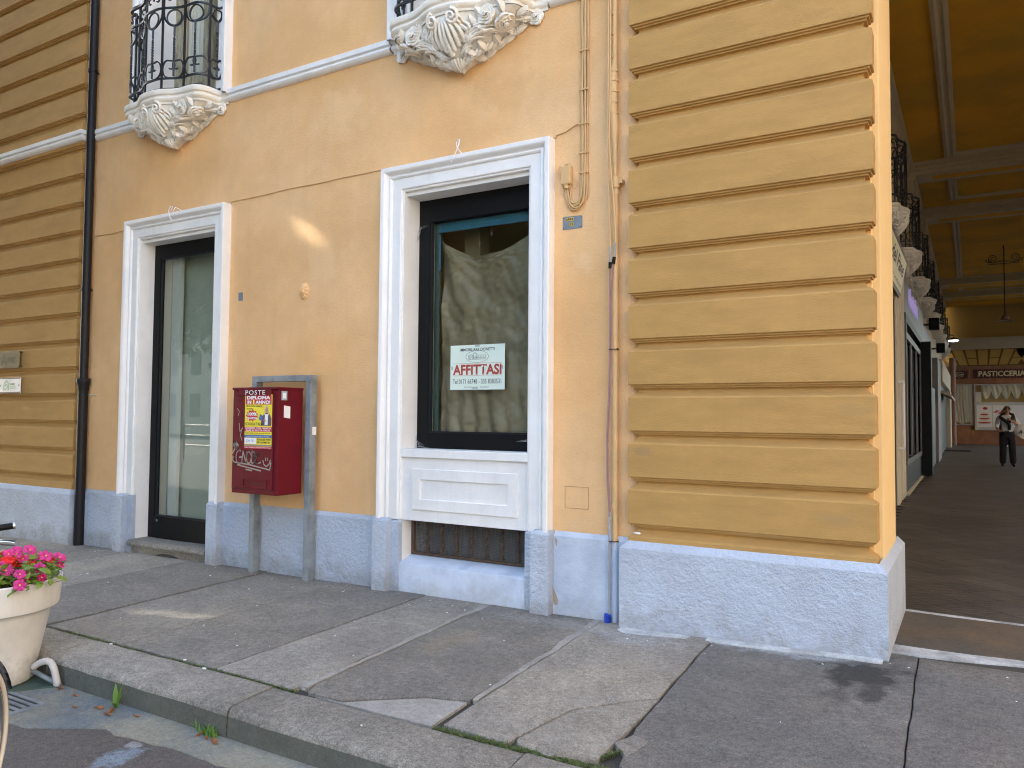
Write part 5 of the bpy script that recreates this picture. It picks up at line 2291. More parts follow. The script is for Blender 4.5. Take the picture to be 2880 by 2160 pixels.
# brass plaque and white plaque on the left pier
t = thing('brass_plaque', 'tarnished brass plaque engraved Aimar on the left banded pier', 'plaque', (-10.2, 5.08, 2.1))
y = 5.062
m = M()
m.box(-10.60, -9.985, y, y + .008, 1.995, 2.205)
part('plate', m, X['brass'], t, bevel=.002)
m = M()
for z in (2.015, 2.187):
    for x in (-10.58, -10.005):
        m.tube([(x, y - .006, z), (x, 5.11, z)], .011, 8)
part('stud', m, X['brass'], t, smooth=50)
for s_, x0, z0, h, w in (('A', -10.42, 2.028, .145, .150), ('imar', -10.262, 2.075, .078, .175)):
    lettering(s_, X['ink'], t, (x0, y, z0), (1, 0, 0), (0, 0, 1), h=h, w=w, center=False)
m = M()
m.box(-10.40, -10.09, y - .0022, y - .001, 2.060, 2.066)
part('underline', m, X['ink'], t)
m = M()
m.box(-10.36, -10.10, y - .0022, y - .001, 2.012, 2.016)
part('small_print', m, X['ink'], t)
t = thing('white_plaque', 'white plaque with navy edges and a green arched emblem, below the brass plaque', 'plaque', (-10.2, 5.08, 1.78))
m = M()
m.box(-10.43, -9.955, y, y + .008, 1.686, 1.876)
part('plate', m, X['paper'], t)
m = M()
m.box(-10.428, -9.957, y - .0025, y - .0005, 1.862, 1.874)
m.box(-10.428, -9.957, y - .0025, y - .0005, 1.688, 1.702)
part('edge_band', m, X['navy'], t)
m = M()
arch = [(-10.33, 1.725), (-10.33, 1.80), (-10.275, 1.845), (-10.22, 1.80), (-10.22, 1.725)]
m.tube([(x, y - .001, z) for x, z in arch], .004, 4, closed=True)
m.tube([(-10.30, y - .001, 1.735), (-10.26, y - .001, 1.745), (-10.245, y - .001, 1.775), (-10.27, y - .001, 1.80), (-10.295, y - .001, 1.785), (-10.28, y - .001, 1.77)], .004, 4)
part('emblem', m, X['green'], t)
lettering('PALERMO', X['ink'], t, (-10.135, y, 1.797), (1, 0, 0), (0, 0, 1), w=.115, h=.020, bold=.02)
lettering('ANTERELLO', X['green'], t, (-10.125, y, 1.768), (1, 0, 0), (0, 0, 1), w=.135, h=.020, bold=.02)
m = M()
m.box(-10.19, -10.06, y - .0022, y - .001, 1.745, 1.749)
part('small_print', m, X['ink'], t)
m = M()
for x in (-10.42, -9.985):
    m.tube([(x, y, 1.782), (x, y - .004, 1.782)], .008, 8)
part('screw', m, X['rust'], t)
# dark lens edge of the door entry at the frame's edge of the left pier is outside the picture

# ------------------------------------------------------------------ AFFITTASI board inside the window
YS = yw + .046
k_ = YS / 5.45
sx0, sx1, sz0, sz1 = -3.842 * k_, -3.297 * k_, 1.45 + .2215 * k_, 1.45 + .6005 * k_
t = thing('rent_sign', 'pale green estate agent board lettered AFFITTASI in red, taped inside the shop window', 'sign', (lerp(sx0, sx1, .5), YS, sz0))
m = M()
m.box(sx0, sx1, YS - .003, YS, sz0, sz1)
part('board', m, X['ltgreen'], t)
w_, h_ = sx1 - sx0, sz1 - sz0
def at(u, v):
    return (sx0 + u * w_, YS - .0032, sz0 + v * h_)
R_, U_ = (1, 0, 0), (0, 0, 1)
lettering('IMMOBILIARE DONETTI', X['ink'], t, at(.50, .895), R_, U_, w=w_ * .64, h=h_ * .068, bold=.012, lift=.001)
lettering('AFFITTASI', X['redink'], t, at(.497, .447), R_, U_, w=w_ * .895, h=h_ * .235, bold=.035, lift=.001)
lettering('Tel 0171 66748 - 335 8383531', X['ink'], t, at(.495, .185), R_, U_, w=w_ * .89, h=h_ * .105, bold=.003, lift=.001)
lettering('Via Statuto, 1 - CUNEO', X['greyink'], t, at(.49, .055), R_, U_, w=w_ * .45, h=h_ * .045, bold=.005, lift=.001)
m = M()
for v in (.585, .315):
    a, b = at(.05, v), at(.95, v + .004)
    m.box(a[0], b[0], a[1] - .0012, a[1] - .0006, a[2], a[2] + .0018)
part('red_rule', m, X['redink'], t)
m = M()
c = at(.50, .735)
m.tube([(c[0] + .113 * math.cos(a), c[1] - .0006, c[2] + .050 * math.sin(a)) for a in [2 * math.pi * k / 36 for k in range(36)]], .0012, 4, closed=True)
def ln(m, *pts):
    m.tube([(c[0] + x, c[1] - .0006, c[2] + z) for x, z in pts], .0011, 3)
ln(m, (-.085, -.022), (.088, -.022))
ln(m, (-.085, .008), (-.04, .008)); ln(m, (-.085, .008), (-.085, -.022)); ln(m, (-.09, .008), (-.065, .020), (-.038, .008))
ln(m, (-.035, -.02), (-.035, .024)); ln(m, (-.005, -.02), (-.005, .024)); ln(m, (-.042, .024), (-.02, .036), (.002, .024), (-.042, .024))
ln(m, (.0, .012), (.088, .012)); ln(m, (.088, .012), (.088, -.022)); ln(m, (-.085, -.008), (.088, -.008))
for k in range(11):
    x = -.078 + k * .0158
    ln(m, (x, -.004), (x, .006)); ln(m, (x, -.02), (x, -.011))
part('town_emblem', m, X['ink'], t)
m = M()
for u, v, du, dv in ((.46, .955, .09, .04), (.02, .45, .03, .08), (.945, .45, .03, .08), (.42, .015, .10, .05)):
    a, b = at(u, v), at(u + du, v + dv)
    m.box(a[0], b[0], a[1] - .0020, a[1] - .0014, a[2], b[2])
part('clear_tape', m, mat('grey_tape', (.40, .46, .42), .35, .05), t)
m = M()                          # missing flecks of the red letters
for u, v, s_ in ((.155, .36, .018), (.115, .345, .014), (.60, .52, .02), (.645, .51, .022), (.68, .495, .018), (.575, .46, .012), (.195, .37, .012), (.49, .35, .008), (.62, .36, .008)):
    a = at(u, v)
    m.poly([(a[0] + s_ * w_ * .9 * math.cos(q) * (1 + .4 * math.sin(q * 3 + u * 40)), a[1] - .0024, a[2] + s_ * w_ * .7 * math.sin(q)) for q in [2 * math.pi * k / 9 for k in range(8, -1, -1)]])
m.f = [tuple(reversed(f)) for f in m.f]
part('peeled_fleck', m, X['ltgreen'], t)

# ------------------------------------------------------------------ post box on its galvanised frame
bx0, bx1, by0, by1, bz0, bz1 = -5.755, -5.172, 4.75, 5.045, .745, 1.690
t = thing('post_box', 'dark red wall-type post box with flyer and graffiti, carried on two galvanised posts', 'post box', (-5.46, 4.95, -.03))
m = M()
m.box(bx0, bx1, by0 + .012, by1, bz0, bz1 - .022)
m.box(bx0 - .006, bx1 + .006, by0, by1, bz1 - .022, bz1)
body = part('body', m, X['red'], t, bevel=.006)
m = M()
m.box(bx0 + .012, bx1 - .055, by0 + .001, by0 + .013, bz0 + .045, bz1 - .085)
door_ = part('door', m, X['red'], t, bevel=.004)
m = M()
m.box(bx0 + .008, bx1 - .051, by0 + .0095, by0 + .0125, bz0 + .041, bz1 - .081)
part('door_seam', m, X['reddark'], t)
m = M()
m.box(bx0 + .09, bx1 - .08, by0 - .006, by0 + .011, bz1 - .075, bz1 - .022)
part('slot_hood', m, X['red'], t, bevel=.004)
m = M()
frame(m, bx0 + .165, bx0 + .465, bz0 + .055, bz0 + .135, bx0 + .172, bx0 + .458, bz0 + .062, bz0 + .128, by0 - .004, by0 + .001)
part('name_frame', m, X['red'], door_)
lettering('CASSETTA DI RICEVUTE', X['reddark'], t, (bx0 + .315, by0 + .001, bz0 + .095), R_, U_, w=.26, h=.026)
lettering('POSTE', X['paper'], t, (bx0 + .305, by0 - .006, bz1 - .047), R_, U_, w=.25, h=.040, spacing=1.15)
lettering('32', X['reddark'], t, (bx0 + .055, by0 + .001, bz1 - .135), R_, U_, w=.045, h=.03)
for i, x in enumerate((-5.850, -5.145)):
    m = M()
    m.box(x, x + .062, 5.048, 5.128, -.08, 1.808)
    part('post', m, X['galv'], t, bevel=.004)
m = M()
m.box(-5.788 + .0005, -5.1455, 5.048, 5.128, 1.752, 1.808)
part('crossbar', m, X['galv'], t, bevel=.004)
m = M()
m.box(-5.083 + .0001, -5.0825, 5.075, 5.125, 1.27, 1.34)
part('paper_scrap', m, X['paper'], t)
m = M()
a_ = .06
m.box(bx1 + .0001, bx1 + .0012, 4.79, 4.855, 1.575, 1.655)
part('sticker', m, mat('blue_grey_sticker', (.35, .45, .50), .5, .3, 40), t)
m = M()
m.box(bx1 + .0013, bx1 + .0022, 4.805, 4.84, 1.59, 1.64)
part('sticker_print', m, X['paper'], t)
m = M()
m.prism([(bx1 + .001, 4.820, 1.425), (bx1 + .001, 4.893, 1.415), (bx1 + .001, 4.893, 1.520), (bx1 + .001, 4.820, 1.530)], (.001, 0, 0))
part('blank_sticker', m, X['paper'], t)

# graffiti tag drawn with a grey marker on the door
def strokes(m, pts, r=.006):
    m.tube([(bx0 + u * (bx1 - bx0), by0 - .0005, bz0 + v * (bz1 - bz0)) for u, v in pts], r, 4, flat=.25) if False else None
    P = [Vector((bx0 + u * (bx1 - bx0), by0 - .0012, bz0 + v * (bz1 - bz0))) for u, v in pts]
    for a, b in zip(P, P[1:]):
        d = (b - a)
        if d.length < 1e-6:
            continue
        d.normalize()
        n = Vector((d.z, 0, -d.x)) * r
        e = d * r * .6
        m.add([a - e + n, b + e + n, b + e - n, a - e - n], [(0, 1, 2, 3)])
m = M()
def arcp(cx, cz_, rx, rz, a0, a1, n=12):
    return [(cx + rx * math.cos(lerp(a0, a1, k / n)), cz_ + rz * math.sin(lerp(a0, a1, k / n))) for k in range(n + 1)]
strokes(m, [(.035, .375), (.11, .44), (.03, .47), (.12, .41), (.07, .485), (.14, .42), (.11, .49), (.165, .445)])
strokes(m, arcp(.19, .34, .075, .065, 1.2, 5.6) + [(.25, .345), (.19, .338)])
strokes(m, [(.25, .29), (.27, .40), (.33, .30), (.36, .39)])
strokes(m, arcp(.40, .34, .05, .055, 0, 6.6))
strokes(m, [(.46, .29), (.47, .40)]); strokes(m, arcp(.47, .345, .085, .055, -1.5, 1.6))
strokes(m, [(.62, .375)] + arcp(.58, .36, .05, .02, .2, 3.3) + arcp(.59, .315, .06, .028, 2.0, 5.2) + [(.66, .30)])
strokes(m, [(.05, .345), (.035, .31), (.08, .29), (.40, .275), (.86, .235), (.88, .30)])
strokes(m, [(.15, .268), (.40, .245), (.67, .222)])
strokes(m, [(.34, .228), (.47, .220)])
strokes(m, [(.71, .32), (.73, .285), (.78, .265), (.84, .285), (.87, .325)]); strokes(m, [(.76, .345), (.765, .32)], .004); strokes(m, [(.80, .345), (.805, .32)], .004)
strokes(m, [(.12, .80), (.17, .77), (.14, .73)], .003)
strokes(m, [(.17, .66), (.19, .58), (.25, .62), (.20, .55), (.24, .50)], .004)
o = part('graffiti_tag', m, X['graffiti'], t)

# flyer pasted on the door
fx0, fx1, fz0, fz1 = bx0 + .172, bx0 + .172 + .345, bz0 + .402, bz0 + .402 + .478
ft = thing('flyer', 'yellow and red school flyer DIPLOMA IN 1 ANNO pasted on the post box door', 'flyer', (fx0, by0, fz0))
fw, fh = fx1 - fx0, fz1 - fz0
def fp(u, v, l=0):
    return (fx0 + u * fw, by0 - .0012 - l, fz0 + v * fh)
def fbox(name, u0, u1, v0, v1, mt, l):
    m = M()
    a, b = fp(u0, v0), fp(u1, v1)
    m.box(a[0], b[0], a[1] - l - .0006, a[1] - l, a[2], b[2])
    return part(name, m, mt, ft)
fbox('sheet', 0, 1, 0, 1, X['yellow'], 0)
fbox('red_band', .025, .975, .815, .985, X['posterred'], .0008)
fbox('red_band', .0, 1, .315, .40, X['posterred'], .0008)
fbox('blue_band', .0, 1, .20, .255, X['posterblue'], .0008)
fbox('white_label', .01, .44, .09, .195, X['paper'], .0008)
fbox('red_band', .0, 1, .0, .045, X['posterred'], .0008)
fbox('dark_band', .0, 1, .05, .075, X['greyink'], .0008)
def ft_text(s_, u, v, w, h, mt, bold=.02, l=.0016, **k):
    lettering(s_, mt, ft, (fx0 + u * fw, by0 - .0012 - l, fz0 + v * fh), R_, U_, w=w * fw, h=h * fh, bold=bold, lift=.0006, **k)
ft_text('DIPLOMA', .50, .942, .86, .066, X['paper'], .04)
ft_text('IN', .165, .857, .14, .066, X['paper'], .04)
ft_text('1', .325, .862, .055, .085, X['yellow'], .04)
ft_text('ANNO!', .66, .857, .54, .066, X['paper'], .04)
ft_text('PER TUTTI GLI INDIRIZZI', .345, .785, .58, .026, X['ink'], .03)
ft_text('DI STUDIO', .19, .735, .24, .026, X['ink'], .03)
m = M()
st = []
for k in range(22):
    a = 2 * math.pi * k / 22
    q = 1.0 if k % 2 else .74
    st.append(fp(.27 + .24 * q * math.cos(a), .61 + .115 * q * math.sin(a), .0008))
m.prism(st, (0, -.0005, 0))
part('starburst', m, X['posterred'], ft)
ft_text('100%', .28, .638, .34, .062, X['paper'], .04)
ft_text('PROMOSSI', .27, .56, .38, .04, X['paper'], .03)
ft_text('SCUOLA ITALIA', .36, .455, .66, .055, X['ink'], .02)
ft_text('NUMERO 1 PER I PREZZI', .50, .378, .92, .028, X['paper'], .03)
ft_text('BASSI IN TUTTA ITALIA', .50, .338, .88, .028, X['paper'], .03)
ft_text('RISPARMI IL 50% SULLA RETTA', .50, .285, .92, .02, X['ink'], .02)
ft_text('CON SCUOLA ITALIA SI DIVENTA DIPLOMATI', .50, .222, .85, .016, X['paper'], .01)
ft_text('CN-TO', .22, .142, .30, .045, X['posterblue'], 0, shear=.3)
ft_text('335.6357781', .72, .17, .50, .036, X['ink'], .03)
ft_text('333.2048767', .72, .118, .50, .036, X['ink'], .03)
ft_text('SIAMO PRESENTI IN TUTTE LE CITTA D ITALIA', .50, .022, .96, .02, X['paper'], .01)
# printed figure of a woman in a dark jacket: flat colour shapes of the print
def fpoly(name, uv, mt, l):
    m = M()
    m.prism([fp(u, v, l) for u, v in uv], (0, -.0004, 0))
    part(name, m, mt, ft)
fpoly('printed_jacket', [(.60, .425), (.97, .425), (.985, .55), (.93, .63), (.84, .665), (.74, .655), (.66, .61), (.56, .62), (.53, .56), (.62, .52)], mat('print_plum', (.09, .05, .11), .5, .2, 40), .0010)
fpoly('printed_book', [(.52, .545), (.62, .515), (.68, .60), (.57, .64)], X['posterblue'], .0016)
fpoly('printed_top', [(.74, .44), (.85, .44), (.86, .64), (.75, .635)], X['paper'], .0016)
fpoly('printed_hair', [(.71, .62), (.73, .76), (.78, .80), (.84, .79), (.875, .72), (.90, .60), (.86, .64), (.85, .73), (.76, .73), (.75, .63)], mat('print_blonde', (.62, .47, .28), .5, .1, 40), .0018)
fpoly('printed_face', [(.76, .68), (.79, .655), (.83, .665), (.85, .71), (.84, .755), (.79, .765), (.76, .73)], X['skin'], .0022)
fpoly('printed_hand', [(.70, .515), (.78, .505), (.79, .53), (.71, .545)], X['skin'], .0022)
# ------------------------------------------------------------------ planter with petunias, rack, bicycle, drain, weeds
pc = (-5.09, 2.45)
m = M()
m.box(-5.9, -4.56, 2.32, 2.665, ZR + .0045, ZR + .012)
v_ = [(-5.9, 2.25), (-4.92, 2.27), (-4.66, 2.635), (-4.69, 2.66), (-5.9, 2.66)]
m = M()
m.prism([(x, y, ZR + .012) for x, y in v_[::-1]], (0, 0, .007)) if False else m.prism([(x, y, ZR + .012) for x, y in v_], (0, 0, -.007))
m.f = [tuple(reversed(f)) for f in m.f]
single('rubber_mat', m, X['mat'], 'dull green rubber mat lying in the gutter under the planter', 'mat', (-5.2, 2.5, ZR))
t = thing('planter', 'large cream flowerpot with a broad rim standing in the gutter at the kerb', 'planter', (pc[0], pc[1], ZR))
m = M()
zb = ZR + .013
m.lathe([(.0, zb), (.235, zb), (.248, zb + .01), (.252, zb + .03), (.285, .05), (.325, .245), (.338, .268), (.345, .272), (.352, .276), (.366, .283), (.372, .30), (.385, .435), (.386, .448), (.380, .455), (.368, .452), (.362, .43), (.355, .36), (.0, .36)], (pc[0], pc[1], 0), 64)
part('pot', m, X['pot'], t, smooth=35)
m = M()
m.lathe([(.358, .385), (.20, .41), (.0, .415)], (pc[0], pc[1], 0), 32)
part('soil', m, X['potdirt'], t, smooth=180)

r = random.Random(31)


def flower_mesh(mt, R, name):
    m = M()
    for k in range(5):
        a0 = 2 * math.pi * k / 5
        v = [(0, 0, -.012)]
        for i in range(7):
            a = a0 + (i / 6 - .5) * 2 * math.pi / 5 * 1.12
            e = 1 - .16 * abs(i / 6 - .5) ** 2 * 4 + .04 * math.sin(i * 2.1 + k)
            v.append((R * .5 * math.cos(a), R * .5 * math.sin(a), .004))
            v.append((R * e * math.cos(a), R * e * math.sin(a), .002 + .006 * math.sin(i * 1.7 + k * 2) - .004))
        f = []
        for i in range(6):
            a, b = 1 + i * 2, 2 + i * 2
            f += [(0, a, a + 2), (a, b, b + 2, a + 2)]
        m.add(v, f)
    m.cur = 1
    m.add([(R * .15 * math.cos(a), R * .15 * math.sin(a), -.0035) for a in [2 * math.pi * k / 8 for k in range(8)]], [tuple(range(8))])
    m.cur = 0
    m.tube([(0, 0, -.012), (.004, 0, -.035)], [.006, .003], 5)
    return m.mesh(name, [mt, X['throat']])


FM = {'pink': flower_mesh(X['pink'], .034, 'flower'), 'red': flower_mesh(X['redpetal'], .034, 'flower'), 'magenta': flower_mesh(X['magenta'], .030, 'flower')}
lm = M()
lm.add([(0, 0, 0), (.014, .012, .004), (.026, 0, .007), (.014, -.012, .004), (.034, .010, .005), (.048, 0, .0), (.034, -.010, .005)], [(0, 2, 1), (0, 3, 2), (2, 5, 4, 1), (2, 3, 6, 5)])
LEAF = lm.mesh('leaf', X['leaf'])


def petunia(label, cx, cy, R, kinds, nf, nl, seed):
    r = random.Random(seed)
    t = thing('petunia', label, 'flowers', (cx, cy, .41), 'petunias crowded in the cream planter' if False else None)
    st = M()
    for k in range(nl):
        a = r.uniform(0, 2 * math.pi)
        q = math.sqrt(r.uniform(.02, 1)) * R
        x, y = cx + q * math.cos(a), cy + q * math.sin(a)
        dd = math.hypot(x - pc[0], y - pc[1])
        z = .450 + .085 * (1 - (dd / .46) ** 2) + r.uniform(-.05, .05)
        o = link('leaf', LEAF, t, (x - cx, y - cy, z - .41))
        s_ = r.uniform(.8, 1.7)
        o.scale = (s_, s_, s_)
        o.rotation_euler = (r.uniform(-.7, .7), r.uniform(-.6, .5), r.uniform(0, 6.28))
        if k % 3 == 0:
            st.tube([(cx + (x - cx) * .3, cy + (y - cy) * .3, .38), ((x + cx) / 2, (y + cy) / 2, z - .04), (x, y, z)], .003, 4)
    part('stem', st, X['leaf'], t)
    for k in range(nf):
        a = r.uniform(0, 2 * math.pi)
        q = math.sqrt(r.uniform(.05, 1)) * R
        x, y = cx + q * math.cos(a), cy + q * math.sin(a)
        dd = math.hypot(x - pc[0], y - pc[1])
        z = .480 + .095 * (1 - (dd / .46) ** 2) + r.uniform(-.04, .05)
        o = link('flower', FM[r.choice(kinds)], t, (x - cx, y - cy, z - .41))
        s_ = r.uniform(.85, 1.25)
        o.scale = (s_, s_, s_)
        toward = Vector((-x * .5 + (x - pc[0]) * 5, -y * .5 + (y - pc[1]) * 5, 2.4 + r.uniform(-1, 1.5))).normalized()
        o.rotation_euler = toward.to_track_quat('Z', 'Y').to_euler()
        o.rotation_euler.rotate_axis('Z', r.uniform(0, 6.28))
    return t


petunia('pink petunia spilling over the right rim of the cream planter', pc[0] + .21, pc[1] + .05, .235, ['pink', 'pink', 'pink', 'magenta'], 17, 170, 1)
petunia('bright red petunia in the middle of the planter among pink ones', pc[0] + .02, pc[1] + .06, .18, ['red', 'red', 'red', 'pink'], 10, 110, 2)
petunia('pink petunia at the back of the planter nearest the kerb', pc[0] - .04, pc[1] + .24, .20, ['pink', 'pink', 'red'], 11, 110, 3)
petunia('magenta and pink petunia at the front of the planter nearest the road', pc[0] + .08, pc[1] - .20, .22, ['pink', 'magenta', 'pink'], 10, 150, 4)
petunia('pink petunia on the left side of the planter', pc[0] - .22, pc[1] - .02, .20, ['pink', 'red'], 8, 90, 5)

t = thing('bike_rack', 'low metal cycle rack with a white taped hoop behind the planter', 'bike rack', (-4.7, 2.6, ZR))
m = M()
m.tube([(-4.95, 2.60, -.085), (-4.80, 2.62, -.12), (-4.645, 2.640, -.152)], .014, 10)
part('ground_tube', m, X['galv'], t, smooth=60)
m = M()
hp = [(-4.86, 2.60, -.075), (-4.80, 2.605, -.040), (-4.74, 2.61, -.020), (-4.70, 2.615, -.025), (-4.675, 2.62, -.055), (-4.663, 2.625, -.10), (-4.655, 2.63, -.135), (-4.66, 2.632, -.152)]
m.tube(hp, .017, 10)
for k in range(1, 34):
    q = k / 34 * (len(hp) - 1)
    i = int(q)
    p = Vector(hp[i]).lerp(Vector(hp[min(i + 1, len(hp) - 1)]), q - i)
    d_ = (Vector(hp[min(i + 1, len(hp) - 1)]) - Vector(hp[i])).normalized()
    m.tube([p - d_ * .003, p + d_ * .003], .0195, 10)
part('taped_hoop', m, mat('dirty_white_tape', (.55, .53, .50), .7, .12, 30), t, smooth=50)

# bicycle (only the wheel edge and a grip reach into the picture)
t = thing('bicycle', 'parked bicycle with cream tyre wall, only its wheel edge and handlebar grip in view', 'bicycle', (-3.0, 1.2, ZR))
wc = Vector((-3.29, 1.52, .165))
bd_ = Vector((.656, -.755, 0))
sd_ = Vector((.755, .656, 0))
up_ = Vector((0, 0, 1))
for c in (wc, wc + bd_ * 1.05):
    ring = lambda R, n=48: [c + bd_ * (R * math.cos(2 * math.pi * k / n)) + up_ * (R * math.sin(2 * math.pi * k / n)) for k in range(n)]
    m = M()
    m.tube(ring(.317), .018, 8, closed=True)
    wl = part('tyre', m, X['tyre'], t, smooth=80)
    m = M()
    for s_ in (-1, 1):
        m.tube([p + sd_ * (s_ * .011) for p in ring(.310)], .010, 6, closed=True)
    part('tyre_wall', m, X['rim'], wl, smooth=80)
    m = M()
    m.tube(ring(.288), .012, 8, closed=True)
    part('rim', m, X['chrome'], wl, smooth=80)
    m = M()
    for k in range(28):
        a = 2 * math.pi * k / 28
        m.tube([c + sd_ * (.02 * (-1) ** k) + bd_ * (.02 * math.cos(a)) + up_ * (.02 * math.sin(a)), c + bd_ * (.285 * math.cos(a)) + up_ * (.285 * math.sin(a))], .0012, 3)
    m.tube([c - sd_ * .05, c + sd_ * .05], .02, 8)
    part('spoke', m, X['chrome'], wl)
    m = M()
    n = 20
    for k in range(n):
        a0, a1 = math.pi * (.02 + .86 * k / n), math.pi * (.02 + .86 * (k + 1) / n)
        for s0, s1 in ((-.026, 0), (0, .026)):
            P = lambda a, s_: c + bd_ * (.350 * math.cos(a)) + up_ * (.350 * math.sin(a)) + sd_ * s_ - up_ * (abs(s_) * .3)
            m.quad(P(a0, s0), P(a0, s1), P(a1, s1), P(a1, s0))
    part('mudguard', m, X['chrome'], t, smooth=60)
head = wc + bd_ * .21 + up_ * .46
bb = wc + bd_ * .60 + up_ * .10
seat = wc + bd_ * .74 + up_ * .52
rear = wc + bd_ * 1.05
m = M()
m.tube([wc + sd_ * .05, wc + bd_ * .15 + sd_ * .05 + up_ * .34, head - up_ * .06], .012, 8)
m.tube([wc - sd_ * .05, wc + bd_ * .15 - sd_ * .05 + up_ * .34, head - up_ * .06], .012, 8)
m.tube([head, bb], .017, 8)
m.tube([head - up_ * .08, bb + up_ * .05], .015, 8)
m.tube([bb, seat], .016, 8)
for s_ in (-1, 1):
    m.tube([seat, rear + sd_ * s_ * .055], .009, 6)
    m.tube([bb, rear + sd_ * s_ * .055], .010, 6)
part('frame', m, X['black'], t, smooth=60)
bar = head + up_ * .36 + bd_ * .05
m = M()
m.tube([head, bar], .013, 8)
m.tube([bar + sd_ * .26, bar + sd_ * .14 - bd_ * .06, bar, bar - sd_ * .14 - bd_ * .06, bar - sd_ * .26], .011, 8)
part('handlebar', m, X['chrome'], t, smooth=60)
tip = Vector((-2.99, 1.52, 1.04))
for s_ in (1, -1):
    e = (tip - bar).dot(sd_)
    b = tip if s_ == 1 else bar + (tip - bar) - sd_ * (2 * e)
    a = b - Vector((.43, .90, .10)) * .16 if s_ == 1 else bar - sd_ * .24
    m = M()
    m.tube([a, lerp_v(a, b, .95) if False else a.lerp(b, .96)], .012, 10)
    g_ = part('grip', m, X['black'], t, smooth=60)
    m = M()
    m.tube([a.lerp(b, .955), b], .0128, 10)
    part('grip_end', m, X['chrome'], g_, smooth=60)
    m = M()
    m.tube([a - bd_ * .02 + up_ * .03, a.lerp(b, .25) - bd_ * .04 + up_ * .05, a.lerp(b, .3) - bd_ * .05 + up_ * .03], .011, 8)
    part('bell' if s_ == 1 else 'brake_lever', m, X['black'], t, smooth=60)
m = M()
m.rings([[seat + up_ * (.10 + hh) + bd_ * q + sd_ * (w * k) for k, hh in ((-1, 0), (-.5, .03), (.5, .03), (1, 0), (.6, -.03), (-.6, -.03))] for q, w in ((-.14, .02), (-.05, .035), (.06, .08), (.13, .085), (.15, .05))])
part('saddle', m, X['black'], t, smooth=60)
m = M()
m.tube([seat, seat + up_ * .10], .013, 8)
part('seat_post', m, X['chrome'], t)
m = M()
m.tube([bb - sd_ * .09, bb + sd_ * .09], .02, 8)
for s_ in (-1, 1):
    m.tube([bb + sd_ * s_ * .08, bb + sd_ * s_ * .09 + Vector((0, 0, -.16 * s_))], .009, 6)
    q = bb + sd_ * s_ * .13 + Vector((0, 0, -.16 * s_))
    m.tube([q - sd_ * .05, q + sd_ * .05], .018, 4)
part('crank', m, X['chrome'], t)

# gully grate
m = M()
gx0, gx1, gy0, gy1 = -5.0, -4.47, 2.24, 2.44
for k in range(6):
    y = lerp(gy0, gy1, k / 5)
    m.box(gx0, gx1, y - .010, y + .010, ZR - .01, ZR + .009)
m.box(gx1, gx1 + .03, gy0 - .01, gy1 + .01, ZR - .01, ZR + .0088)
m.box(gx0, gx1, gy0, gy1, ZR - .02, ZR + .0052)
mats_ = [X['galv'], X['dirt']]
m.mi = [1 if i >= len(m.f) - 6 else 0 for i in range(len(m.f))]
single('gully_grate', m, mats_, 'worn metal gully grate in the gutter beside the green mat', 'drain grate', (-4.7, 2.35, ZR))

# weeds
def blade(m, x, y, z, ang, L, wd, lean, n=6):
    d = Vector((math.cos(ang), math.sin(ang), 0))
    s = Vector((-d.y, d.x, 0))
    v = []
    for i in range(n + 1):
        q = i / n
        p = Vector((x, y, z)) + d * (lean * q * q) + Vector((0, 0, L * (q - .25 * q * q * lean / max(L, .01))))
        w = wd * math.sin(math.pi * min(1, .12 + q * .9)) if q < 1 else 0
        v += [p + s * w, p - s * w]
    m.add(v, [(2 * i, 2 * i + 1, 2 * i + 3, 2 * i + 2) for i in range(n)])


t = thing('dandelion_weed', 'green dandelion weed with two upright leaves growing at the foot of the kerb', 'weed', (-4.07, 2.62, ZR))
for a, L, w, le, dx in ((2.6, .135, .014, .05, 0), (.3, .155, .011, .035, .02), (4.2, .06, .012, .06, .01), (5.4, .05, .010, .05, .0), (1.5, .08, .008, .03, .015)):
    m = M()
    blade(m, -4.075 + dx, 2.625, ZR, a, L, w, le)
    part('leaf', m, X['weed'], t, smooth=180)
t = thing('small_weed', 'small bushy weed growing at the kerb foot near the joint of the kerb stones', 'weed', (-3.33, 2.65, ZR))
r = random.Random(12)
m = M()
for k in range(46):
    blade(m, -3.33 + r.gauss(0, .035), 2.642 + r.gauss(0, .010), ZR, r.uniform(0, 6.28), r.uniform(.02, .075), .004, r.uniform(.01, .05), 4)
part('foliage', m, X['weed'], t)


def tufts(name, spots, n, hmax, seed, matl=None):
    m = M()
    r = random.Random(seed)
    for (x0, y0, x1, y1, wd, dens) in spots:
        for k in range(int(n * dens)):
            q = r.random()
            x, y = lerp(x0, x1, q), lerp(y0, y1, q) + r.gauss(0, wd)
            z = zg(x, y) - .022
            if r.random() < .45:       # clover-like leaflets
                a = r.uniform(0, 6.28)
                L = r.uniform(.006, .012)
                p = Vector((x, y, z + r.uniform(.015, hmax)))
                d = Vector((math.cos(a), math.sin(a), r.uniform(-.3, .3))) * L
                s = Vector((-math.sin(a), math.cos(a), r.uniform(-.2, .2))) * L * .7
                m.add([p - d, p + s, p + d, p - s], [(0, 1, 2, 3)])
            else:
                blade(m, x, y, z, r.uniform(0, 6.28), r.uniform(.02, hmax + .02), .0018, r.uniform(.005, .03), 3)
    return struct(name, m, matl or X['grass'], kind='stuff')


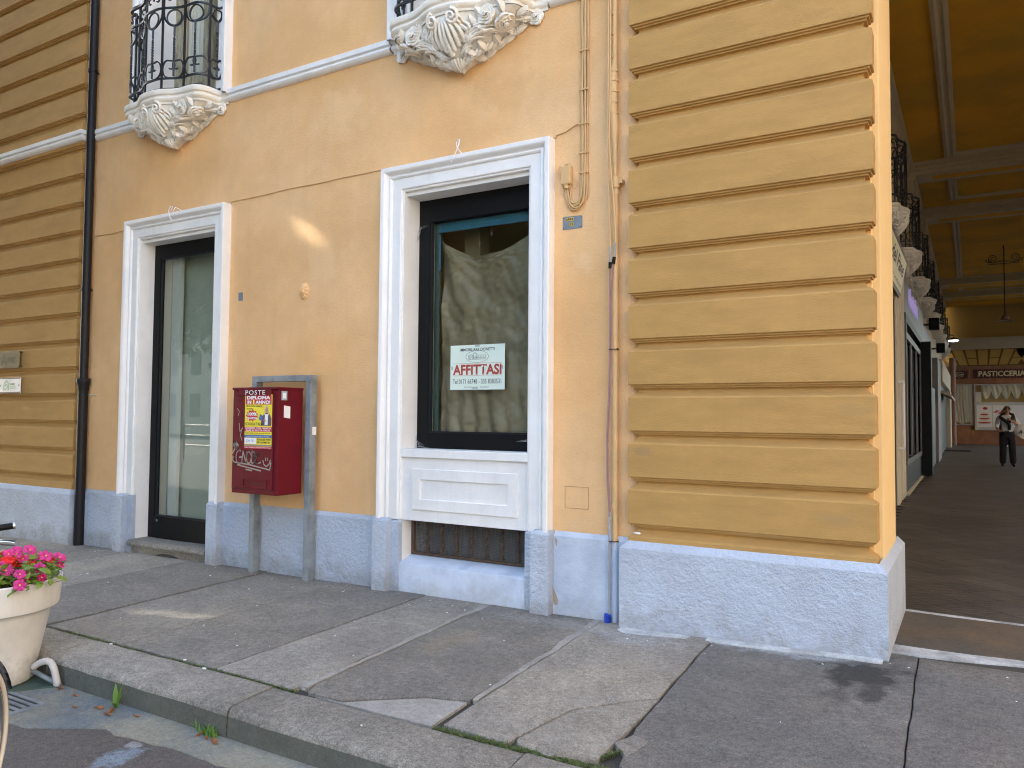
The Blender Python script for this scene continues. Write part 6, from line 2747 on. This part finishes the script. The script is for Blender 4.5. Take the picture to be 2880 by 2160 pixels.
tufts('joint_grass', [(-2.20, 3.028, -1.85, 3.028, .010, 1.5), (-1.85, 3.03, -1.20, 3.05, .014, 2.2), (-4.15, 3.026, -3.45, 3.026, .006, .9), (-3.45, 3.026, -3.10, 3.026, .005, .5), (-5.25, 3.026, -4.72, 3.024, .008, .8), (-1.40, 3.14, -1.33, 3.30, .012, .3), (-4.7, 3.024, -4.15, 3.025, .004, .25)], 420, .022, 77)
tufts('joint_moss', [(-6.2, 3.026, -4.6, 3.026, .006, .5), (-4.2, 3.026, -3.2, 3.028, .006, .5), (-2.2, 3.026, -1.2, 3.028, .006, .5)], 500, .010, 78, X['grass'])

# litter: dry leaves by the kerb, paint flecks on the pavement
lm = M()
lm.add([(-.03, 0, .004), (-.012, .012, .010), (.0, .016, .004), (.018, .008, .012), (.034, 0, .003), (.016, -.012, .004), (-.006, -.014, .012), (0, 0, .001)], [(0, 7, 1), (1, 7, 2), (2, 7, 3), (3, 7, 4), (4, 7, 5), (5, 7, 6), (6, 7, 0)])
DL = lm.mesh('dry_leaf', X['dryleaf'])
for i, (x, y, s_, lab) in enumerate(((-4.12, 2.56, 1.0, 'a'), (-4.02, 2.57, 1.2, 'b'), (-4.0, 2.53, .9, 'c'), (-4.60, 2.62, .8, 'd'), (-4.42, 2.60, .7, 'e'), (-3.23, 2.60, 1.1, 'f'), (-3.30, 2.61, .7, 'g'), (-2.62, 2.62, .7, 'h'), (-4.98, 2.27, 1.1, 'i'), (-4.25, 2.50, .6, 'j'), (-3.85, 2.60, .7, 'k'), (-3.36, 2.62, .8, 'l'))):
    o = link('dry_leaf', DL, None, (x, y, ZR + .006 + (.016 if i == 8 else 0)))
    o.scale = (s_, s_, s_ * 1.4)
    o.rotation_euler = (random.uniform(-.4, .4), random.uniform(-.4, .4), random.uniform(0, 6.28))
    o['label'] = 'curled orange-brown dry leaf ' + ('left of the dandelion weed', 'at the foot of the dandelion weed', 'just in front of the dandelion weed', 'beside the cycle rack hoop', 'between the cycle rack and the dandelion', 'in front of the small bushy weed', 'touching the small bushy weed', 'farthest along the kerb towards the arcade', 'on the green rubber mat edge', 'out on the concrete gutter strip', 'between dandelion and bushy weed', 'hidden under the bushy weed')[i]
    o['category'] = 'leaf'
    o['group'] = 'dry leaves in the gutter'
m = M()
r = random.Random(66)
for k in range(80):
    x = r.uniform(-8.5, 1.2)
    y = 5.12 - abs(r.gauss(0, .22)) if k % 2 else r.uniform(3.05, 5.1)
    s_ = r.uniform(.002, .0065)
    z = zg(x, y) + .0045
    m.prism([(x + s_ * math.cos(a) * r.uniform(.6, 1.5), y + s_ * math.sin(a), z) for a in (6, 5, 4, 3, 2, 1)], (0, 0, .002))
for x, y, s_ in ((-7.0, 4.2, .012), (-5.25, 4.55, .008), (-4.72, 3.0, .014), (-3.82, 3.0, .014), (-4.05, 3.04, .012), (-2.5, 2.85, .006), (-3.30, 4.9, .008), (-6.0, 4.75, .010)):
    z = zg(x, y) + .0045
    m.prism([(x + s_ * math.cos(a) * r.uniform(.7, 1.4), y + s_ * .6 * math.sin(a), z) for a in (6, 5, 4, 3, 2, 1)], (0, 0, .004))
struct('paint_flecks', m, X['paper'], kind='stuff')

# ------------------------------------------------------------------ people in the arcade
def limb_body(name, chains, mats, pick, parent, sub_lv=2):
    """chains: list of joint lists [(x,y,z,r)], first joint of later chains may reuse an earlier joint by index"""
    verts, edges, radii = [], [], []
    for ch in chains:
        prev = None
        for j in ch:
            if isinstance(j, int):
                prev = j
                continue
            verts.append(j[:3])
            radii.append(j[3:])
            if prev is not None:
                edges.append((prev, len(verts) - 1))
            prev = len(verts) - 1
    me = bpy.data.meshes.new(name)
    me.from_pydata(verts, edges, [])
    ob = bpy.data.objects.new(name, me)
    COL.objects.link(ob)
    sk = ob.modifiers.new('skin', 'SKIN')
    sk.use_smooth_shade = True
    lay = me.skin_vertices[0].data if me.skin_vertices else None
    if lay is None:
        bmx = __import__('bmesh').new()
        bmx.from_mesh(me)
        bmx.verts.layers.skin.verify()
        bmx.to_mesh(me)
        bmx.free()
        lay = me.skin_vertices[0].data
    for i, rr in enumerate(radii):
        lay[i].radius = (rr[0], rr[1] if len(rr) > 1 else rr[0])
        lay[i].use_root = (i == 0)
    ss = ob.modifiers.new('sub', 'SUBSURF')
    ss.levels = ss.render_levels = sub_lv
    bpy.context.view_layer.update()
    dg = bpy.context.evaluated_depsgraph_get()
    me2 = bpy.data.meshes.new_from_object(ob.evaluated_get(dg))
    COL.objects.unlink(ob)
    bpy.data.objects.remove(ob)
    me2.materials.clear()
    for mm in mats:
        me2.materials.append(mm)
    for p in me2.polygons:
        p.material_index = pick(p.center)
        p.use_smooth = True
    me2.name = name
    return link(name, me2, parent)


H_ = 1.68
pt = thing('person', 'woman in black trousers, grey jersey and sunglasses walking forward with a white shoulder bag', 'person', (.87, 26.06, .155))
# local frame: x to the viewer's right, -y towards the viewer, z up
ch = [
    [(0, 0, .94, .155, .11), (0, 0, 1.08, .130, .10), (0, -.01, 1.22, .150, .105), (0, -.01, 1.36, .150, .09), (0, -.01, 1.44, .075, .07), (0, -.015, 1.49, .050, .05), (0, -.03, 1.545, .062, .075), (0, -.035, 1.60, .074, .090), (0, -.03, 1.655, .055, .07)],
    [0, (-.095, 0, .86, .115, .12), (-.105, -.02, .50, .090, .095), (-.115, .03, .12, .092, .09), (-.115, .02, .055, .05, .05), (-.12, -.07, .03, .042, .035), (-.122, -.13, .025, .03, .02)],
    [0, (.095, 0, .86, .115, .12), (.115, -.05, .50, .090, .095), (.130, -.04, .12, .095, .09), (.130, -.05, .055, .05, .05), (.145, -.14, .03, .042, .035), (.15, -.20, .025, .03, .02)],
    [3, (-.175, 0, 1.375, .062, .06), (-.265, .06, 1.16, .048, .05), (-.215, -.06, 1.00, .035, .035), (-.165, -.10, .985, .030, .035), (-.13, -.12, 1.0, .02, .03)],
    [3, (.175, 0, 1.375, .062, .06), (.285, .05, 1.17, .050, .05), (.205, -.15, 1.20, .037, .037), (.10, -.19, 1.275, .030, .03), (.06, -.19, 1.31, .02, .03)],
]
def pick(c):
    if c.z < .075:
        return 3
    if c.z < .985 and abs(c.x) < .24 and not (c.x < -.15 and c.z > .93):
        return 2
    if c.z > 1.445 or (c.x < -.12 and c.z < 1.10) or (c.x > .03 and c.y < -.11 and c.z > 1.15 and c.z < 1.36):
        return 0
    return 1
body = limb_body('body', ch, [X['skin'], X['shirt'], X['trousers'], X['black']], pick, pt)
m = M()
m.grid(lambda a, b: (.082 * math.sin(b * 1.75) * math.cos(a * 2 * math.pi), .012 - .002 + .092 * math.sin(b * 1.75) * math.sin(a * 2 * math.pi) - .02, 1.605 + .105 * math.cos(b * 1.75)), 20, 8)
m.f = [f for f in m.f if not (sum(m.v[i][1] for i in f) / len(f) < -.045 and sum(m.v[i][2] for i in f) / len(f) < 1.665)]
m.mi = [0] * len(m.f)
me = m.mesh('hair', X['hair'], (0, 0, 0), 180)
link('hair', me, pt)
m = M()
for s_ in (-1, 1):
    m.prism([(s_ * .033 + .027 * math.cos(a), -.122 + .0, 1.615 + .019 * math.sin(a)) for a in [2 * math.pi * k / 12 for k in range(12)]], (0, -.008, 0))
    m.tube([(s_ * .058, -.12, 1.62), (s_ * .082, -.03, 1.618)], .004, 4)
m.tube([(-.012, -.127, 1.62), (.012, -.127, 1.62)], .004, 4)
link('sunglasses', m.mesh('sunglasses', X['ink']), pt)
m = M()
m.grid(lambda a, b: (.018 * math.sin(b * 3.14) * math.cos(a * 6.283), -.125 + .018 * math.sin(b * 3.14) * math.sin(a * 6.283), 1.588 + .026 * math.cos(b * 3.14)), 8, 6)
link('nose', m.mesh('nose', X['skin'], (0, 0, 0), 180), pt)
m = M()
m.tube([(-.022, -.118, 1.552), (0, -.124, 1.549), (.022, -.118, 1.552)], .005, 5)
link('mouth', m.mesh('mouth', mat('lips', (.30, .09, .07), .5, 0), (0, 0, 0), 180), pt)
m = M()
for s_ in (-1, 1):
    m.tube([(s_ * .083, -.02, 1.63), (s_ * .088, -.01, 1.61), (s_ * .083, -.02, 1.585)], .010, 6)
link('ear', m.mesh('ear', X['skin'], (0, 0, 0), 180), pt)
m = M()                                 # dark cardigan knotted round the shoulders
m.tube([(-.17, -.05, 1.40), (-.10, .06, 1.47), (.03, .07, 1.475), (.14, .03, 1.44), (.15, -.08, 1.38), (.06, -.15, 1.27), (.03, -.15, 1.18)], [.035, .05, .05, .055, .05, .045, .03], 8)
m.tube([(-.17, -.05, 1.40), (-.11, -.13, 1.33), (.0, -.16, 1.25), (.05, -.165, 1.16), (.05, -.16, 1.02)], [.035, .045, .045, .04, .03], 8)
link('cardigan', m.mesh('cardigan', X['trousers'], (0, 0, 0), 180), pt)
m = M()
for s_, (hx, hy, hz), dr in ((1, (.055, -.195, 1.315), (-.06, -.01, .02)), (-1, (-.14, -.115, 1.0), (.05, -.03, .03))):
    for k in range(5):
        b = Vector((hx, hy, hz - .018 + .012 * k))
        d = Vector(dr) * (.9 if k in (0, 4) else 1.1)
        m.tube([b - d * .3, b + d * .4 + Vector((0, -.012, 0)), b + d * .8 + Vector((0, .002, -.004))], [.009, .008, .006], 5)
link('finger', m.mesh('finger', X['skin'], (0, 0, 0), 180), pt)
pt.rotation_euler = (0, 0, .02)

bg = thing('shoulder_bag', 'white canvas bag with dark print hanging at the walking woman hip', 'bag', (.87, 26.06, .155))
m = M()
def bagf(a, b):
    an = a * 2 * math.pi
    w = (.15 + .05 * math.sin(b * math.pi * .9)) * (1 if b > .02 else .75)
    return (.335 + w * math.cos(an) * (.95 - .25 * b), -.02 + .085 * math.sin(an) * (1 - .5 * b), .80 + .40 * b + .06 * math.cos(an) * (1 - b) * -1)
m.grid(bagf, 20, 10)
m.poly([bagf(k / 20, 0) for k in range(20)])
link('bag_body', m.mesh('bag_body', X['curtain'], (0, 0, 0), 60), bg)
m = M()
m.tube([(.24, -.05, 1.18), (.20, -.09, 1.36), (.185, 0, 1.455), (.22, .07, 1.36), (.30, .05, 1.18)], .013, 5)
link('strap', m.mesh('strap', X['curtain']), bg)
m = M()
for k in range(4):
    m.box(.27 + .03 * k, .288 + .03 * k, -.118, -.108, .92 + .03 * (k % 2), .98 + .03 * (k % 3))
link('print', m.mesh('print', X['ink']), bg)

pt2 = thing('person', 'second walker in dark clothes and white shoes mostly hidden behind the woman with the bag', 'person', (1.27, 41.9, .235))
ch = [
    [(0, 0, .92, .16, .11), (0, 0, 1.1, .15, .11), (0, 0, 1.34, .17, .10), (0, 0, 1.45, .07, .07), (0, 0, 1.52, .06, .06), (0, 0, 1.61, .08, .09), (0, 0, 1.67, .05, .06)],
    [0, (-.10, 0, .84, .11, .11), (-.11, -.05, .48, .08, .08), (-.12, 0, .12, .06, .06), (-.12, -.02, .05, .045, .05), (-.12, -.13, .03, .04, .03)],
    [0, (.10, 0, .84, .11, .11), (.11, .05, .48, .08, .08), (.12, .16, .14, .06, .06), (.12, .15, .06, .045, .05), (.12, .05, .03, .04, .03)],
    [2, (-.22, 0, 1.36, .06, .06), (-.29, .02, 1.10, .048, .048), (-.28, -.08, .86, .035, .035), (-.28, -.09, .78, .03, .03)],
    [2, (.22, 0, 1.36, .06, .06), (.29, .02, 1.10, .048, .048), (.28, -.08, .86, .035, .035), (.28, -.09, .78, .03, .03)],
]
limb_body('body', ch, [X['skin'], mat('plum_top', (.10, .03, .03), .8), X['navy'], X['paper']], lambda c: 3 if c.z < .07 else 2 if c.z < .95 and abs(c.x) < .22 else 0 if c.z > 1.47 or c.z < .9 else 1, pt2)
m = M()
m.grid(lambda a, b: (.088 * math.sin(b * 1.9) * math.cos(a * 2 * math.pi), .015 + .098 * math.sin(b * 1.9) * math.sin(a * 2 * math.pi), 1.615 + .10 * math.cos(b * 1.9)), 16, 8)
link('hair', m.mesh('hair', X['hair'], (0, 0, 0), 180), pt2)

# ------------------------------------------------------------------ the square behind the camera: trees, fence, house opposite, added bounce-light house on the right
LEAK = [(-5.31, 5.2, 3.20, .10), (-5.26, 5.2, 3.09, .092), (-6.16, 5.2, 2.54, .065), (-5.236, 5.2, 2.175, .045), (-5.42, 3.63, -.02, .05), (-5.25, 3.66, -.02, .06), (-5.10, 3.70, -.02, .055), (-4.93, 3.73, -.02, .05), (-4.80, 3.72, -.02, .03)]  # sun spots; gaps shaped in the crowns by leaving leaves out


def street_tree(x, y, ztop, R, label, n, seed):
    r = random.Random(seed)
    t = thing('street_tree', label, 'tree', (x, y, -.2), 'trees on the square opposite the building')
    m = M()
    pts = [(x, y, -.3), (x + .05, y, 2), (x - .05, y + .1, 4), (x, y, 6.5), (x + .1, y, 9)]
    m.tube(pts, [.30, .22, .19, .15, .06], 10)
    for k in range(9):
        a = k * 2.4
        z0 = 3.6 + k * .5
        m.tube([(x, y, z0), (x + math.cos(a) * R * .4, y + math.sin(a) * R * .4, z0 + 1.0), (x + math.cos(a) * R * .8, y + math.sin(a) * R * .8, z0 + 2.0)], [.10, .07, .02], 6)
    part('trunk', m, X['bark'], t, smooth=60)
    m = M()
    zc, rz = (3.2 + ztop) / 2, (ztop - 3.2) / 2
    cl = [(r.uniform(-1, 1), r.uniform(-1, 1), r.uniform(-1, 1)) for _ in range(60)]
    got = 0
    while got < n:
        c = r.choice(cl)
        u = [c[i] * .78 + r.gauss(0, .26) for i in range(3)]
        if u[0] ** 2 + u[1] ** 2 + u[2] ** 2 > 1.25:
            continue
        got += 1
        p = Vector((x + u[0] * R, y + u[1] * R * .95, zc + u[2] * rz))
        skip = False
        for lx_, ly_, lz_, lr in LEAK:
            q = p - Vector((lx_, ly_, lz_))
            if (q - SUN_DIR * q.dot(SUN_DIR)).length < lr + .045:
                skip = True
                break
        if skip:
            continue
        a, b = r.uniform(0, 6.28), r.uniform(-.9, .9)
        d1_ = Vector((math.cos(a) * math.cos(b), math.sin(a) * math.cos(b), math.sin(b)))
        d2_ = d1_.orthogonal().normalized()
        d2_.rotate(Matrix.Rotation(r.uniform(0, 6.28), 3, d1_))
        L = r.uniform(.12, .19)
        m.add([p - d1_ * L, p - d1_ * L * .3 + d2_ * L * .75, p + d1_ * L, p - d1_ * L * .1 - d2_ * L * .75], [(0, 1, 2, 3)])
    part('crown', m, X['treeleaf'], t)


TREES = [(-9.9, -1.2, 'nearest to the shop window'), (-14.0, -1.0, 'second from the shop window'), (-18.3, -1.3, 'in the middle of the row'), (-22.6, -1.0, 'second from the far end'), (-27.0, -1.2, 'farthest down the street')]
for k, (x, y, w_) in enumerate(TREES):
    street_tree(x, y, 17.0, 3.7, 'tall leafy street tree on the opposite side, ' + w_, 26000, 200 + k)
for k, (x, y, w_) in enumerate([(-20, -14, 'behind the fence at the far side'), (-11, -15, 'behind the fence facing the door')]):
    street_tree(x, y, 12.0, 4.2, 'broad leafy park tree ' + w_, 12000, 300 + k)
t = thing('park_fence', 'low iron rail fence along the square behind the viewer', 'fence', (-8, -7, 0))
for k in range(24):
    m = M()
    m.tube([(-24 + k * 1.4, -7, -.2), (-24 + k * 1.4, -7, 1.1)], .03, 6)
    part('post', m, X['iron'], t)
for z in (.35, .7, 1.05):
    m = M()
    m.tube([(-24, -7, z), (8.2, -7, z)], .02, 6)
    part('rail', m, X['iron'], t)


def house(name, label, x0, x1, y0, y1, h, matl, faces):
    t = thing(name, label, 'building', ((x0 + x1) / 2, (y0 + y1) / 2, 0))
    m = M()
    m.box(x0, x1, y0, y1, -.3, h)
    part('wall', m, matl, t)
    m = M()
    m.box(x0 - .4, x1 + .4, y0 - .4, y1 + .4, h + .001, h + .4)
    part('roof', m, X['cream'], t)
    for axis, v, a0, a1 in faces:
        n = int((a1 - a0) / 3)
        for k in range(n):
            for z in (1.2, 4.6, 8.0):
                if z + 2 > h:
                    continue
                c = a0 + (k + .5) * (a1 - a0) / n
                m = M()
                if axis == 'x':
                    m.box(v - .06, v + .06, c - .6, c + .6, z, z + 1.9)
                else:
                    m.box(c - .6, c + .6, v - .06, v + .06, z, z + 1.9)
                part('window', m, X['shopgreen'], t)
    return t


house('offscreen_house', 'unseen warm rendered house added on the right to bounce sunlight onto the pier side', 11, 20, -16, 40, 12, X['bread'], [('x', 11, -15, 39)])  # added out of view as a bounce surface for the pier side
house('offscreen_house', 'cream rendered house across the square behind the trees', -90, 10, -40, -30, 11, X['bread'], [('y', -30, -89, 9)])
